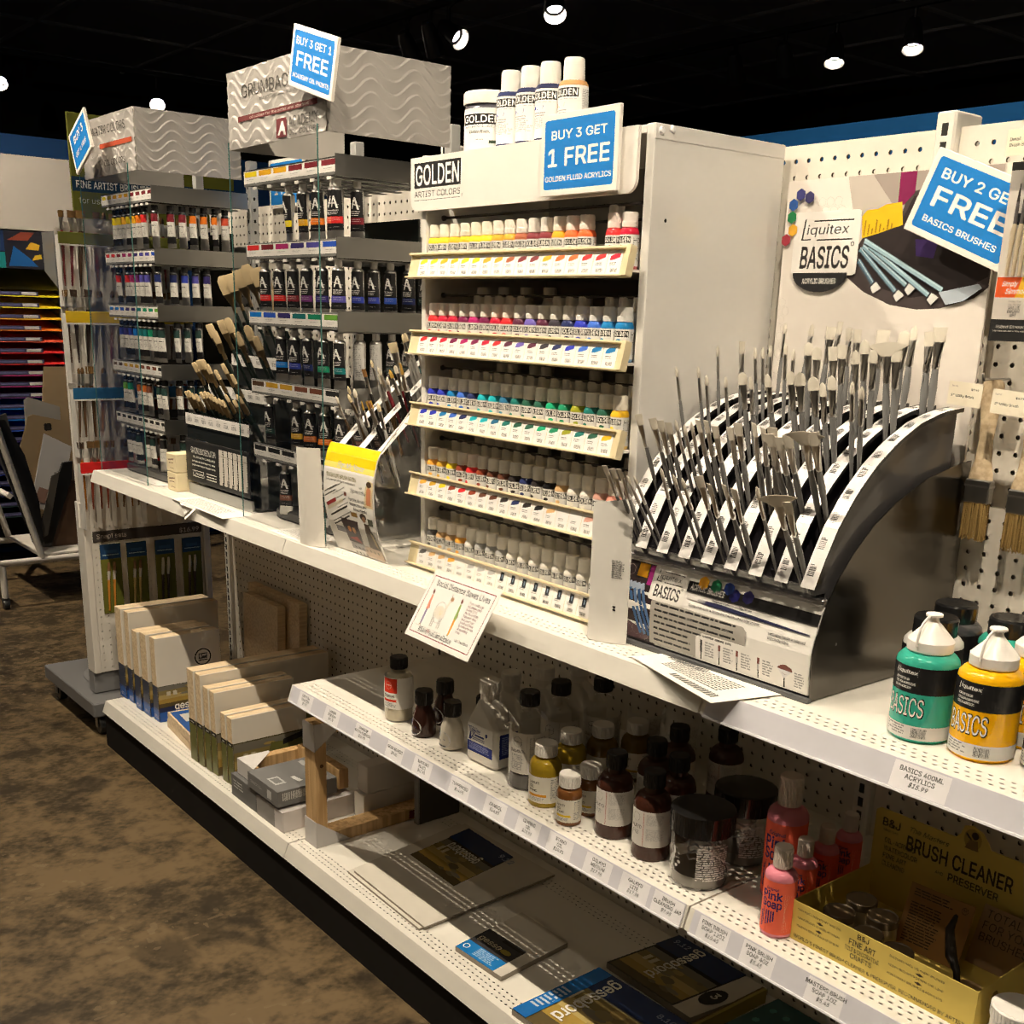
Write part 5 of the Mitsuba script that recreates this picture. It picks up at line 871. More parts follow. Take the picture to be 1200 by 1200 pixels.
for i, s in enumerate(('RESTORES HARD OIL PAINT BRUSHES', 'KEEPS BRUSHES DOWN THE LINE', 'FOR FINEST BRUSHES & ACRYLICS')): p.text(s, fw * 0.56, fh - 0.012 - i * 0.0128, 0.0030, DK, width=0.080)
for x in (0.048, fw * 0.72):
    for y in (fh - 0.0175, fh - 0.030): p.poly([(x - 0.006, y), (x, y + 0.0022), (x + 0.006, y), (x, y - 0.0022)], DK)
p.text("WORLD'S FINEST BRUSH CLEANER & PRESERVER, RECOMMENDED BY ARTISTS", fw * 0.5, 0.005, 0.0052, DK, width=fw * 0.95, align='c'); p.text('B&J', fw * 0.415, fh - 0.011, 0.0075, DK, align='c')
for i, (s, w, h_) in enumerate((('FINE ART', 0.042, 0.0085), ('TOLE & DECORATIVE', 0.054, 0.0062), ('CRAFTS', 0.034, 0.0072))): p.text(s, fw * 0.415, fh - 0.0235 - i * 0.0098, h_, DK, width=w, align='c')
m = Mesh(); p.put(m, (X0, Y0, ZQ), (1, 0, 0), (0, 0, 1)); part(bx, 'front_print', m, 'paper', label='dark old-style lettering')
p = Print(Y1 - Y0, fh); p.disc(0.045, 0.032, 0.010, 0.014, (0.20, 0.13, 0.03), 12).layer().text('B&J', 0.045, 0.028, 0.008, DK, align='c'); m = Mesh(); p.put(m, (X1, Y0, ZQ), (0, 1, 0), (0, 0, 1)); part(bx, 'side_print', m, 'paper')
tin = Mesh(); lathe(tin, [(0, 0), (0.0195, 0), (0.0215, 0.003), (0.022, 0.036), (0.021, 0.037)], (0.38, 0.30, 0.18), 24); TIN = tin.ply('satin'); lid = Mesh(); lathe(lid, [(0.0225, 0.030), (0.0228, 0.0405), (0.0215, 0.042), (0.0200, 0.0405), (0, 0.0405)], (0.15, 0.11, 0.065), 24); LID = lid.ply('satin')
for i, (x, y, w) in enumerate(((1.446, 0.112, 'nearest the front corner of'), (1.492, 0.150, 'at the back of'), (1.506, 0.092, 'beside the printed brown card in'), (1.556, 0.086, 'half hidden by the front wall of'), (1.445, 0.168, 'by the left wall of'))):
    q = thing('soap_tin', f'round dark-lidded soap tin {w} the yellow box', 'tin'); part(q, 'body', TIN, M=tr(x, y, ZQ + 0.0018)); part(q, 'lid', LID, M=tr(x, y, ZQ + 0.0018))
def leaning_card(x0, x1, y, tilt, h, col, label, draw, yaw=0.0):
    q = thing('info_card', label, 'card'); a = math.radians(tilt); M = mat((math.cos(yaw), math.sin(yaw), 0), (-math.sin(yaw) * math.sin(a), math.cos(yaw) * math.sin(a), math.cos(a)), (math.sin(yaw) * math.cos(a), -math.cos(yaw) * math.cos(a), math.sin(a)), (x0, y, ZQ + 0.002)); m = Mesh(); box(m, (0, 0, -0.0012), (x1 - x0, h, 0), col, 0, M); part(q, 'sheet', m, 'paper')
    p = Print(x1 - x0, h); draw(p, x1 - x0, h); m = Mesh(); p.put(m, M[:3, 3], M[:3, 0], M[:3, 1]); part(q, 'print', m, 'paper'); return M
def d1(p, w, h): p.lines(w * 0.08, h * 0.93, w * 0.78, h * 0.80, 3, DK, R, 0.45, 0.3).lines(w * 0.08, h * 0.72, w * 0.60, h * 0.08, 14, DK, R, 0.4, 0.3).ring(w * 0.87, h * 0.88, 0.004, 0.0047, DK).text('M', w * 0.87, h * 0.865, 0.004, DK, align='c')
leaning_card(1.505, 1.600, 0.165, 20, 0.092, (0.36, 0.19, 0.06), 'tan card with small print standing in the middle of the yellow box', d1, 0.05)
def d2(p, w, h):
    for i, s in enumerate(('TOTAL CARE', 'FOR YOUR', 'BRUSHES')): p.text(s, w * 0.08, h * 0.80 - i * 0.0165, 0.0115, DK, bold=False)
leaning_card(1.592, 1.680, 0.205, 24, 0.085, (0.34, 0.22, 0.12), 'tan blister card reading total care for your brushes in the yellow box', d2)
m = Mesh(); tube(m, [(1.585, 0.176, ZQ + 0.078), (1.592, 0.150, ZQ + 0.070), (1.612, 0.125, ZQ + 0.048), (1.630, 0.110, ZQ + 0.040), (1.644, 0.095, ZQ + 0.010)], [0.003, 0.006, 0.008, 0.005, 0.003], (0.015, 0.012, 0.010), 8); solo('cleaning_brush', 'dark slim brush lying against the cards in the yellow box', 'brush', m, 'gloss')
q = thing('blister_pot', 'clear plastic pot on the blister card in the yellow box', 'pot'); m = Mesh(); lathe(m, [(0.021, 0.0), (0.0205, 0.016), (0.019, 0.019), (0, 0.019)], (1, 1, 1), 22, tr(1.640, 0.128, ZQ + 0.002)); part(q, 'dome', m, 'bottle_glass'); m = Mesh(); lathe(m, [(0, 0), (0.0185, 0.0), (0.0185, 0.012), (0, 0.012)], (0.30, 0.20, 0.10), 18, tr(1.640, 0.128, ZQ + 0.002)); part(q, 'soap', m, 'satin')
q = thing('white_tub', 'white tub with screw lid at the lower corner beside the yellow box', 'tub'); m = Mesh(); lathe(m, [(0, 0), (0.028, 0), (0.030, 0.003), (0.030, 0.047), (0.027, 0.05)], (0.72, 0.70, 0.67), 28); part(q, 'body', m, 'satin', tr(1.737, 0.062, ZQ)); part(q, 'lid', cap_mesh(0.0315, 0.048, 0.066, (0.74, 0.72, 0.69), seg=36), 'satin', tr(1.737, 0.062, ZQ))
# ================================================================ panels on the base shelf
ZF = ZB + 0.0003
def landscape(p, x0, y0, x1, y1, dark=False):
    """A blurred farmland strip: bands and patches."""
    rr = random.Random(11); n = 5; pal = [(0.10, 0.075, 0.03), (0.34, 0.23, 0.05), (0.42, 0.32, 0.12), (0.22, 0.17, 0.06), (0.16, 0.15, 0.12)]
    for i in range(n): p.rect(x0, y0 + (y1 - y0) * i / n, x1, y0 + (y1 - y0) * (i + 1) / n, pal[i])
    p.layer()
    for i in range(14):
        cx, cy = x0 + (x1 - x0) * rr.uniform(0.08, 0.92), y0 + (y1 - y0) * rr.uniform(0.1, 0.9); a = min((x1 - x0) * rr.uniform(0.04, 0.14), cx - x0, x1 - cx); b = min((y1 - y0) * rr.uniform(0.03, 0.09), cy - y0, y1 - cy); p.disc(cx, cy, a, b, mixc(rr.choice(pal), (0.3, 0.26, 0.16), 0.3), 10).layer()
    for i in range(2): p.rect(x0 + (x1 - x0) * (0.12 + 0.1 * i), y0 + (y1 - y0) * 0.55, x0 + (x1 - x0) * (0.18 + 0.1 * i), y0 + (y1 - y0) * 0.75, (0.55, 0.5, 0.36))
    p.layer(); return p
def panel(label, x0, x1, y0, y1, h, wrap, hw, stamp=False, tilt=0.0, name='wood_panel', front_h=None):
    """A cradled wood panel standing on edge: x thickness, y depth."""
    q = thing(name, label, 'art panel'); M = tr(x1, 0, ZF) @ ry(math.radians(tilt)) @ tr(-x1, 0, 0)
    m = Mesh(); box(m, (x0, y0, 0), (x1 - 0.004, y1, h), (0.5, 0.4, 0.25), 0.001, M); part(q, 'cradle', m, 'maple', label='pale maple cradle')
    m = Mesh(); box(m, (x1 - 0.0038, y0, 0), (x1, y1, h), (0.66, 0.62, 0.55), 0.0006, M); part(q, 'face', m, 'paper', label='off-white painting face')
    w, d = x1 - x0, y1 - y0
    GRN, NV = (0.125, 0.130, 0.030), (0.012, 0.020, 0.075)
    p = Print(w, hw); f = Print(d, hw)
    if wrap == 'blue':
        p.rect(0, 0, w, hw, (0.035, 0.045, 0.075)).layer().rect(0, 0, w, hw * 0.36, (0.02, 0.09, 0.34)); p.rect(0, hw * 0.30, w, hw * 0.36, (0.03, 0.04, 0.16)); p.text('8.10', w * 0.5, hw * 0.08, min(0.010, w * 0.28), (0.6, 0.6, 0.6), align='c')
        f.rect(0, 0, d, hw, (0.03, 0.025, 0.02)).layer(); landscape(f, 0.002, hw * 0.38, d - 0.001, hw * 0.99); f.rect(0, 0, d, hw * 0.40, NV).layer().rect(0.001, 0, d, hw * 0.27, (0.015, 0.08, 0.34)); f.text('gessobord', d * 0.24, hw * 0.285, hw * 0.20, (0.80, 0.78, 0.74), width=d * 0.66).lines(d * 0.4, hw * 0.24, d * 0.95, hw * 0.05, 4, (0.35, 0.45, 0.6), R)
    else:
        p.rect(0, 0, w, hw, GRN).layer().rect(0, hw * 0.90, w, hw, BLK); rr = random.Random(len(label))
        for i in range(10): xx = w * rr.uniform(0.05, 0.9); yy = hw * rr.uniform(0.0, 0.6); p.rect(xx, yy, xx + w * 0.10, min(hw * 0.9, yy + hw * rr.uniform(0.1, 0.35)), mixc(GRN, (0.16, 0.15, 0.05), rr.random()))
        p.layer().rect(w * 0.25, hw * 0.93, w * 0.75, hw * 0.96, (0.4, 0.4, 0.38))
        f.rect(0, 0, d, hw, (0.08, 0.07, 0.03)).layer(); landscape(f, 0.002, 0.001, d - 0.001, hw * 0.97); f.poly([(d * 0.40, hw * 0.20), (d * 0.95, hw * 0.10), (d * 0.98, hw * 0.80), (d * 0.5, hw * 0.86)], (0.12, 0.12, 0.03)).layer().poly([(d * 0.66, hw * 0.74), (d * 0.995, hw * 0.86), (d * 0.995, hw * 0.99), (d * 0.66, hw * 0.87)], BLK).disc(d * 0.88, hw * 0.45, 0.012, 0.012, BLK)
    m = Mesh(); p.put(m, M[:3, :3] @ [x0, y0, 0.001] + M[:3, 3], (1, 0, 0), M[:3, 2], 0.0002); f.put(m, M[:3, :3] @ [x1, y0, 0.001] + M[:3, 3], (0, 1, 0), M[:3, 2], 0.0002)
    part(q, 'paper_band', m, 'satin', label=f'printed {wrap} paper band')
    if stamp:
        f = Print(d, h); cx, cy = d * 0.72, h * 0.70; f.ring(cx, cy, 0.0235, 0.0275, BLK, 28).rect(cx - 0.014, cy - 0.006, cx + 0.014, cy + 0.012, (0.05, 0.05, 0.05)).layer().rect(cx - 0.011, cy - 0.002, cx - 0.004, cy + 0.009, (0.55, 0.52, 0.47)).rect(cx - 0.002, cy + 0.002, cx + 0.011, cy + 0.009, (0.55, 0.52, 0.47)).rect(cx - 0.015, cy - 0.012, cx + 0.015, cy - 0.009, BLK); m = Mesh(); f.put(m, M[:3, :3] @ [x1, y0, 0] + M[:3, 3], (0, 1, 0), M[:3, 2], 0.0002); part(q, 'stamp', m, 'paper', label='round black stamp')
    return q
panel('large blue-banded wood panel, farther of the two large ones beside the brush stand', -1.287, -1.232, 0.042, 0.345, 0.306, 'blue', 0.115); panel('large blue-banded wood panel, nearer of the two large ones', -1.216, -1.178, 0.046, 0.350, 0.306, 'blue', 0.115)
panel('small blue-banded wood panel, farthest of the three small ones', -1.141, -1.094, 0.040, 0.252, 0.262, 'blue', 0.115); panel('small blue-banded wood panel, middle of the three small ones', -1.078, -1.026, 0.042, 0.254, 0.270, 'blue', 0.115)
panel('small blue-banded wood panel with a round black stamp on its face', -1.006, -0.966, 0.046, 0.258, 0.271, 'blue', 0.115, True)
panel('tall green-banded wood panel, farther of the two tall ones', -0.640, -0.595, 0.010, 0.412, 0.274, 'green', 0.125); panel('tall green-banded wood panel, nearer of the two tall ones', -0.589, -0.553, 0.012, 0.414, 0.273, 'green', 0.125)
panel('medium green-banded wood panel, farther of the two medium ones', -0.544, -0.509, 0.014, 0.255, 0.246, 'green', 0.125); panel('medium green-banded wood panel, nearer of the two medium ones', -0.506, -0.473, 0.016, 0.257, 0.244, 'green', 0.125)
panel('short green-banded wood panel, farther of the two short ones', -0.446, -0.414, 0.018, 0.240, 0.199, 'green', 0.125); panel('short green-banded wood panel, nearest of all green-banded panels', -0.411, -0.378, 0.020, 0.242, 0.197, 'green', 0.125)
def flatpanel(label, corners, z, th, draw, name='flat_panel', bmat='paper', col=(0.56, 0.53, 0.47)):
    """A board lying flat; corners front-left, front-right, back-right, back-left (x, y)."""
    q = thing(name, label, 'art panel'); c = np.array(corners, float); m = Mesh(); prism(m, c, z, z + th, col, side=(0.26, 0.23, 0.19)); part(q, 'board', m, bmat)
    if draw:
        u = c[1] - c[0]; v = c[3] - c[0]; p = Print(np.linalg.norm(u), np.linalg.norm(v)); draw(p, p.w, p.h); m = Mesh(); p.put(m, (*c[0], z + th), (*u, 0), (*v, 0)); part(q, 'paper_band', m, 'satin', label='printed paper band')
    return q
def ges(x0, y0, x1, y1, blue='back'):
    """Printed band seen from the back edge: text upside down."""
    def f(p, w, h):
        a, b, c, d = w * x0, h * y0, w * x1, h * y1; p.rect(a, b, c, d, (0.05, 0.04, 0.02)).layer(); landscape(p, a + 0.001, b + 0.001, c - 0.001, b + (d - b) * 0.62)
        p.rect(a, b + (d - b) * 0.66, c, d, (0.012, 0.030, 0.10)).layer(); v, g = glyphs('gessobord', True); s = (d - b) * 0.17; vv = v * s; vv = vv * [(c - a) * 0.62 / vv[:, 0].max(), 1]; mid = vv.mean(0)
        p.raw((mid - vv) + [(a + c) / 2, b + (d - b) * 0.56] - mid * 0 + [0, 0] - [mid[0] * 0, 0], g, (0.62, 0.60, 0.55)); p.text('9.12', a + (c - a) * 0.85, d - (d - b) * 0.16, (d - b) * 0.09, (0.25, 0.3, 0.4))
    return f
flatpanel('large white panel lying under the printed one on the base shelf', [(0.214, 0.022), (0.520, 0.014), (0.512, 0.386), (0.162, 0.380)], ZF, 0.005, None)
flatpanel('large flat panel with a dark printed band on the base shelf', [(0.230, 0.030), (0.529, 0.022), (0.516, 0.396), (0.178, 0.386)], ZF + 0.0052, 0.005, ges(0.10, 0.42, 0.72, 0.97))
def small_ges(p, w, h):
    p.rect(w * 0.0, h * 0.0, w * 0.82, h * 0.50, (0.03, 0.03, 0.035)).layer().rect(0.0005, 0.0005, w * 0.82, h * 0.20, (0.012, 0.16, 0.44)).layer().ring(w * 0.10, h * 0.10, 0.006, 0.008, (0.7, 0.75, 0.8)).lines(w * 0.3, h * 0.18, w * 0.75, h * 0.03, 6, (0.35, 0.5, 0.68), R); p.text('gesso', w * 0.06, h * 0.29, h * 0.085, (0.45, 0.4, 0.3)).disc(w * 0.62, h * 0.32, w * 0.10, h * 0.04, (0.30, 0.24, 0.03)).rect(w * 0.38, h * 0.43, w * 0.81, h * 0.475, (0.01, 0.01, 0.01))
flatpanel('small flat panel with blue and black printed band on the base shelf', [(0.628, 0.030), (0.770, 0.038), (0.754, 0.226), (0.604, 0.226)], ZF, 0.011, small_ges)
def f3(p, w, h):
    p.rect(0, 0, w, h, (0.03, 0.028, 0.025)).layer(); landscape(p, 0.001, 0.001, w - 0.001, h * 0.86)
    p.rect(0.0005, 0.0005, w * 0.16, h * 0.998, (0.012, 0.13, 0.40)).rect(w * 0.16, h * 0.70, w * 0.998, h * 0.998, (0.012, 0.030, 0.10)).layer().lines(w * 0.02, h * 0.55, w * 0.14, h * 0.15, 8, (0.4, 0.5, 0.65), R)
    v, g = glyphs('gessobord', True); vv = v * 0.030; vv[:, 0] *= 0.17 / vv[:, 0].max(); rot = np.column_stack([w * 0.42 + vv[:, 1] * -1 + 0.02, h * 0.93 - vv[:, 0]]); rot = np.column_stack([w * 0.24 + vv[:, 1], h * 0.95 - vv[:, 0]]); p.raw(rot, g, (0.72, 0.70, 0.64)); p.text('8.10', w * 0.78, h * 0.85, 0.014, (0.25, 0.3, 0.4)); p.rect(w * 0.90, h * 0.02, w * 0.995, h * 0.60, (0.5, 0.48, 0.43))
flatpanel('flat panel with blue corner label and gold landscape print on the base shelf', [(0.866, -0.012), (1.100, -0.004), (1.092, 0.206), (0.862, 0.214)], ZF, 0.012, f3)
def f4(p, w, h):
    p.rect(0, 0, w * 0.80, h, (0.02, 0.02, 0.018)).layer(); landscape(p, w * 0.02, h * 0.02, w * 0.78, h * 0.62); p.rect(0, h * 0.66, w * 0.80, h * 0.998, (0.012, 0.030, 0.10)).layer(); v, g = glyphs('gessobord', True); vv = v * 0.026; vv[:, 0] *= 0.15 / vv[:, 0].max(); p.raw(np.column_stack([w * 0.30 + vv[:, 1], h * 0.95 - vv[:, 0]]), g, (0.72, 0.70, 0.64)); p.disc(w * 0.90, h * 0.42, 0.020, 0.034, BLK, 20).layer().text('3', w * 0.90, h * 0.40, 0.02, (0.6, 0.57, 0.5), align='c'); p.text('9.12', w * 0.06, h * 0.84, 0.014, (0.25, 0.3, 0.4))
flatpanel('dark printed flat panel under the lower shelf, with a round black stamp', [(0.858, 0.238), (1.085, 0.236), (1.112, 0.428), (0.876, 0.430)], ZF, 0.014, f4)
def f5(p, w, h):
    p.rect(0, 0, w, h, (0.015, 0.07, 0.075)).layer()
    for i in range(7):
        for j in range(6): p.disc(w * (0.1 + 0.13 * i), h * (0.12 + 0.15 * j), w * 0.030, h * 0.025, (0.04, 0.20, 0.18), 8)
flatpanel('teal printed pack lying at the bottom corner of the base shelf', [(1.130, 0.10), (1.36, 0.10), (1.37, 0.40), (1.15, 0.41)], ZF, 0.02, f5)
m = Mesh(); box(m, (0, 0, 0), (0.0035, 0.20, 0.030), (0.10, 0.06, 0.02), 0, tr(1.112, 0.205, ZF) @ rz(-0.02)); box(m, (0.0036, 0, 0), (0.010, 0.20, 0.0295), (0.30, 0.24, 0.05), 0, tr(1.112, 0.205, ZF) @ rz(-0.02)); solo('folded_card', 'brown folded card standing beside the teal pack', 'card', m, 'paper')
# small blue panel lying by the green ones
for k, (dx, z0, lab) in enumerate(((0, 0, 'lower pale wood panel lying in front of the green-banded panels'), (0.012, 0.0265, 'upper pale wood panel with blue label lying in front of the green-banded panels'))):
    M = tr(-0.918 + dx, 0.052 - 0.002 * k, ZF + z0) @ rz(-0.10); q = thing('small_wood_panel', lab, 'art panel'); m = Mesh(); box(m, (0, 0, 0), (0.225, 0.15, 0.026), (0.5, 0.4, 0.25), 0.001, M); part(q, 'cradle', m, 'maple')
    if k:
        p = Print(0.21, 0.14); p.rect(0, 0, 0.21, 0.14, (0.02, 0.09, 0.32)).layer().rect(0.03, 0.02, 0.10, 0.05, (0.6, 0.6, 0.58)); landscape(p, 0.11, 0.03, 0.20, 0.12); m = Mesh(); p.put(m, M[:3, :3] @ [0.008, 0.005, 0.026] + M[:3, 3], M[:3, 0], M[:3, 1]); part(q, 'paper_band', m, 'satin', label='blue printed label')
# panels leaning on the pegboard at the back
for k, (y, lab, x0, x1, z0, z1) in enumerate(((0.412, 'larger pale wood panel leaning on the pegboard behind the green-banded panels', -1.060, -0.712, 0.0, 0.385), (0.380, 'smaller pale wood panel leaning in front of the larger one at the pegboard', -1.02, -0.785, 0.0, 0.365))):
    M = tr(0, y - 0.004 * k, ZF) @ rx(math.radians(-1.6)); q = thing('leaning_wood_panel', lab, 'art panel'); m = Mesh(); box(m, (x0, -0.016, z0), (x1, 0.012, z1), (0.5, 0.4, 0.25), 0.001, M); part(q, 'cradle', m, 'maple')
q = thing('lying_wood_panel', 'long pale wood panel lying under the leaning panels at the pegboard', 'art panel'); m = Mesh(); box(m, (-1.06, 0.285, ZF), (-0.70, 0.352, ZF + 0.028), (0.5, 0.4, 0.25), 0.001); part(q, 'cradle', m, 'maple')
# grey sleeved panels in a pile
def sleeve(label, x0, y0, x1, y1, z0, z1, col, draw_top=None, draw_front=None, draw_side=None, rot=0.0):
    q = thing('sleeved_panel', label, 'boxed panel'); M = tr(x0, y0, ZF) @ rz(rot); m = Mesh(); box(m, (0, 0, z0), (x1 - x0, y1 - y0, z1), col, 0.001, M); part(q, 'sleeve', m, 'paper')
    m = Mesh(); n = 0
    for d, o, u, v, w, h in ((draw_top, (0, 0, z1), (1, 0, 0), (0, 1, 0), x1 - x0, y1 - y0), (draw_front, (0, 0, z0), (1, 0, 0), (0, 0, 1), x1 - x0, z1 - z0), (draw_side, (x1 - x0, 0, z0), (0, 1, 0), (0, 0, 1), y1 - y0, z1 - z0)):
        if d: p = Print(w, h); d(p, w, h); p.put(m, M[:3, :3] @ np.array(o) + M[:3, 3], M[:3, :3] @ np.array(u), M[:3, :3] @ np.array(v)); n = 1
    if n: part(q, 'print', m, 'paper')
    return q
GY = (0.165, 0.165, 0.165)
sleeve('dark grey sleeved panel at the bottom left of the pile before the wooden frame', -0.345, -0.004, -0.200, 0.19, 0, 0.062, (0.13, 0.13, 0.13), None, lambda p, w, h: p.lines(w * 0.1, h * 0.8, w * 0.6, h * 0.4, 3, (0.4, 0.4, 0.4), R))
sleeve('white sleeved panel at the bottom right of the pile before the wooden frame', -0.196, -0.004, -0.055, 0.20, 0, 0.055, (0.56, 0.53, 0.52), None, lambda p, w, h: p.rect(0, 0, w * 0.70, h, (0.24, 0.23, 0.22)), lambda p, w, h: p.rect(w * 0.02, h * 0.02, w * 0.9, h * 0.95, (0.60, 0.57, 0.56)))
def topg(p, w, h): p.rect(w * 0.45, h * 0.10, w * 0.75, h * 0.28, (0.42, 0.42, 0.42)).layer().rect(w * 0.50, h * 0.13, w * 0.70, h * 0.25, (0.17, 0.17, 0.17)).poly([(w * 0.60, h * 0.42), (w * 0.82, h * 0.45), (w * 0.80, h * 0.53), (w * 0.58, h * 0.49)], (0.6, 0.6, 0.6)).ring(w * 0.86, h * 0.68, 0.008, 0.011, (0.5, 0.5, 0.5)).rect(w * 0.1, h * 0.80, w * 0.9, h * 0.90, (0.32, 0.32, 0.32))
sleeve('grey sleeved panel with barcode labels on top of the pile', -0.235, -0.008, -0.070, 0.160, 0.0635, 0.106, GY, topg, lambda p, w, h: p.rect(w * 0.66, h * 0.2, w * 0.80, h * 0.75, (0.45, 0.45, 0.45)).lines(w * 0.1, h * 0.6, w * 0.5, h * 0.4, 2, (0.3, 0.3, 0.3), R), lambda p, w, h: p.bars(w * 0.08, h * 0.35, w * 0.62, h * 0.85, (0.55, 0.55, 0.53), R, 22).rect(w * 0.64, h * 0.4, w * 0.80, h * 0.75, BLK))
q = thing('framed_panel', 'wood cradled panel with a pale corner guard on top of the grey pile', 'art panel'); m = Mesh(); A0 = (-0.340, -0.002, 0.0635)
for lo, hi in (((-0.328, 0.012, 0.0635), (-0.300, 0.20, 0.104)), ((-0.300, 0.172, 0.0635), (-0.080, 0.20, 0.118)), ((-0.300, 0.012, 0.0635), (-0.244, 0.03, 0.104))): box(m, np.array(lo) + [0, 0, ZF], np.array(hi) + [0, 0, ZF], (0.4, 0.3, 0.15), 0.001)
part(q, 'cradle', m, 'pine', label='warm wood cradle'); m = Mesh(); prism(m, [(-0.331, 0.009), (-0.236, 0.009), (-0.236, 0.0115), (-0.322, 0.10), (-0.331, 0.10)], ZF + 0.1045, ZF + 0.106, (0.60, 0.58, 0.57)); box(m, (-0.331, 0.009, ZF + 0.064), (-0.24, 0.0115, ZF + 0.1045), (0.56, 0.54, 0.53)); part(q, 'corner_guard', m, 'paper', label='pale card corner guard')
# the standing wooden frame
q = thing('wooden_frame', 'standing wooden stretcher frame with grey corner guards', 'frame'); FX0, FX1, FY0, FY1, FT = 0.012, 0.064, 0.026, 0.410, 0.318
for lo, hi in (((FX0, FY0, 0.0), (FX1, FY0 + 0.030, FT)), ((FX0, FY1 - 0.030, 0.0), (FX1, FY1, FT)), ((FX0, FY0 + 0.0305, 0.0), (FX1, FY1 - 0.0305, 0.030)), ((FX0, FY0 + 0.0305, FT - 0.030), (FX1, FY1 - 0.0305, FT))):
    m = Mesh(); box(m, np.array(lo) + [0, 0, ZF], np.array(hi) + [0, 0, ZF], (0.4, 0.3, 0.15), 0.001); part(q, 'rail', m, 'pine')
m = Mesh(); lathe(m, [(0.005, 0), (0, 0.0004)], (0.10, 0.05, 0.02), 10, mat((0, 1, 0), (0, 0, 1), (1, 0, 0), (FX1, FY0 + 0.017, ZF + 0.21))); part(q, 'knot', m, 'matte', label='dark knot in the wood')
for z, s in ((0.0, 1), (FT, -1)):
    m = Mesh(); prism(m, [(-0.001, 0.0), (0.095, 0.0), (0.0, 0.068)][::1], 0, 0.0012, (0.48, 0.46, 0.45), mat((0, 1, 0), (0, 0, s), (1, 0, 0), (FX1 + 0.0004, FY0 - 0.0016, ZF + z))); box(m, (FX0 - 0.001, FY0 - 0.003, ZF + z), (FX1 + 0.0016, FY0 - 0.0018, ZF + z + s * 0.068), (0.52, 0.50, 0.49)); part(q, 'corner_guard', m, 'paper', label='grey card corner guard')
m = Mesh(); box(m, (FX1 + 0.0004, 0.292, ZF + 0.004), (FX1 + 0.001, 0.328, ZF + 0.026), (0.14, 0.02, 0.02)); part(q, 'sticker', m, 'paper', label='small dark red sticker')
for i, (lo, hi, w) in enumerate((((-0.036, 0.19, 0.0), (0.010, 0.40, 0.075), 'lower'), ((-0.036, 0.20, 0.0755), (0.010, 0.40, 0.150), 'upper'))):
    m = Mesh(); box(m, np.array(lo) + [0, 0, ZF], np.array(hi) + [0, 0, ZF], (0.54, 0.50, 0.46), 0.002); solo('white_box', f'{w} pale box seen through the standing wooden frame', 'box', m, 'paper')
q = thing('film_covered_panel', 'dark film-wrapped panel standing beside the wooden frame', 'art panel'); m = Mesh(); box(m, (0.084, 0.300, ZF), (0.100, 0.425, ZF + 0.30), (0.05, 0.047, 0.043)); part(q, 'board', m, 'gloss'); m = Mesh(); box(m, (0.083, 0.2955, ZF), (0.101, 0.2995, ZF + 0.30), (0.22, 0.21, 0.20)); part(q, 'edge', m, 'paper', label='pale front edge')
# ================================================================ the two tube displays
def wave_sheet(m, o, u, v, w, h, col, nx=96, ny=44, amp=0.0026, lam=0.115, lines=6.5, ph=0.0):
    """An embossed sheet: rounded ridges that run in waves across it."""
    u, v = nrm(u), nrm(v); n = np.cross(u, v); a, b = np.meshgrid(np.linspace(0, w, nx + 1), np.linspace(0, h, ny * 3 + 1))
    y = b - 0.016 * np.sin(2 * np.pi * a / lam + ph + 3.0 * b) - 0.006 * np.sin(2 * np.pi * a / lam * 0.5 + 9 * b + ph)
    s = (y / h * lines) % 1.0; r = amp * np.where(s < 0.86, (s / 0.86) ** 1.6, 0.5 + 0.5 * np.cos(np.pi * (s - 0.86) / 0.14))
    P = np.asarray(o) + a[..., None] * u + b[..., None] * v + r[..., None] * n; k = nx + 1
    f = [[j * k + i, j * k + i + 1, (j + 1) * k + i + 1, (j + 1) * k + i] for j in range(ny * 3) for i in range(nx)]
    m.add(P.reshape(-1, 3), f, col); Q = [np.asarray(o) + u * x + v * y_ - n * 0.002 for x, y_ in ((0, 0), (w, 0), (w, h), (0, h))]; quad(m, *Q[::-1], (0.55, 0.52, 0.48)); return m
TZ = [1.697, 1.538, 1.389, 1.229, 1.075]; GSH = (0.22, 0.22, 0.215)
def tube_mesh(r, h, body=(0.74, 0.73, 0.71)):
    """A foil tube hanging cap up: round at the shoulder, flat and folded at the foot. Foot at z 0."""
    m = Mesh(); n = 16; a = np.arange(n + 1) * 2 * np.pi / n; vs = []
    prof = [(0.0, 1.35, 0.06), (0.006, 1.35, 0.06), (0.0065, 1.33, 0.10), (0.012, 1.32, 0.14), (h * 0.45, 1.14, 0.62), (h * 0.80, 1.0, 1.0), (h - 0.004, 1.0, 1.0), (h, 0.88, 0.88), (h + 0.004, 0.45, 0.45)]
    for z, wx, wy in prof: vs.append(np.column_stack([r * wx * np.cos(a), r * wy * np.sin(a), np.full(n + 1, z)]))
    k = n + 1; m.add(np.vstack(vs), [[i * k + j, i * k + j + 1, (i + 1) * k + j + 1, (i + 1) * k + j] for i in range(len(prof) - 1) for j in range(n)], body); return m, prof, r
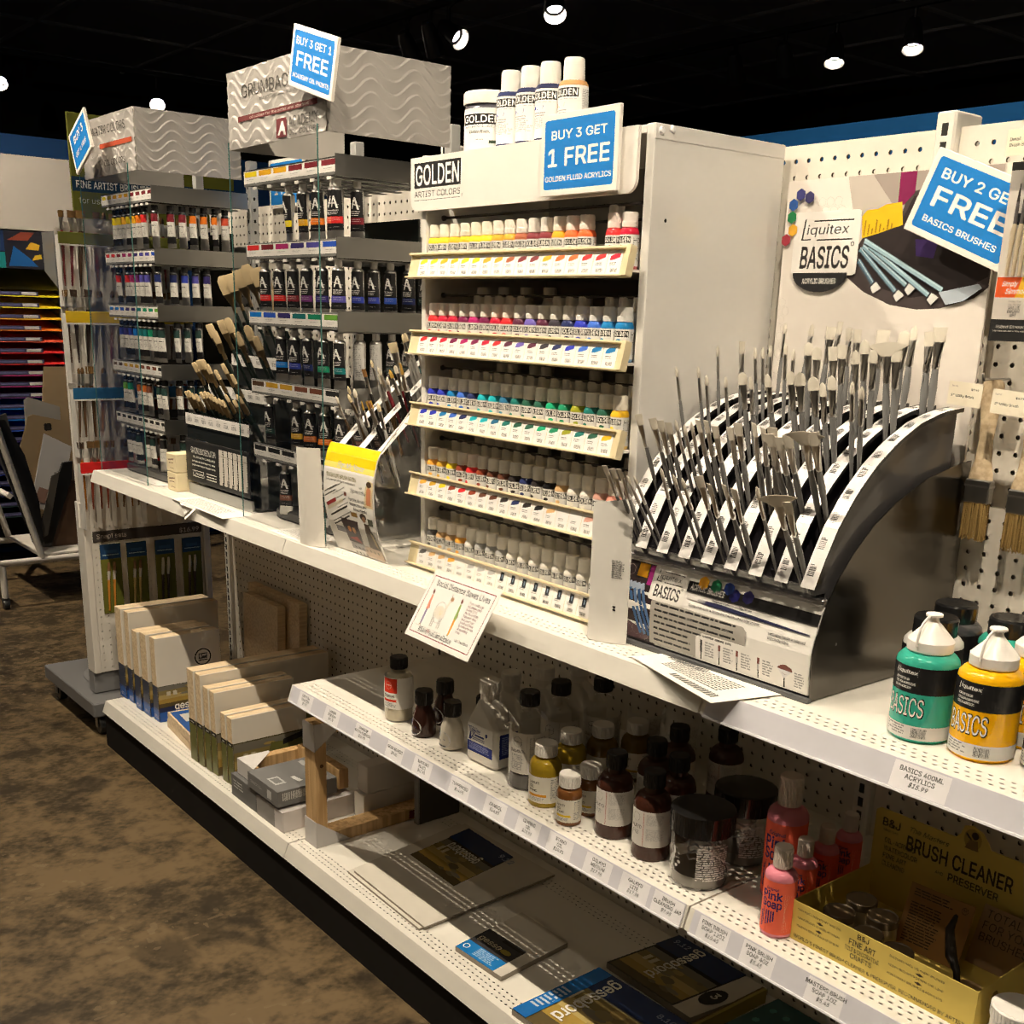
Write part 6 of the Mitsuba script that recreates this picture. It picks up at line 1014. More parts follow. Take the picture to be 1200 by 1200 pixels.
def tube_label(m, prof, r, z0, z1, p):
    """Wraps a print over the tube's front (towards -y)."""
    Z = np.array([q[0] for q in prof]); WX = np.array([q[1] for q in prof]) * r; WY = np.array([q[2] for q in prof]) * r
    import trimesh
    for q, f, col, k in p.items:
        F3 = np.asarray(f); F3 = F3 if F3.shape[1] == 3 else np.vstack([F3[:, [0, 1, 2]], F3[:, [0, 2, 3]]]); V3, f = trimesh.remesh.subdivide_to_size(np.column_stack([q, 0 * q[:, 0]]), F3, 0.009, max_iter=8); q = V3[:, :2]
        z = z0 + q[:, 1] * (z1 - z0) / p.h; t = (q[:, 0] / p.w - 0.5) * math.pi * 0.92; wx, wy = np.interp(z, Z, WX), np.interp(z, Z, WY); e = 0.0004 + 0.00016 * k
        m.add(np.column_stack([(wx + e) * np.sin(t), -(wy + e) * np.cos(t), z]), f, col)
@functools.lru_cache(None)
def black_tube(col, kind):
    r, h = 0.0135, 0.104; m, prof, r = tube_mesh(r, h); c = cap_mesh(0.0085, h + 0.003, h + 0.017, (0.74, 0.72, 0.69), False, 14); l = Mesh(); p = Print(0.042, 0.082)
    if kind == 'back':
        p.rect(0, 0, 0.042, 0.080, (0.55, 0.54, 0.52), 10).layer().lines(0.008, 0.076, 0.034, 0.006, 22, (0.25, 0.25, 0.25), random.Random(2))
    else:
        p.rect(0, 0, 0.042, 0.082, BLK, 10).layer().rect(0, 0.014, 0.042, 0.028, col, 10); k = (0.78, 0.76, 0.74)
        p.poly([(0.0125, 0.047), (0.0155, 0.046), (0.0185, 0.054), (0.0245, 0.053), (0.0265, 0.0445), (0.0315, 0.0445), (0.0245, 0.070), (0.0205, 0.070)], k).layer().poly([(0.0193, 0.0565), (0.0238, 0.0558), (0.0222, 0.0635)], BLK).line(0.008, 0.058, 0.034, 0.0515, 0.0014, k)
        p.rect(0.010, 0.040, 0.032, 0.0412, k).rect(0.010, 0.036, 0.030, 0.0372, k).rect(0.010, 0.0325, 0.028, 0.0335, k).rect(0.010, 0.024, 0.032, 0.0250, mixc(col, (0.8, 0.8, 0.8), 0.5)).rect(0.010, 0.020, 0.032, 0.0210, mixc(col, (0.8, 0.8, 0.8), 0.5)).rect(0.012, 0.006, 0.028, 0.0066, (0.4, 0.4, 0.4))
    tube_label(l, prof, r, 0.022, 0.100, p); return m.ply('metal'), c.ply('satin'), l.ply('satin')
@functools.lru_cache(None)
def small_tube(col, foil):
    r, h = 0.0105, 0.094; m, prof, r = tube_mesh(r, h, (0.66, 0.65, 0.63) if foil else (0.70, 0.69, 0.67)); c = cap_mesh(0.0092, h + 0.002, h + 0.016, BLK, False, 12); l = Mesh(); p = Print(0.034, 0.080)
    p.rect(0, 0.056, 0.034, 0.076, col, 8).rect(0, 0.076, 0.034, 0.080, BLK, 8).rect(0, 0.018, 0.034, 0.056, (0.68, 0.66, 0.62), 8)
    if not foil: p.rect(0, 0.0, 0.034, 0.018, BLK, 8)
    p.layer().rect(0.008, 0.044, 0.026, 0.0465, (0.1, 0.1, 0.1)); p.lines(0.008, 0.041, 0.026, 0.024, 5, (0.35, 0.35, 0.35), random.Random(4)); tube_label(l, prof, r, 0.012, 0.092, p); return m.ply('metal'), c.ply('satin'), l.ply('satin')
CN = dict(yellow=(0.80, 0.62, 0.02), amber=(0.80, 0.42, 0.02), orange=(0.80, 0.20, 0.02), coral=(0.72, 0.10, 0.05), red=(0.68, 0.03, 0.03), maroon=(0.20, 0.02, 0.03), purple=(0.14, 0.03, 0.16), indigo=(0.04, 0.03, 0.16), violet=(0.09, 0.08, 0.38), blue=(0.03, 0.10, 0.55), cobalt=(0.03, 0.05, 0.34), azure=(0.01, 0.20, 0.68),
    navy=(0.015, 0.025, 0.12), green=(0.01, 0.26, 0.14), teal=(0.01, 0.16, 0.17), dark=(0.02, 0.05, 0.045), ochre=(0.66, 0.38, 0.04), sienna=(0.52, 0.14, 0.03), brown=(0.20, 0.07, 0.04), slate=(0.10, 0.16, 0.18), magenta=(0.42, 0.03, 0.16), lime=(0.16, 0.40, 0.06), umber=(0.10, 0.055, 0.03), black=(0.02, 0.02, 0.02))
def display(name, label, x0, x1, hx0, hx1, sx, gx0, gx1, gy, hz, plat, far):
    t = thing(name, label, 'paint display')
    # header: front, left and right embossed sheets
    hy, hb = 0.060, 0.362; m = Mesh(); wave_sheet(m, (hx0, hy, hz[0]), (1, 0, 0), (0, 0, 1), hx1 - hx0, hz[1] - hz[0], (0.40, 0.38, 0.36), ph=0.6 if far else 0.0); hd = part(t, 'header', m, 'satin', label='grey header embossed with waves')
    m = Mesh(); wave_sheet(m, (hx1, hy + 0.001, hz[0]), (0, 1, 0), (0, 0, 1), hb - hy, hz[1] - hz[0], (0.40, 0.38, 0.36), ph=2.0); part(hd, 'side_sheet', m, 'satin', label='embossed side of the header')
    m = Mesh(); wave_sheet(m, (hx0, hb, hz[0]), (0, -1, 0), (0, 0, 1), hb - hy, hz[1] - hz[0], (0.40, 0.38, 0.36), ph=1.0); part(hd, 'side_sheet', m, 'satin', label='embossed side of the header')
    p = Print(hx1 - hx0, hz[1] - hz[0]); w, h = p.w, p.h; k = (0.06, 0.055, 0.05)
    if not far:
        p.text('GRUMBACHER', w * 0.17, h * 0.635, h * 0.155, k, width=w * 0.68, bold=False).text('the professional standard', w * 0.36, h * 0.55, h * 0.045, k, width=w * 0.42, bold=False, shear=0.2); p.rect(w * 0.12, h * 0.335, w * 0.93, h * 0.405, (0.13, 0.03, 0.03)).layer().text('oil colour for the artist and student', w * 0.25, h * 0.352, h * 0.035, (0.5, 0.4, 0.36), width=w * 0.6, bold=False, shear=0.2)
        p.rect(w * 0.53, h * 0.03, w * 0.635, h * 0.265, (0.14, 0.03, 0.035)).layer().poly([(w * 0.545, h * 0.06), (w * 0.56, h * 0.055), (w * 0.575, h * 0.11), (w * 0.598, h * 0.105), (w * 0.606, h * 0.055), (w * 0.627, h * 0.055), (w * 0.60, h * 0.225), (w * 0.583, h * 0.225)], (0.75, 0.72, 0.68)); p.text('ACADEMY', w * 0.655, h * 0.135, h * 0.125, k, width=w * 0.28, bold=False).text('OIL COLORS', w * 0.655, h * 0.035, h * 0.065, k, width=w * 0.29, bold=False)
    else: p.rect(w * 0.35, h * 0.46, w * 0.96, h * 0.54, (0.42, 0.07, 0.03)).text('OIL COLORS', w * 0.42, h * 0.16, h * 0.10, k, width=w * 0.4, bold=False).text('WATER COLORS', w * 0.2, h * 0.70, h * 0.14, k, width=w * 0.65, bold=False)
    m = Mesh(); p.put(m, (hx0, hy - 0.0028, hz[0]), (1, 0, 0), (0, 0, 1)); part(hd, 'lettering', m, 'paper', label='dark lettering and a red stripe')
    # frame: two grey perforated posts, back sheet, base
    for x in (x0, x1 - 0.03):
        m = Mesh(); box(m, (x, 0.372, ZM + 0.001), (x + 0.026, 0.398, hz[0] + 0.05), (0.40, 0.40, 0.39), 0.002); part(t, 'post', m, 'satin', label='grey perforated post')
        m = Mesh()
        for z in np.arange(ZM + 0.04, hz[0], 0.03): box(m, (x + 0.010, 0.3712, z), (x + 0.016, 0.3722, z + 0.008), BLK)
        for z in np.arange(ZM + 0.04, hz[0], 0.03): box(m, (x + 0.0258, 0.382, z), (x + 0.0268, 0.388, z + 0.008), BLK)
        part(t, 'post_holes', m, 'matte', stuff=True, label='dark holes in the post')
    m = Mesh(); box(m, plat[0], plat[1], (0.05, 0.05, 0.05), 0.004); part(t, 'base', m, 'gloss', label='black plastic base')
    m = Mesh(); box(m, (x0 + 0.04, 0.366, ZM + 0.03), (x1 - 0.12, 0.371, hz[0] - 0.14), (0.022, 0.03, 0.026)); part(t, 'back_sheet', m, 'satin', label='dark back sheet')
    for z in TZ:
        tr_ = None; m = Mesh(); box(m, (x0 + 0.004, 0.094, z - 0.020), (sx - 0.003, 0.36, z - 0.016), (0.030, 0.030, 0.031)); box(m, (x0 + 0.004, 0.090, z - 0.016), (x0 + 0.007, 0.36, z + 0.010), (0.10, 0.10, 0.10)); tr_ = part(t, 'tier', m, 'satin', label='dark tier tray')
        m = Mesh(); box(m, (x0, 0.087, z - 0.022), (sx - 0.001, 0.0905, z + 0.013), (0.16, 0.16, 0.155), 0.0008); part(tr_, 'front_rail', m, 'satin')
        m = Mesh(); box(m, (sx - 0.0005, 0.080, z - 0.026), (sx + 0.0015, 0.362, z + 0.017), (0.30, 0.30, 0.29), 0.0005); part(tr_, 'side_plate', m, 'metal', label='plain grey metal side plate')
        cols = {0: ['yellow', 'amber', 'amber', 'maroon', 'maroon', 'maroon'], 1: ['red', 'maroon', 'magenta', 'indigo', 'violet', 'blue'], 2: ['azure', 'blue', 'indigo', 'teal', 'green', 'lime'], 3: ['umber', 'ochre', 'ochre', 'brown', 'brown', 'black'], 4: ['black'] * 6}[TZ.index(z)]
        w = sx - x0 - 0.004; p = Print(w, 0.026, (0.72, 0.70, 0.67)); p.layer(); n = 9 if far else 6
        for i in range(n):
            c = CN[cols[i * 6 // n]]; a = w * (i + 0.5) / n; p.rect(a - w / n * (0.33 if far else 0.42), 0.0135, a + w / n * (0.33 if far else 0.42), 0.0225 if far else 0.0245, mixc(c, (0.02, 0.02, 0.02), 0.2)).rect(a - w / n * 0.3, 0.0075, a + w / n * 0.2, 0.0085, (0.4, 0.4, 0.4)).rect(a - w / n * 0.3, 0.0045, a + w / n * 0.1, 0.0052, (0.5, 0.5, 0.5))
        m = Mesh(); p.put(m, (x0 + 0.002, 0.087, z - 0.016), (1, 0, 0), (0, 0, 1), 0.0004); part(tr_, 'price_strip', m, 'satin', label='white strip of colour names')
        m = Mesh()
        for x in (np.linspace(x0 + 0.055, sx - 0.045, 9) if far else DX6):
            for dx in (-0.006, 0.006): tube(m, [(x + dx, 0.086, z - 0.0275), (x + dx, 0.35, z - 0.0275)], 0.0016, (0.5, 0.5, 0.49), 5)
            box(m, (x - 0.008, 0.084, z - 0.0305), (x + 0.008, 0.086, z - 0.0245), (0.72, 0.70, 0.67))
        part(tr_, 'prongs', m, 'satin', label='wire prongs with pale ends', stuff=True)
    # clear guard sheet standing before the tiers
    m = Mesh(); box(m, (gx0, gy, ZM + 0.002), (gx1, gy + 0.0015, hz[0] + 0.012), (1, 1, 1)); gd = part(t, 'guard_sheet', m, 'acrylic', label='clear guard sheet')
    m = Mesh()
    for x in (gx0 - 0.0008, gx1 - 0.0008): box(m, (x, gy - 0.0004, ZM + 0.002), (x + 0.0016, gy + 0.0020, hz[0] + 0.012), (0.05, 0.14, 0.13))
    part(gd, 'edge', m, 'gloss', label='green-tinted sheet edges', stuff=True); return t
DX6 = [-0.262, -0.192, -0.127, -0.064, 0.004, 0.074]
display('tube_display', 'nearer grey display of black-labelled paint tubes under a waved header', -0.322, 0.108, -0.332, 0.112, 0.108, -0.298, 0.108, 0.040, (1.752, 1.912), ((-0.250, 0.105, ZM + 0.001), (0.100, 0.39, ZM + 0.026)), False)
display('tube_display', 'far grey display of small paint tubes under a waved header', -1.264, -0.868, -1.305, -0.904, -0.868, -1.245, -0.872, 0.022, (1.752, 1.908), ((-1.215, 0.090, ZM + 0.001), (-0.88, 0.39, ZM + 0.024)), True)
TW5 = ['top', 'second', 'third', 'fourth', 'lowest']
NEAR_T = [[None, 'yellow', 'amber', 'orange', 'coral', 'red'], ['red', 'red', 'maroon', 'purple', 'indigo', 'violet'], [None, 'azure', 'cobalt', 'navy', 'green', 'teal'], ['dark', None, 'ochre', 'sienna', 'orange', 'dark'], [None, 'brown', None, 'slate', 'brown', 'dark']]
DEEP_T = [['maroon'], ['cobalt', 'cobalt', 'blue', 'navy', 'dark'], ['back', 'back', 'dark', 'dark', 'teal'], ['brown', 'umber', 'dark'], ['umber', 'dark']]
for t, z in enumerate(TZ):
    for i, c in enumerate(NEAR_T[t]):
        if c is None: continue
        M = tr(DX6[i] + (0.055 if t == 0 and i < 5 else 0.0), 0.104, z - 0.150) @ rz(math.radians(R.uniform(10, 42) + (-30 if t == 0 and i in (1, 2) else 0))); b, cp, l = black_tube(CN[c], 'front'); q = thing('paint_tube', f'black-labelled tube with {c} band, {ORD[i]} column of {TW5[t]} tier, nearer tube display', 'paint tube', f'front black-labelled tubes on the {TW5[t]} tier')
        part(q, 'body', b, M=M, label='silver foil body'); part(q, 'cap', cp, M=M); part(q, 'printed_label', l, M=M)
    for j, c in enumerate(DEEP_T[t]):
        M = tr(0.080 + R.uniform(-0.006, 0.006), 0.150 + 0.042 * j, z - 0.150) @ rz(math.radians(R.uniform(14, 40))); b, cp, l = black_tube(CN.get(c, (0.4, 0.4, 0.4)), 'back' if c == 'back' else 'front'); q = thing('paint_tube', f'shaded black-labelled tube, {ORD[j]} behind the side plate, {TW5[t]} tier of nearer tube display', 'paint tube', f'rear black-labelled tubes on the {TW5[t]} tier')
        part(q, 'body', b, M=M, label='silver foil body'); part(q, 'cap', cp, M=M); part(q, 'printed_label', l, M=M)
FAR_T = [['yellow', 'yellow', 'amber', 'yellow', 'amber', 'orange', 'red', None, 'maroon'], ['red', None, 'red', 'magenta', 'purple', 'violet', 'violet', None, 'navy'], ['cobalt', 'indigo', 'cobalt', 'azure', 'teal', 'teal', 'green', 'dark', 'dark'], ['lime', 'green', None, 'sienna', 'sienna', 'brown', None, 'dark', 'dark'], ['black', 'black', 'dark', None, 'black', 'dark', None, 'black', None]]
FDEEP = [['maroon', 'maroon', 'orange', 'orange', 'orange', 'coral'], ['navy', 'cobalt', 'violet', 'indigo'], ['dark', 'dark', 'dark'], ['umber', 'dark', 'dark'], ['dark', 'dark']]
FX9 = np.linspace(-1.264 + 0.055, -0.868 - 0.045, 9)
for t, z in enumerate(TZ):
    for i, c in enumerate(FAR_T[t]):
        if c is None: continue
        foil = (i + t) % 3 == 2; M = tr(FX9[i], 0.106, z - 0.140) @ rz(math.radians(R.uniform(8, 40))); b, cp, l = small_tube(CN[c], foil); q = thing('small_paint_tube', f'small tube with {c} band, {ORD[i]} column of {TW5[t]} tier, far tube display', 'paint tube', f'front small tubes on the {TW5[t]} tier')
        part(q, 'body', b, M=M); part(q, 'cap', cp, M=M); part(q, 'printed_label', l, M=M)
    for j, c in enumerate(FDEEP[t]):
        M = tr(-0.892 + R.uniform(-0.004, 0.004), 0.142 + 0.032 * j, z - 0.140) @ rz(math.radians(R.uniform(10, 40))); b, cp, l = small_tube(CN[c], j % 2 == 1); q = thing('small_paint_tube', f'shaded small {c} tube, {ORD[j]} behind the side plate, {TW5[t]} tier of far tube display', 'paint tube', f'rear small tubes on the {TW5[t]} tier')
        part(q, 'body', b, M=M); part(q, 'cap', cp, M=M); part(q, 'printed_label', l, M=M)
# small cream boxes and a loose sheet by the far display
for k in range(2):
    m = Mesh(); box(m, (-0.800, 0.052, ZM + 0.001 + 0.052 * k), (-0.735, 0.115, ZM + 0.052 * (k + 1)), (0.74, 0.64, 0.42), 0.002); q = thing('cream_box', f'{["lower", "upper"][k]} of two stacked cream boxes beside the black brush display', 'box'); part(q, 'box', m, 'paper')
    p = Print(0.06, 0.045); p.line(0.01, 0.03, 0.05, 0.035, 0.004, (0.3, 0.2, 0.15)).line(0.012, 0.022, 0.045, 0.024, 0.0025, (0.3, 0.2, 0.15)).rect(0.02, 0.008, 0.05, 0.010, (0.4, 0.3, 0.2)); m = Mesh(); p.put(m, (-0.797, 0.052, ZM + 0.003 + 0.052 * k), (1, 0, 0), (0, 0, 1)); part(q, 'print', m, 'paper')
def flatsheet(label, c, z=ZM + 0.0008, print_=True):
    c = [np.array([x, y, z]) for x, y in c]; m = Mesh(); quad(m, *c, (0.80, 0.78, 0.74)); quad(m, *(p - [0, 0, 0.0005] for p in c[::-1]), (0.8, 0.78, 0.74)); q = thing('loose_sheet', label, 'sheet of paper'); part(q, 'sheet', m, 'paper')
    if print_:
        m = Mesh(); u, v = c[1] - c[0], c[3] - c[0]
        for i in range(9): a = c[0] + u * 0.1 + v * (0.14 + 0.085 * i) + [0, 0, 0.0004]; quad(m, a, a + u * 0.7, a + u * 0.7 + v * 0.03, a + v * 0.03, (0.35, 0.35, 0.35))
        part(q, 'print', m, 'paper')
flatsheet('loose price sheet lying under the black brush display at the shelf front', [(-0.640, -0.004), (-0.295, -0.016), (-0.300, 0.066), (-0.640, 0.070)]); flatsheet('small loose white note on the shelf before the far tube display', [(-1.02, 0.050), (-0.86, 0.045), (-0.86, 0.085), (-1.02, 0.088)], print_=False)
flatsheet('white price note lying before the nearer tube display', [(-0.11, 0.012), (0.075, 0.008), (0.075, 0.095), (-0.10, 0.10)])
m = Mesh(); A = np.array([-0.590, -0.003, ZM + 0.0012]); B = np.array([-0.470, -0.006, ZM + 0.0012]); m.add([A, B, [-0.50, -0.030, ZM - 0.014], [-0.485, -0.034, ZM - 0.030]], [[0, 2, 1], [1, 2, 3], [0, 1, 2], [1, 3, 2]], (0.80, 0.78, 0.74)); solo('curled_note', 'corner of a curled paper hanging over the shelf front below the black brush display', 'sheet of paper', m, 'paper')
# ================================================================ black stepped brush display
BD = thing('stepped_brush_display', 'black stepped acrylic display of bristle brushes with a printed front card', 'brush display'); bx0, bx1 = -0.716, -0.329
BKG = (0.016, 0.018, 0.017)
m = Mesh(); box(m, (bx0 + 0.002, 0.0825, 1.06), (bx1 - 0.002, 0.0845, 1.128), BKG); box(m, (bx0 + 0.002, 0.1525, 1.12), (bx1 - 0.002, 0.1545, 1.203), BKG); box(m, (bx0 + 0.002, 0.2245, 1.20), (bx1 - 0.002, 0.2265, 1.284), BKG); box(m, (bx0 + 0.002, 0.318, ZM + 0.006), (bx1 - 0.002, 0.320, 1.33), BKG); box(m, (bx0 + 0.002, 0.105, ZM + 0.006), (bx1 - 0.002, 0.107, 1.03), BKG); part(BD, 'step_wall', m, 'gloss', label='black step walls', stuff=True)
m = Mesh(); box(m, (bx0, 0.086, ZM + 0.001), (bx1, 0.322, ZM + 0.005), BKG); box(m, (bx0, 0.080, ZM + 0.001), (bx1, 0.086, ZM + 0.030), (0.30, 0.30, 0.28)); part(BD, 'base', m, 'gloss', label='black base with a pale front edge')
SD = [(0.082, ZM + 0.002), (0.082, 1.128), (0.104, 1.132), (0.172, 1.20), (0.176, 1.21), (0.245, 1.285), (0.322, 1.335), (0.322, ZM + 0.002)]
for x in (bx1, bx0):
    m = Mesh(); prism(m, SD, -0.001, 0.001, (1, 1, 1), YZ(x)); part(BD, 'side_plate', m, 'acrylic', label='clear side plate')
for y, z, x1_ in ((0.0800, 1.098, bx1), (0.150, 1.172, bx1), (0.222, 1.252, bx1)):
    m = Mesh(); box(m, (bx0, y, z - 0.004), (x1_, y + 0.002, z + 0.032), BKG); p = Print(x1_ - bx0, 0.030, (0.72, 0.70, 0.68)); p.layer()
    for i in range(9): a = 0.014 + i * 0.0455; p.bars(a, 0.008, a + 0.026, 0.018, (0.3, 0.3, 0.3), R, 8); p.rect(a, 0.021, a + 0.02, 0.0225, (0.35, 0.35, 0.35))
    p.put(m, (bx0, y, z), (1, 0, 0), (0, 0, 1), 0.0003); part(BD, 'price_strip', m, 'satin', label='white strip of price barcodes')
m = Mesh(); box(m, (bx0, 0.076, 0.945), (bx1, 0.0785, 1.060), (0.03, 0.03, 0.03), 0.0005); cd = part(BD, 'front_card', m, 'satin', label='black printed front card')
w, h = bx1 - bx0, 0.105; p = Print(w, h, (0.02, 0.02, 0.02)); p.layer(); k = (0.72, 0.70, 0.66); p.text('GAINSBOROUGH', w * 0.09, h * 0.70, h * 0.15, k, width=w * 0.40, bold=False).text('OIL AND ACRYLIC BRUSHES', w * 0.12, h * 0.585, h * 0.05, k, width=w * 0.36)
for i in range(2): p.text('professional hog bristle, hand made', w * 0.10, h * (0.48 - 0.10 * i), h * 0.045, k, width=w * 0.38)
p.ring(w * 0.13, h * 0.18, 0.006, 0.008, k).rect(w * 0.10, h * 0.10, w * 0.29, h * 0.115, k).rect(w * 0.10, h * 0.245, w * 0.29, h * 0.26, k).rect(w * 0.285, h * 0.10, w * 0.29, h * 0.26, k).text('Grumbacher', w * 0.165, h * 0.145, h * 0.065, k, width=w * 0.115)
for i in range(3): p.rect(w * 0.33, h * (0.24 - 0.07 * i), w * 0.49, h * (0.262 - 0.07 * i), k)
for i in range(6): p.rect(w * (0.545 + i * 0.073), h * 0.07, w * (0.605 + i * 0.073), h * 0.95, (0.56, 0.53, 0.48)); 
p.layer()
for i in range(6): p.rect(w * (0.590 + i * 0.073), h * 0.07, w * (0.603 + i * 0.073), h * (0.22 if i % 2 else 0.15), (0.08, 0.07, 0.06)).rect(w * (0.548 + i * 0.073), h * 0.78, w * (0.602 + i * 0.073), h * 0.80, (0.35, 0.32, 0.28))
m = Mesh(); p.put(m, (bx0, 0.0757, 0.950), (1, 0, 0), (0, 0, 1)); part(cd, 'print', m, 'satin', label='white lettering and pale brush pictures')
HOG = (0.66, 0.52, 0.31); COP = (0.38, 0.30, 0.18); BGR = (0.012, 0.022, 0.018)
@functools.lru_cache(None)
def hog(width, bl, fl, ln, kind='flat'):
    """Bristle brush: dark handle, copper ferrule, wide pale bristles; handle tip at z 0."""
    r = 0.0042; h = Mesh(); lathe(h, [(0, 0), (r * 0.5, 0.003), (r, ln * 0.6), (r * 1.2, ln * 0.85), (r, ln)], BGR, 10); a = np.arange(17) * 2 * np.pi / 16
    def loft(rows, col):
        m = Mesh(); vs = [np.column_stack([np.sign(np.cos(a)) * np.abs(np.cos(a)) ** 0.6 * wx, np.sin(a) * wy, np.full(17, z)]) for z, wx, wy in rows]; m.add(np.vstack(vs), [[i * 17 + j, i * 17 + j + 1, (i + 1) * 17 + j + 1, (i + 1) * 17 + j] for i in range(len(rows) - 1) for j in range(16)], col); top = vs[-1][:16]; m.add(np.vstack([top, top.mean(0)]), [[j, (j + 1) % 16, 16] for j in range(16)], col); return m
    f = loft([(ln - 0.002, r * 1.1, r * 1.1), (ln + fl * 0.3, r * 1.25, r * 1.0), (ln + fl * 0.35, r * 1.15, r * 0.95), (ln + fl, width / 2, 0.0038)], COP)
    z0 = ln + fl - 0.001; b = loft([(z0, width / 2 * 0.97, 0.0036), (z0 + bl * 0.4, width / 2 * 1.06, 0.0042), (z0 + bl * 0.85, width / 2 * 1.05, 0.0030), (z0 + bl * (1.0 if kind == 'flat' else 1.08), width / 2 * (1.0 if kind == 'flat' else 0.55), 0.0010)], HOG)
    return h.ply('satin'), f.ply('metal'), b.ply('matte')
def hogbrush(x, y, z, lean_y, lean_x, width, bl, fl, ln, label, group, spin=0.0, kind='flat'):
    """Tip at (x, y, z); leans by degrees towards the aisle and along the shelf."""
    d = nrm((math.sin(math.radians(lean_x)), -math.sin(math.radians(lean_y)), 1.0 * math.cos(math.radians(lean_y)))); X, Y_, Z_ = dirs(d, spin); base_ = np.array([x, y, z]) - d * (ln + fl + bl); M = mat(X, Y_, Z_, base_); q = thing('bristle_brush', label, 'paint brush', group)
    for n, s in zip(('handle', 'ferrule', 'bristles'), hog(width, bl, fl, ln, kind)): part(q, n, s, M=M)
for i, (x, z) in enumerate(((-0.655, 1.482), (-0.610, 1.490), (-0.560, 1.500), (-0.512, 1.508), (-0.462, 1.503), (-0.415, 1.485), (-0.375, 1.445))):
    hogbrush(x, 0.175, z, 20, -4, 0.044 if i < 5 else 0.034, 0.046, 0.05, 0.17, f'large bristle brush, {ORD[i]} from far end of rear row, black stepped display', 'large bristle brushes in the rear row', 0.3, 'flat' if i % 3 else 'filbert')
for i, (x, z, wd) in enumerate(((-0.618, 1.300, 0.026), (-0.592, 1.285, 0.022), (-0.548, 1.312, 0.026), (-0.505, 1.316, 0.026), (-0.455, 1.285, 0.020), (-0.395, 1.300, 0.026), (-0.352, 1.278, 0.022))):
    hogbrush(x, 0.115, z + 0.062, 22, -5, wd, 0.036, 0.042, 0.14, f'medium bristle brush, {ORD[i]} from far end of third row, black stepped display', 'medium bristle brushes in the third row', 0.35, 'filbert' if i % 2 else 'flat')
for i, (x, z, wd) in enumerate(((-0.700, 1.262, 0.016), (-0.668, 1.270, 0.018), (-0.645, 1.272, 0.018), (-0.618, 1.262, 0.015), (-0.565, 1.250, 0.012), (-0.520, 1.268, 0.013), (-0.470, 1.245, 0.010))):
    hogbrush(x + 0.02, 0.094, z, 24, -6, wd, 0.028, 0.036, 0.12, f'narrow bristle brush, {ORD[i]} from far end of second row, black stepped display', 'narrow bristle brushes in the second row', 0.4)
for i in range(15):
    x = -0.69 + 0.0242 * i; hogbrush(x + R.uniform(-0.004, 0.004), 0.068 + R.uniform(-0.003, 0.005), 1.192 + R.uniform(-0.012, 0.010), 26, -6, R.choice([0.006, 0.008, 0.010]), 0.020, 0.030, 0.11, f'thin bristle brush, {ORD[i]} from far end of front row, black stepped display', 'thin bristle brushes in the front row', 0.4, R.choice(['flat', 'filbert']))

# ================================================================ curved clear brush display with a printed sheet
PD = thing('clear_brush_display', 'clear curved display of fine brushes with a yellow-topped printed sheet', 'brush display'); px0, px1 = 0.138, 0.338
PY = [(0.0545, ZM + 0.001), (0.044, 0.935), (0.030, 0.975), (0.0235, 1.010), (0.0215, 1.045), (0.0235, 1.085), (0.032, 1.120), (0.042, 1.139)]
parc = np.concatenate([[0], np.cumsum(np.hypot(*np.diff(np.array(PY), axis=0).T))]); PH = parc[-1]
m = Mesh(); prism(m, PY + [(0.10, 1.205), (0.160, 1.272), (0.250, 1.335), (0.290, 1.345), (0.300, ZM + 0.001)], -0.001, 0.001, (1, 1, 1), YZ(px1)); part(PD, 'side_plate', m, 'acrylic', label='clear side plate')
m = Mesh(); prism(m, PY + [(0.10, 1.205), (0.160, 1.272), (0.250, 1.335), (0.290, 1.345), (0.300, ZM + 0.001)], -0.001, 0.001, (1, 1, 1), YZ(px0)); part(PD, 'side_plate', m, 'acrylic', label='clear side plate')
m = Mesh(); q_ = PY + [(0.10, 1.205), (0.160, 1.272), (0.250, 1.335), (0.290, 1.345)]
tube(m, [(px1 + 0.001, y, z) for y, z in q_], 0.0016, (0.62, 0.60, 0.56), 6); part(PD, 'plate_edge', m, 'gloss', label='bright edge of the clear side plate')
m = Mesh(); box(m, (px0, 0.296, ZM + 0.001), (px1, 0.299, 1.345), (0.58, 0.56, 0.52)); part(PD, 'back_wall', m, 'satin')
m = Mesh()
for (y0, z0), (y1, z1) in zip(PY, PY[1:]):
    quad(m, (px0, y0, z0), (px1, y0, z0), (px1, y1, z1), (px0, y1, z1), (0.80, 0.78, 0.74)); quad(m, (px0, y0 + 0.002, z0), (px0, y1 + 0.002, z1), (px1, y1 + 0.002, z1), (px1, y0 + 0.002, z0), (0.80, 0.78, 0.74))
ps = part(PD, 'front_sheet', m, 'paper', label='white curved front sheet'); W2 = px1 - px0
class Bent2(Print):
    def put(self, m, eps=0.00014):
        import trimesh
        for q, f, col, k in self.items:
            V = np.column_stack([q, np.zeros(len(q))]); F = np.array(f)
            if F.shape[1] == 4: F = np.vstack([F[:, [0, 1, 2]], F[:, [0, 2, 3]]])
            if np.ptp(q[:, 1]) > 0.02: V, F = trimesh.remesh.subdivide_to_size(V, F, 0.02, max_iter=8)
            m.add(np.column_stack([px0 + V[:, 0], np.interp(V[:, 1], parc, [a for a, b in PY]) - eps * k, np.interp(V[:, 1], parc, [b for a, b in PY]) + eps * 0.3 * k]), F, col)
p = Bent2(W2, PH); Hh = PH; K = (0.03, 0.025, 0.02)
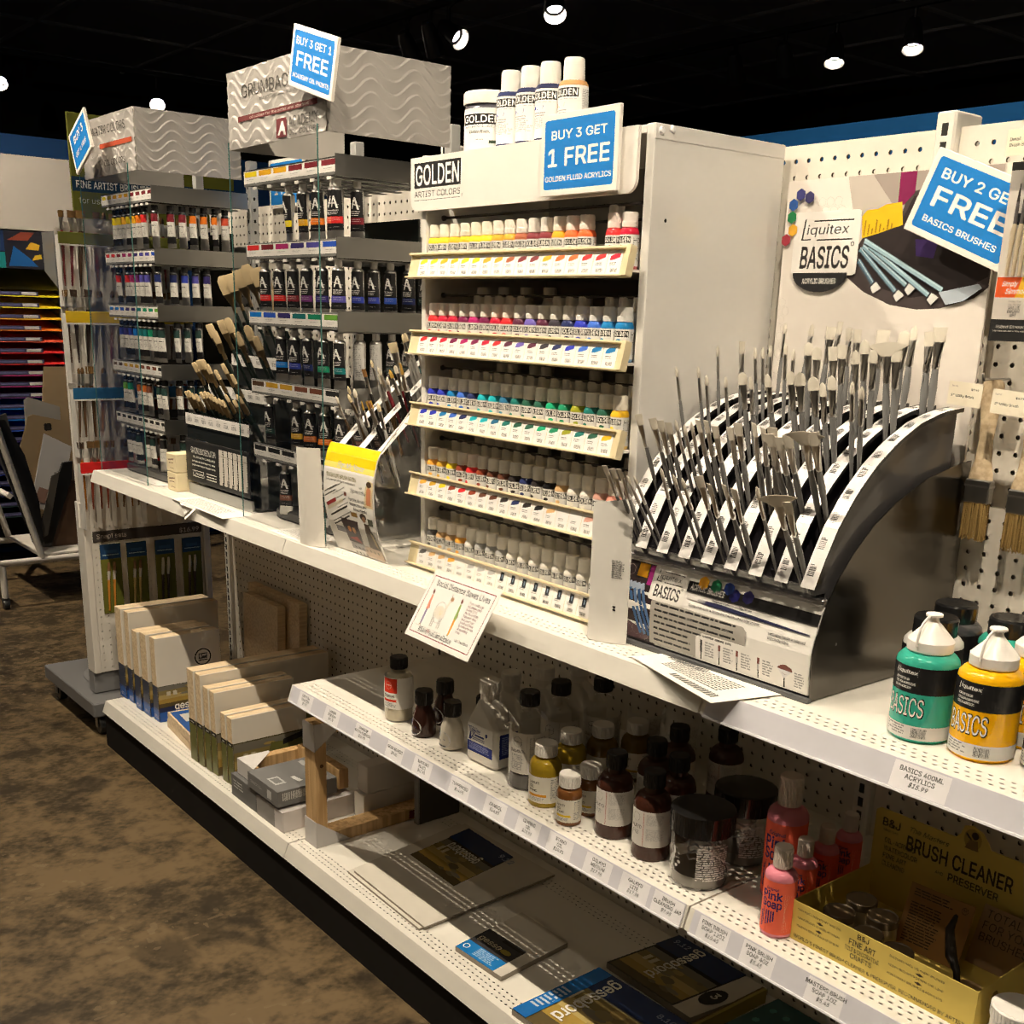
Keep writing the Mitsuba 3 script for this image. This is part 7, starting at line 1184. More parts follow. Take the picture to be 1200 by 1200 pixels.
p.rect(0, Hh * 0.83, W2, Hh, (0.84, 0.66, 0.01)).rect(0, Hh * 0.78, W2, Hh * 0.83, (0.82, 0.72, 0.16)).layer().text('Sign My Name', W2 * 0.52, Hh * 0.795, Hh * 0.048, (0.50, 0.56, 0.72), width=W2 * 0.52, align='c', bold=False, shear=0.25)
p.text('SIGNATURE BRUSH SERIES', W2 * 0.06, Hh * 0.695, Hh * 0.034, (0.16, 0.13, 0.02), width=W2 * 0.60).text('Let your brush have a signature', W2 * 0.06, Hh * 0.662, Hh * 0.018, K, width=W2 * 0.58).text('with', W2 * 0.72, Hh * 0.645, Hh * 0.02, K, bold=False).text('Splendid', W2 * 0.55, Hh * 0.60, Hh * 0.034, K, width=W2 * 0.30, bold=False, shear=0.35)
for i, s in enumerate(('For Oils, Acrylics,', 'Watercolors and', 'Mixed Media')): p.text(s, W2 * 0.86, Hh * (0.525 - 0.040 * i), Hh * 0.026, K, align='r')
p.poly([(W2 * 0.82, Hh * 0.50), (W2 * 0.985, Hh * 0.50), (W2 * 0.99, Hh * 0.72), (W2 * 0.90, Hh * 0.74), (W2 * 0.84, Hh * 0.66)], (0.74, 0.62, 0.38)); p.layer().disc(W2 * 0.91, Hh * 0.70, W2 * 0.05, Hh * 0.026, (0.08, 0.05, 0.03)).poly([(W2 * 0.86, Hh * 0.52), (W2 * 0.95, Hh * 0.52), (W2 * 0.955, Hh * 0.655), (W2 * 0.91, Hh * 0.685), (W2 * 0.87, Hh * 0.655)], (0.62, 0.26, 0.13))
for i, (x, y, l, wd, c) in enumerate(((0.02, 0.55, 0.26, 0.0016, K), (0.12, 0.575, 0.24, 0.0012, K), (0.02, 0.51, 0.24, 0.002, K), (0.19, 0.545, 0.24, 0.001, K), (0.22, 0.50, 0.24, 0.0012, K), (0.24, 0.46, 0.22, 0.0012, K), (0.28, 0.43, 0.22, 0.0012, K), (0.06, 0.40, 0.34, 0.007, (0.66, 0.60, 0.46)), (0.05, 0.435, 0.20, 0.008, (0.28, 0.03, 0.03)), (0.10, 0.34, 0.38, 0.0035, K), (0.14, 0.29, 0.40, 0.0012, K), (0.14, 0.26, 0.36, 0.003, K))): p.line(W2 * x, Hh * y, W2 * (x + l), Hh * (y + l * 0.34), wd, c)
p.rect(W2 * 0.43, Hh * 0.555, W2 * 0.475, Hh * 0.59, (0.16, 0.05, 0.03)).poly([(W2 * 0.30, Hh * 0.345), (W2 * 0.64, Hh * 0.345), (W2 * 0.64, Hh * 0.125), (W2 * 0.36, Hh * 0.125)], (0.055, 0.035, 0.035)); p.layer().disc(W2 * 0.44, Hh * 0.255, W2 * 0.035, Hh * 0.03, (0.6, 0.22, 0.06)).disc(W2 * 0.53, Hh * 0.25, W2 * 0.035, Hh * 0.03, (0.62, 0.3, 0.12)).poly([(W2 * 0.38, Hh * 0.16), (W2 * 0.62, Hh * 0.13), (W2 * 0.55, Hh * 0.19)], (0.35, 0.03, 0.02)).rect(W2 * 0.16, Hh * 0.20, W2 * 0.35, Hh * 0.255, (0.22, 0.22, 0.24)).rect(W2 * 0.54, Hh * 0.385, W2 * 0.66, Hh * 0.425, (0.28, 0.17, 0.05)).rect(W2 * 0.86, Hh * 0.34, W2 * 0.95, Hh * 0.40, (0.10, 0.11, 0.08)); p.layer()
p.poly([(W2 * 0.76, Hh * 0.12), (W2 * 0.98, Hh * 0.10), (W2 * 0.93, Hh * 0.24), (W2 * 0.86, Hh * 0.345), (W2 * 0.78, Hh * 0.35)], (0.09, 0.065, 0.045)).disc(W2 * 0.775, Hh * 0.405, W2 * 0.062, Hh * 0.033, (0.07, 0.05, 0.04)); p.layer().disc(W2 * 0.785, Hh * 0.385, W2 * 0.035, Hh * 0.026, (0.32, 0.18, 0.11)).poly([(W2 * 0.86, Hh * 0.28), (W2 * 0.91, Hh * 0.24), (W2 * 0.95, Hh * 0.12), (W2 * 0.90, Hh * 0.16)], (0.42, 0.30, 0.14)).rect(W2 * 0.38, Hh * 0.055, W2 * 0.66, Hh * 0.12, (0.32, 0.31, 0.32)).poly([(W2 * 0.62, Hh * 0.01), (W2 * 0.99, Hh * 0.01), (W2 * 0.98, Hh * 0.11), (W2 * 0.66, Hh * 0.12)], (0.52, 0.40, 0.30)); p.layer()
for i in range(7): p.line(W2 * (0.44 + 0.075 * i), Hh * 0.085, W2 * (0.465 + 0.075 * i), Hh * 0.065, 0.0035, K)
for i in range(4): p.line(W2 * (0.42 + 0.07 * i), Hh * 0.03, W2 * (0.445 + 0.07 * i), Hh * 0.012, 0.0035, K)
m = Mesh(); p.put(m); part(ps, 'print', m, 'satin', label='printed title, brushes and small pictures')
PC = np.array([(0.046, 1.132), (0.095, 1.178), (0.150, 1.225), (0.205, 1.272), (0.270, 1.320)])
for x in (0.168, 0.247, 0.320):
    m = Mesh(); hw = 0.012
    for (y0, z0), (y1, z1) in zip(PC, PC[1:]): quad(m, (x - hw, y0, z0), (x + hw, y0, z0), (x + hw, y1, z1), (x - hw, y1, z1), (0.80, 0.78, 0.75)); quad(m, (x - hw, y0, z0 - 0.001), (x - hw, y1, z1 - 0.001), (x + hw, y1, z1 - 0.001), (x + hw, y0, z0 - 0.001), (0.3, 0.3, 0.3))
    for y, z in ((0.08, 1.164), (0.13, 1.208), (0.18, 1.2505), (0.235, 1.2945)):
        for i in range(5): s = 0.0022 * i; quad(m, (x - 0.006, y + s * 0.75, z + s * 0.62 + 0.0016), (x + 0.004, y + s * 0.75, z + s * 0.62 + 0.0016), (x + 0.004, y + (s + 0.0012) * 0.75, z + (s + 0.0012) * 0.62 + 0.0016), (x - 0.006, y + (s + 0.0012) * 0.75, z + (s + 0.0012) * 0.62 + 0.0016), (0.2, 0.2, 0.2))
    part(PD, 'price_strip', m, 'gloss', label='white sloping price strip')
m = Mesh(); k_ = [(0.100, 0.040, ZM + 0.001), (0.1345, 0.020, ZM + 0.001)]
m = Mesh(); V = []
for t in np.linspace(0, 1, 9): V += [(0.060 + 0.072 * t, 0.004 + 0.022 * t - 0.010 * math.sin(3.14 * t), ZM + 0.001), (0.060 + 0.072 * t, 0.000 + 0.018 * t - 0.012 * math.sin(3.14 * t), 1.122 + 0.003 * t)]
m.add(V, [[2 * i, 2 * i + 2, 2 * i + 3, 2 * i + 1] for i in range(8)], (0.80, 0.77, 0.71)); m.add(np.array(V) + [0, 0.0008, 0], [[2 * i + 1, 2 * i + 3, 2 * i + 2, 2 * i] for i in range(8)], (0.80, 0.77, 0.71)); solo('blank_card', 'blank cream card standing beside the yellow-topped brush display', 'card', m, 'paper')
FINE = [((0.012, 0.011, 0.011), (0.50, 0.30, 0.06)), ((0.16, 0.012, 0.02), (0.72, 0.66, 0.54)), ((0.012, 0.011, 0.011), (0.22, 0.11, 0.04)), ((0.10, 0.055, 0.02), (0.74, 0.68, 0.56)), ((0.40, 0.39, 0.37), (0.66, 0.56, 0.36))]
for r_, (y, z) in enumerate(((0.068, 1.155), (0.130, 1.205), (0.200, 1.262))):
    for i in range(8):
        x = (0.146, 0.190, 0.203, 0.217, 0.229, 0.266, 0.279, 0.292)[i] + R.uniform(-0.002, 0.002) + 0.006 * (r_ == 2); h_, b_ = R.choice(FINE); a = math.radians(R.uniform(10, 26)); s = math.radians(R.uniform(-10, 2)); d = nrm((math.sin(s), -math.sin(a), math.cos(a))); up = R.uniform(0.055, 0.095); kind = R.choice(['round', 'round', 'flat', 'filbert']); size = R.choice([0.7, 0.8, 0.95]); size = size * 1.5 if kind == 'flat' and R.random() < 0.4 else size
        brush('fine_brush', f'{["dark", "maroon", "black", "brown", "silver"][FINE.index((h_, b_))]}-handled fine {kind} brush, {ORD[i]} in {["front", "middle", "rear"][r_]} row of clear curved display', f'fine brushes in the {["front", "middle", "rear"][r_]} row of the clear display', np.array([x, y + 0.018, z]) - d * (0.161 - up), d, kind, round(size, 2), R.uniform(-0.6, 0.6), handle=h_, bristle=b_)

# ================================================================ brushes hanging on the near pegboard
PYB = 0.4408
def hook(x, z, y0=0.37): m = Mesh(); tube(m, [(x, PYB, z), (x, y0, z), (x, y0 - 0.004, z + 0.008)], 0.002, (0.5, 0.5, 0.5), 6); return m
def utility(x, z, label, txt, wide=0.034):
    q = thing('utility_brush', label, 'brush'); part(q, 'hook', hook(x + 0.012, z + 0.006), 'metal')
    m = Mesh(); t = np.linspace(0, 1, 12); prof = [(0.016, 0), (0.0175, -0.02), (0.0125, -0.05), (0.0105, -0.08), (0.013, -0.11), (0.0185, -0.130), (0.019, -0.137)]
    v = []; a = np.arange(17) * 2 * np.pi / 16; rr = [(0.010, 0.006)] + prof
    for w_, zz in rr: v.append(np.column_stack([x + 0.012 + w_ * np.sign(np.cos(a)) * np.abs(np.cos(a)) ** 0.8, 0.400 + 0.0058 * np.sin(a), np.full(17, z + zz)]))
    m.add(np.vstack(v), [[i * 17 + j, i * 17 + j + 1, (i + 1) * 17 + j + 1, (i + 1) * 17 + j][::-1] for i in range(len(rr) - 1) for j in range(16)], (0.5, 0.4, 0.2)); part(q, 'handle', m, 'maple', label='pale wooden handle')
    m = Mesh(); box(m, (x + 0.012 - 0.0195, 0.3925, z - 0.172), (x + 0.012 + 0.0195, 0.4075, z - 0.137), (0.46, 0.45, 0.43), 0.002); box(m, (x + 0.012 - 0.020, 0.392, z - 0.148), (x + 0.012 + 0.020, 0.408, z - 0.145), (0.62, 0.6, 0.58)); part(q, 'ferrule', m, 'metal')
    m = Mesh(); rr2 = random.Random(int(x * 1e4))
    for i in range(150): u = rr2.uniform(-0.0185, 0.0185); w_ = rr2.uniform(-0.006, 0.006); c = mixc((0.17, 0.10, 0.03), (0.40, 0.27, 0.10), rr2.random()); tube(m, [(x + 0.012 + u, 0.400 + w_, z - 0.170), (x + 0.012 + u * 1.08 + rr2.uniform(-0.001, 0.001), 0.400 + w_ * 0.7, z - rr2.uniform(0.220, 0.229))], [0.0011, 0.0006], c, 4, cap=False)
    part(q, 'bristles', m, 'matte', label='brown bristles', stuff=True)
    M = mat(nrm((1, 0.05, -0.06)), (0, 0.05, 1), (0, -1, 0.05), (x - 0.030, 0.352, z - 0.030)); m = Mesh(); box(m, (0, 0, -0.001), (0.050, 0.033, 0), (0.80, 0.74, 0.60), 0, M); p = Print(0.050, 0.033); p.text(txt, 0.005, 0.012, 0.0034, K, width=0.034).text('$0.99', 0.045, 0.0225, 0.0030, K, align='r').text('Robert', 0.004, 0.0255, 0.0022, (0.4, 0.35, 0.3)); p.put(m, M[:3, 3], M[:3, 0], M[:3, 1]); part(q, 'price_tag', m, 'paper', label='cream price tag in a clear holder')
    m = Mesh(); box(m, (-0.002, -0.002, -0.003), (0.053, 0.037, -0.0015), (1, 1, 1), 0, M); part(q, 'tag_holder', m, 'acrylic')
utility(1.395, 1.335, 'flat wooden utility brush hanging with a cream tag beside the steel display', '1" Utility Brush'); utility(1.462, 1.328, 'flat wooden utility brush cut by the photo edge, hanging right of the first', '2" Utility Brush')
def brush_pack(x0, x1, z0, z1, y, label, shear=-0.010):
    q = thing('brush_pack', label, 'brush set'); w, h = x1 - x0, z1 - z0; part(q, 'hook', hook((x0 + x1) / 2, z1 - 0.006, y - 0.01), 'metal'); m = Mesh(); box(m, (x0, y, z0), (x1, y + 0.002, z1), (0.62, 0.58, 0.53), 0.0005); part(q, 'card', m, 'paper')
    p = Print(w, h); p.rect(0, 0, w, h * 0.125, BLK).rect(0, h * 0.955, w, h, BLK); p.rect(w * 0.02, h * 0.25, w * 0.98, h * 0.365, (0.74, 0.10, 0.02)).layer().poly([(w * 0.48, h * 0.25), (w * 0.98, h * 0.25), (w * 0.98, h * 0.365), (w * 0.60, h * 0.365)], (0.80, 0.46, 0.03)); p.layer(); k = (0.85, 0.82, 0.76); p.text('Simply', w * 0.14, h * 0.315, h * 0.026, k, width=w * 0.36, shear=0.3).text('Simmons', w * 0.24, h * 0.272, h * 0.028, k, width=w * 0.55, shear=0.3)
    for i, s in enumerate(('Perfect For', 'Any Painter')): p.text(s, w * 0.5, h * (0.222 - 0.018 * i), h * 0.011, (0.2, 0.18, 0.16), align='c', bold=False)
    for i, s in enumerate(('VALUE', 'BRUSH', 'SET')): p.text(s, w * 0.5, h * (0.183 - 0.021 * i), h * 0.0165, K, align='c')
    p.text('Robert Simmons', w * 0.5, h * 0.075, h * 0.018, (0.6, 0.58, 0.55), width=w * 0.72, align='c', bold=False, shear=0.3).text("THE FINEST BRUSHES FROM AMERICA", w * 0.5, h * 0.055, h * 0.007, (0.5, 0.48, 0.45), width=w * 0.85, align='c'); p.rect(w * 0.2, h * 0.655, w * 0.95, h * 0.72, BLK); m = Mesh(); p.put(m, (x0, y, z0), (1, 0, 0), (0, 0, 1)); part(q, 'print', m, 'paper', label='printed card with red and orange band')
    for i in range(5):
        m = Mesh(); x = x0 + w * (0.28 + 0.145 * i); tube(m, [(x - 0.002, y - 0.004, z0 + h * 0.37), (x - 0.001, y - 0.004, z0 + h * 0.62), (x, y - 0.004, z0 + h * 0.66)], [0.0022, 0.0034, 0.0026], (0.55, 0.46, 0.33), 6); tube(m, [(x, y - 0.004, z0 + h * 0.66), (x, y - 0.004, z0 + h * 0.78)], [0.0026, 0.002], (0.10, 0.09, 0.09), 6); tube(m, [(x, y - 0.004, z0 + h * 0.78), (x + 0.0005, y - 0.004, z0 + h * (0.88 + 0.02 * (i % 2)))], [0.002, 0.0004], (0.03, 0.025, 0.02), 6); part(q, 'brush', m, 'satin')
    m = Mesh(); box(m, (x0 - 0.003, y - 0.0095, z0 - 0.002), (x1 + 0.003, y - 0.009, z1 + 0.012), (1, 1, 1)); part(q, 'sleeve', m, 'acrylic', label='clear plastic sleeve')
    m = Mesh(); box(m, (x0 + 0.004, y - 0.03, z1 + 0.004), (x0 + 0.055, y - 0.0292, z1 + 0.036), (0.80, 0.74, 0.58)); p = Print(0.05, 0.03); p.text('Detail', 0.004, 0.018, 0.004, K).text('Brush Set', 0.004, 0.011, 0.004, K); p.put(m, (x0 + 0.004, y - 0.03, z1 + 0.004), (1, 0, 0), (0, 0, 1)); part(q, 'price_tag', m, 'paper', label='cream price tag')
brush_pack(1.421, 1.482, 1.395, 1.622, 0.340, 'clear-sleeved value brush set with red and orange label beside the offer sign'); brush_pack(1.496, 1.557, 1.395, 1.622, 0.340, 'second clear-sleeved value brush set cut by the photo edge')
# ================================================================ brush stand on its cart at the end of the shelving
ST = thing('brush_stand', 'white pegboard brush stand on a grey wheeled base at the far end of the shelves', 'display stand'); SX = -1.42
m = Mesh(); box(m, (-1.86, -0.035, 0.072), (-1.335, 0.480, 0.122), (0.16, 0.16, 0.165), 0.004); part(ST, 'base', m, 'satin', label='grey metal base box')
m = Mesh(); lathe(m, [(0.19, 0.1222), (0.19, 0.125), (0.185, 0.1262), (0, 0.1262)], (0.20, 0.20, 0.205), 40, tr(-1.60, 0.222, 0)); part(ST, 'turntable', m, 'satin', label='round grey turntable')
for x, y in ((-1.80, 0.0), (-1.375, 0.0), (-1.375, 0.44), (-1.80, 0.44)):
    m = Mesh(); lathe(m, [(0.010, -0.012), (0.030, -0.012), (0.0315, -0.009), (0.0315, 0.009), (0.030, 0.012), (0.010, 0.012)], (0.02, 0.02, 0.02), 20, mat((1, 0, 0), (0, 0, 1), (0, -1, 0), (x, y, 0.0320))); c = part(ST, 'caster', m, 'satin', label='black caster wheel')
    m = Mesh(); box(m, (x - 0.020, y - 0.020, 0.066), (x + 0.020, y + 0.020, 0.0719), (0.5, 0.5, 0.5), 0.001)
    for s in (-1, 1): box(m, (x - 0.010, y + s * 0.0155 - 0.0012, 0.026), (x + 0.010, y + s * 0.0155 + 0.0012, 0.067), (0.5, 0.5, 0.5))
    part(c, 'fork', m, 'chrome', label='chrome caster fork')
m = Mesh(); box(m, (SX - 0.06, 0.005, 0.1265), (SX - 0.012, 0.440, 0.20), (0.20, 0.20, 0.205)); part(ST, 'plinth', m, 'satin', label='grey plinth')
WP = (0.66, 0.63, 0.58); m = Mesh(); p_ = 0.0254; Mx = mat((0, 1, 0), (0, 0, 1), (1, 0, 0), (SX, 0, 0)); zs_ = list(0.215 + p_ * np.arange(20)); e0 = 0.0285
holes(m, e0, 0.441 - e0, zs_, 0.0, 0.004, p_, p_, 0.0031, 0.0031, WP, False, Mx); box(m, (SX - 0.004, e0, 0.2001), (SX, 0.441 - e0, zs_[0] - p_ / 2), WP); box(m, (SX - 0.004, e0, zs_[-1] + p_ / 2), (SX, 0.441 - e0, 0.88), WP); part(ST, 'peg_panel', m, 'satin', label='white perforated panel')
m = Mesh(); box(m, (SX - 0.055, 0.03, 0.2001), (SX - 0.026, 0.41, 1.64), (0.60, 0.57, 0.52)); part(ST, 'core', m, 'matte', label='core of the stand')
for y in (0.004, 0.415): m = Mesh(); box(m, (SX - 0.06, y, 0.2001), (SX + 0.010, y + 0.022, 0.78), WP, 0.002); part(ST, 'side_frame', m, 'satin', label='white side frame')
m = Mesh(); p = Print(0.375, 0.036, (0.05, 0.042, 0.038)); p.layer().text('Snap! sets', 0.012, 0.011, 0.015, (0.50, 0.45, 0.42), bold=False).text('$16.99', 0.365, 0.006, 0.015, (0.52, 0.48, 0.46), align='r'); p.put(m, (SX + 0.004, 0.034, 0.648), (0, 1, 0), (0, 0, 1)); box(m, (SX + 0.0005, 0.034, 0.648), (SX + 0.0038, 0.409, 0.684), (0.05, 0.042, 0.038)); part(ST, 'header_strip', m, 'paper', label='dark header strip with pale lettering')
for i, y in enumerate((0.052, 0.140, 0.238, 0.334)):
    q = thing('snap_pack', f'green carded brush set with blue top, {ORD[i]} from the aisle on far stand', 'brush set'); z1 = 0.655 - 0.008 - 0.036 * 0.2 - i * 0.002; w = 0.068; m = Mesh(); box(m, (SX + 0.006, y, z1 - 0.235), (SX + 0.0085, y + w, z1), (0.13, 0.13, 0.02)); part(q, 'card', m, 'paper')
    p = Print(w, 0.235); p.rect(0, 0.185, w, 0.235, (0.01, 0.05, 0.14)).rect(w * 0.6, 0.0, w, 0.183, (0.09, 0.10, 0.012)).layer().rect(w * 0.1, 0.197, w * 0.9, 0.200, (0.3, 0.42, 0.5)).rect(w * 0.2, 0.205, w * 0.8, 0.215, (0.02, 0.08, 0.2)); m = Mesh(); p.put(m, (SX + 0.0085, y, z1 - 0.235), (0, 1, 0), (0, 0, 1)); part(q, 'print', m, 'paper', label='blue top and green ground')
    for j in range(2):
        m = Mesh(); yy = y + w * (0.3 + 0.28 * j); c = ((0.50, 0.20, 0.03), (0.40, 0.30, 0.10), (0.03, 0.02, 0.02), (0.05, 0.03, 0.03))[i]; tube(m, [(SX + 0.012, yy - 0.004, z1 - 0.225), (SX + 0.012, yy, z1 - 0.12)], [0.003, 0.005], c, 6); tube(m, [(SX + 0.012, yy, z1 - 0.12), (SX + 0.012, yy + 0.003, z1 - 0.09)], [0.0045, 0.006], (0.45, 0.43, 0.4), 6); tube(m, [(SX + 0.012, yy + 0.003, z1 - 0.09), (SX + 0.012, yy + 0.004, z1 - 0.062)], [0.006, 0.004], (0.56, 0.52, 0.44) if i > 1 else (0.16, 0.08, 0.03), 6); part(q, 'brush', m, 'satin')
# four clear pocket tiers above
for t, (z, c, w_) in enumerate(((1.592, (0.15, 0.16, 0.03), 'olive'), (1.362, (0.62, 0.42, 0.02), 'yellow'), (1.132, (0.02, 0.10, 0.22), 'blue'), (0.902, (0.60, 0.02, 0.02), 'red'))):
    X = SX - 0.02 + 0.012 * t; m = Mesh(); box(m, (X + 0.044, -0.006, z - 0.017), (X + 0.049, 0.40, z + 0.017), c, 0.001); box(m, (X + 0.043, -0.006, z - 0.022), (X + 0.0495, 0.40, z - 0.0175), (0.74, 0.72, 0.68)); part(ST, 'pocket_rail', m, 'gloss', label=f'{w_} front rail of a brush pocket')
    m = Mesh(); box(m, (X + 0.040, -0.004, z - 0.200), (X + 0.0415, 0.40, z + 0.06), (1, 1, 1)); part(ST, 'pocket', m, 'acrylic', label='clear brush pocket')
    m = Mesh()
    for y in np.linspace(0.0, 0.40, 9): box(m, (X - 0.001, y - 0.0008, z - 0.200), (X + 0.039, y + 0.0008, z + 0.01), (0.66, 0.64, 0.60))
    part(ST, 'pocket_dividers', m, 'gloss', label='pale pocket dividers', stuff=True)
    m = Mesh(); box(m, (SX - 0.024, 0.0, z - 0.205), (SX - 0.020, 0.40, z + 0.03), (0.72, 0.69, 0.64)); part(ST, 'pocket_back', m, 'satin')
    for i in range(16):
        y = 0.025 + 0.05 * (i // 2) + (-0.011, 0.011)[i % 2] + R.uniform(-0.002, 0.002); a = math.radians(R.uniform(-3.5, 3.5)); h_ = R.choice([(0.20, 0.03, 0.03), (0.10, 0.05, 0.03), (0.16, 0.02, 0.03), (0.03, 0.02, 0.02)]) if t < 2 else R.choice([(0.36, 0.13, 0.02), (0.10, 0.05, 0.02), (0.24, 0.04, 0.02)]); b_ = R.choice([(0.05, 0.03, 0.02), (0.12, 0.065, 0.025), (0.16, 0.09, 0.03)]); d = nrm((0.07, -math.sin(a), math.cos(a)))
        brush('pocket_brush', f'slim brush, {ORD[i]} from the aisle in the {w_}-railed pocket of far stand', f'brushes in the {w_}-railed pocket', np.array([X + 0.012, y, z - 0.140]), d, R.choice(['round', 'flat', 'flat', 'wide']), 1.1 + 0.25 * (i % 3), 1.2, handle=h_, bristle=b_, ln=0.165)
q = thing('department_sign', 'olive sign with navy stripe reading fine artist brushes on the far stand', 'sign'); m = Mesh(); box(m, (-1.712, 0.150, 1.668), (-1.702, 0.72, 1.99), (0.13, 0.135, 0.02), 0.001); box(m, (-1.716, 0.148, 1.655), (-1.698, 0.722, 1.6675), (0.76, 0.73, 0.66)); part(q, 'board', m, 'paper')
p = Print(0.57, 0.322); p.rect(0, 0.086, 0.57, 0.130, (0.012, 0.04, 0.085)).layer().text('FINE ARTIST BRUSHES', 0.014, 0.097, 0.0215, (0.74, 0.72, 0.68), width=0.245).text('for use with oils', 0.020, 0.050, 0.0185, (0.55, 0.55, 0.40), bold=False); m = Mesh(); p.put(m, (-1.702, 0.150, 1.668), (0, 1, 0), (0, 0, 1)); part(q, 'lettering', m, 'paper', label='pale lettering on a navy stripe')
m = Mesh(); box(m, (-1.72, 0.20, 1.60), (-1.706, 0.22, 1.6545), (0.3, 0.3, 0.3)); box(m, (-1.72, 0.42, 1.60), (-1.706, 0.44, 1.6545), (0.3, 0.3, 0.3)); part(q, 'post', m, 'satin')

# ================================================================ paper racks and header on the end wall
m = Mesh(); box(m, (-4.498, -0.9, 1.765), (-4.40, 1.75, 2.138), (0.52, 0.48, 0.44)); solo('wall_header', 'long plain pale header over the paper racks on the end wall', 'header', m, 'matte')
HUES = ['yellow', 'yellow', 'amber', 'orange', 'coral', 'red', 'red', 'magenta', 'magenta', 'purple', 'azure', 'azure', 'blue', 'indigo', 'violet', 'violet', 'cobalt', 'navy', 'navy', 'dark', 'dark', 'black', 'black']
rk = thing('paper_rack', 'tall dark rack of coloured paper drawers on the end wall', 'paper rack'); y0, y1 = 0.10, 0.862
m = Mesh(); box(m, (-4.495, y0, 0.05), (-4.40, y1, 1.758), (0.016, 0.015, 0.018)); part(rk, 'back', m, 'matte')
for y in (y0 - 0.02, y1): m = Mesh(); box(m, (-4.47, y, 0.05), (-4.20, y + 0.022, 1.758), (0.15, 0.15, 0.15)); part(rk, 'side', m, 'satin', label='grey side post')
for i in range(21):
    z = 1.425 - i * 0.058; c = CN[HUES[i]]; m = Mesh(); m.add([(-4.40, y0, z + 0.046), (-4.16, y0, z), (-4.16, y1 - 0.002, z), (-4.40, y1 - 0.002, z + 0.046), (-4.40, y0, z + 0.040), (-4.16, y0, z - 0.006), (-4.16, y1 - 0.002, z - 0.006), (-4.40, y1 - 0.002, z + 0.040)], [[0, 1, 2, 3], [7, 6, 5, 4], [1, 5, 6, 2], [3, 2, 6, 7], [0, 4, 5, 1]], mixc(c, (0.02, 0.02, 0.02), 0.1)); dr_ = part(rk, 'paper_tray', m, 'paper', label=f'{HUES[i]} paper on a tray'); m = Mesh(); box(m, (-4.166, y0, z + 0.0005), (-4.158, y1 - 0.115, z + 0.020), (0.05, 0.05, 0.10)); box(m, (-4.1578, y1 - 0.20, z + 0.003), (-4.157, y1 - 0.125, z + 0.018), (0.60, 0.58, 0.56)); box(m, (-4.1578, y0, z + 0.007), (-4.157, y1 - 0.21, z + 0.014), (0.12, 0.12, 0.26)); part(dr_, 'label_rail', m, 'satin', label='dark label rail with a white tag')
m = Mesh(); m.add([(-4.40, y0, 1.56), (-4.40, y1, 1.56), (-4.16, y1, 1.455), (-4.16, y0, 1.455)], [[0, 2, 1], [0, 3, 2], [0, 1, 2], [0, 2, 3]], (0.20, 0.19, 0.05)); part(rk, 'sloping_top', m, 'paper', label='olive sloping top sheet')
q = thing('wall_poster', 'dark poster with blue and yellow shapes above the coloured paper rack', 'poster'); m = Mesh(); box(m, (-4.40, y0, 1.565), (-4.392, y1, 1.757), (0.02, 0.02, 0.03)); part(q, 'board', m, 'satin'); w, h = y1 - y0, 0.19; p = Print(w, h); p.rect(w * 0.0, h * 0.45, w * 0.74, h, (0.01, 0.03, 0.10)).rect(0, 0, w * 0.74, h * 0.42, (0.01, 0.20, 0.22)).layer(); p.poly([(w * 0.76, 0.01), (w * 0.80, h * 0.6), (w * 0.90, h * 0.30), (w * 0.96, 0.012)], (0.01, 0.09, 0.30)).poly([(w * 0.76, h * 0.75), (w * 0.86, h * 0.98), (w * 0.95, h * 0.98), (w * 0.90, h * 0.75)], (0.24, 0.05, 0.03)); p.layer().poly([(w * 0.88, h * 0.52), (w * 0.97, h * 0.50), (w * 0.98, h * 0.66), (w * 0.92, h * 0.72)], (0.62, 0.36, 0.03)).poly([(w * 0.92, h * 0.22), (w * 0.99, h * 0.28), (w * 0.985, h * 0.40), (w * 0.94, h * 0.36)], (0.62, 0.40, 0.03)); m = Mesh(); p.put(m, (-4.392, y0, 1.566), (0, 1, 0), (0, 0, 1)); part(q, 'print', m, 'paper')
rk = thing('paper_rack', 'narrow rack of white and cream paper trays right of the coloured rack', 'paper rack'); y0, y1 = 0.895, 1.45; m = Mesh(); box(m, (-4.495, y0, 0.05), (-4.40, y1, 1.758), (0.05, 0.048, 0.045)); part(rk, 'back', m, 'matte')
for i in range(20): z = 1.46 - i * 0.060; m = Mesh(); box(m, (-4.40, y0, z - 0.004), (-4.18, y1, z + 0.006), (0.58, 0.55, 0.49) if i % 3 else (0.66, 0.64, 0.62)); part(rk, 'paper_tray', m, 'paper', label='pale paper on a tray')
q = thing('shelf_card', 'white and teal information card above the pale paper rack', 'sign'); m = Mesh(); p = Print(y1 - y0, 0.20, (0.62, 0.6, 0.57)); p.layer().rect(0, 0, p.w, 0.085, (0.02, 0.14, 0.16)).text('Canson', 0.03, 0.125, 0.022, K); p.layer().lines(0.06, 0.075, 0.3, 0.02, 5, (0.3, 0.5, 0.5), R); box(m, (-4.399, y0, 1.555), (-4.393, y1, 1.755), (0.6, 0.58, 0.55)); p.put(m, (-4.393, y0, 1.555), (0, 1, 0), (0, 0, 1)); part(q, 'board', m, 'paper')

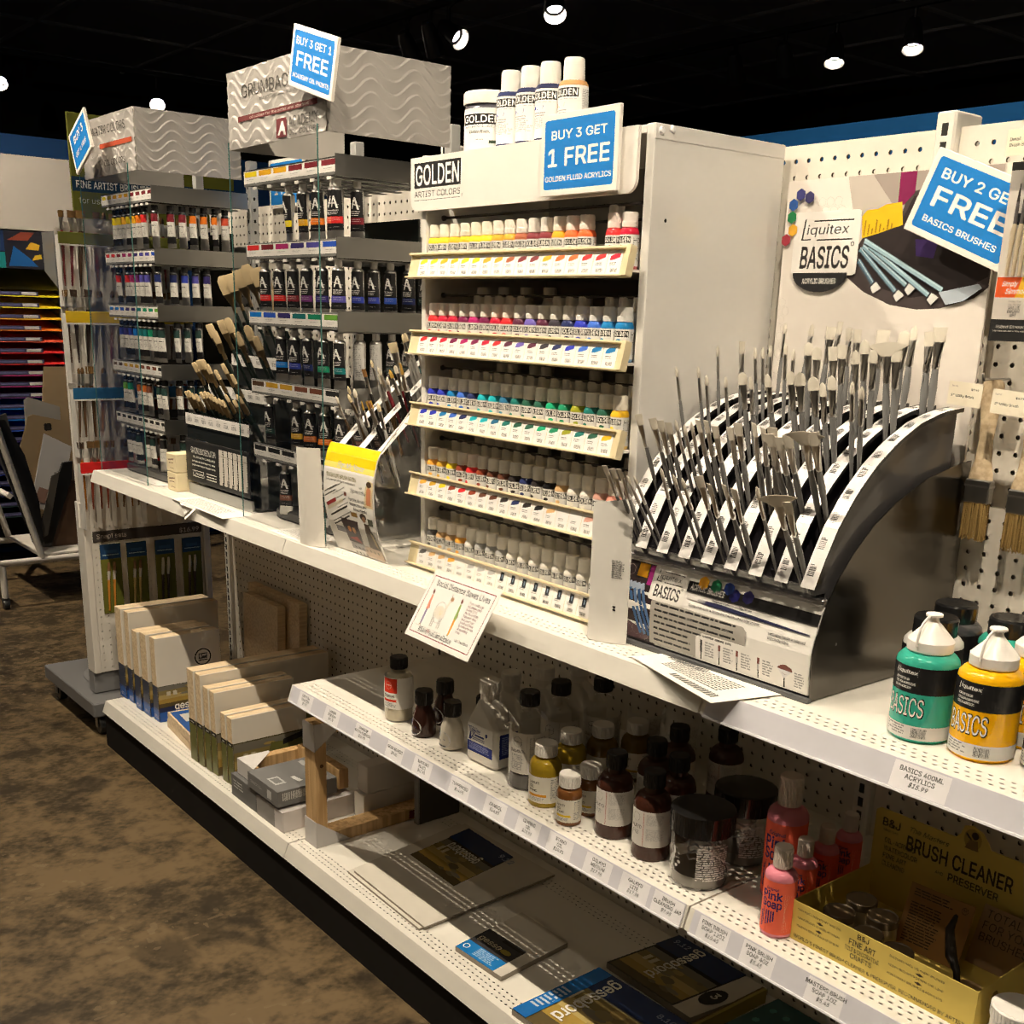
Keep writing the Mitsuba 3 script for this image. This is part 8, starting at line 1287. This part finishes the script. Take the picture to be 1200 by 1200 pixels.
# ================================================================ white rack of portfolios at the left
RK = thing('portfolio_rack', 'white tubular floor rack holding portfolios at the left', 'rack'); WT = (0.66, 0.62, 0.56)
def bar(a, b, r=0.016): m = Mesh(); tube(m, [a, b], r, WT, 4); return m
for a, b in (((-3.2, 0.16, 0.219), (-3.2, 1.15, 0.219)), ((-3.2, 0.374, 0.23), (-3.2, 0.185, 1.02)), ((-3.75, 0.374, 0.23), (-3.75, 0.185, 1.02)), ((-3.2, 0.19, 0.205), (-3.2, 0.19, 0.055)), ((-3.2, 1.10, 0.205), (-3.2, 1.10, 0.055)), ((-3.75, 0.19, 0.205), (-3.75, 0.19, 0.055)), ((-3.75, 1.10, 0.205), (-3.75, 1.10, 0.055)),
    ((-3.75, 0.16, 0.219), (-3.75, 1.15, 0.219)), ((-3.76, 0.18, 0.219), (-3.19, 0.18, 0.219)), ((-3.76, 1.13, 0.219), (-3.19, 1.13, 0.219)), ((-3.76, 0.187, 1.00), (-3.19, 0.187, 1.00)), ((-3.76, 0.252, 0.535), (-3.19, 0.252, 0.535)), ((-3.2, 0.72, 0.23), (-3.2, 0.95, 0.98)), ((-3.75, 0.72, 0.23), (-3.75, 0.95, 0.98))): part(RK, 'tube', bar(a, b), 'satin')
m = Mesh(); box(m, (-3.74, 0.36, 0.236), (-3.21, 0.80, 0.244), WT); part(RK, 'shelf_plate', m, 'satin')
for x in (-3.2, -3.75):
    for y in (0.19, 1.10): m = Mesh(); lathe(m, [(0, -0.012), (0.022, -0.012), (0.024, -0.006), (0.024, 0.006), (0.022, 0.012), (0, 0.012)], (0.015, 0.015, 0.015), 16, mat((1, 0, 0), (0, 0, 1), (0, -1, 0), (x, y, 0.0245))); box(m, (x - 0.008, y - 0.016, 0.03), (x + 0.008, y + 0.016, 0.056), (0.03, 0.03, 0.03)); part(RK, 'caster', m, 'satin', label='black caster')
def folder(name, label, cat, pts, x, th, col, b='paper', extra=None):
    q = thing(name, label, cat); m = Mesh(); prism(m, pts, -th, 0, col, YZ(x)); part(q, 'board', m, b)
    if extra: extra(q, x)
def lean(y0, z0, w, h, deg):
    a = math.radians(deg); u, v = np.array([math.cos(a), -math.sin(a)]), np.array([math.sin(a), math.cos(a)]); o = np.array([y0, z0]); return [tuple(o), tuple(o + u * w), tuple(o + u * w + v * h), tuple(o + v * h)]
folder('portfolio', 'black portfolio leaning against the tubular rack at the left', 'portfolio', [(0.350, 0.30), (0.372, 0.252), (0.400, 0.30), (0.395, 0.49), (0.350, 0.71), (0.278, 0.875), (0.205, 0.88), (0.27, 0.60)], -3.245, 0.012, (0.014, 0.014, 0.015), 'satin')
folder('portfolio', 'clear-wrapped grey board behind the black portfolio in the tubular rack', 'portfolio', [(0.375, 0.26), (0.420, 0.262), (0.30, 0.90), (0.20, 0.86)], -3.3, 0.01, (0.10, 0.10, 0.09), 'gloss')
def handle(q, x):
    m = Mesh(); prism(m, rounded(0.034, 0.034, 0.008), 0, 0.0008, (0.02, 0.017, 0.015), mat((0, 1, 0), (0, 0, 1), (1, 0, 0), (x + 0.0003, 0.502, 0.800))); part(q, 'handle_hole', m, 'matte', label='dark handle hole')
folder('drawing_board', 'tan hardboard drawing board with a handle hole leaning in the tubular rack', 'drawing board', [(0.398, 0.262), (0.62, 0.262), (0.62, 0.832), (0.590, 0.845), (0.455, 0.878), (0.432, 0.868), (0.370, 0.69)], -3.43, 0.006, (0.36, 0.26, 0.15), 'satin', handle)
folder('drawing_board', 'tall tan board standing behind the one with the handle hole', 'drawing board', [(0.47, 0.25), (0.68, 0.25), (0.68, 1.09), (0.575, 1.09)], -3.60, 0.006, (0.36, 0.26, 0.15), 'satin')
folder('wrapped_board', 'clear-wrapped board whose crumpled film shows over the tan board', 'portfolio', [(0.42, 0.255), (0.60, 0.255), (0.605, 0.905), (0.46, 0.955), (0.44, 0.94)], -3.50, 0.006, (0.38, 0.36, 0.33), 'gloss')
def art(q, x):
    m = Mesh(); rr = random.Random(9)
    p = Print(0.16, 0.30)
    for i in range(16): p.disc(0.05 + 0.07 * rr.random(), 0.10 + 0.10 * rr.random(), 0.004 + 0.010 * rr.random(), 0.003 + 0.009 * rr.random(), mixc((0.15, 0.14, 0.14), (0.4, 0.4, 0.42), rr.random()), 8).layer()
    p.rect(0.0, 0.0, 0.05, 0.07, (0.32, 0.19, 0.15)); a = math.radians(22); p.put(m, (x + 0.0002, 0.418, 0.470), (0, math.cos(a), -math.sin(a)), (0, math.sin(a), math.cos(a))); part(q, 'print', m, 'paper', label='grey flower print with a pinkish patch')
folder('art_print', 'pale art print with a grey flower leaning on the tan drawing board', 'print', [(0.395, 0.44), (0.53, 0.40), (0.615, 0.72), (0.49, 0.79)], -3.40, 0.004, (0.60, 0.58, 0.57), 'paper', art)
folder('portfolio', 'dark glossy portfolio leaning right in the tubular rack beside the brush stand', 'portfolio', [(0.400, 0.255), (0.455, 0.250), (0.58, 0.58), (0.59, 0.66), (0.545, 0.655), (0.470, 0.49), (0.385, 0.30)], -3.325, 0.02, (0.016, 0.016, 0.016), 'gloss')
folder('portfolio', 'worn dark folder in front of the art print in the tubular rack', 'portfolio', [(0.385, 0.30), (0.43, 0.32), (0.51, 0.62), (0.47, 0.60)], -3.275, 0.006, (0.11, 0.10, 0.085), 'gloss')
folder('cardboard_panel', 'brown cardboard panel at the foot of the tubular rack by the brush stand', 'board', [(0.44, 0.247), (0.75, 0.247), (0.78, 0.56), (0.55, 0.56)], -3.35, 0.006, (0.10, 0.055, 0.03), 'paper')
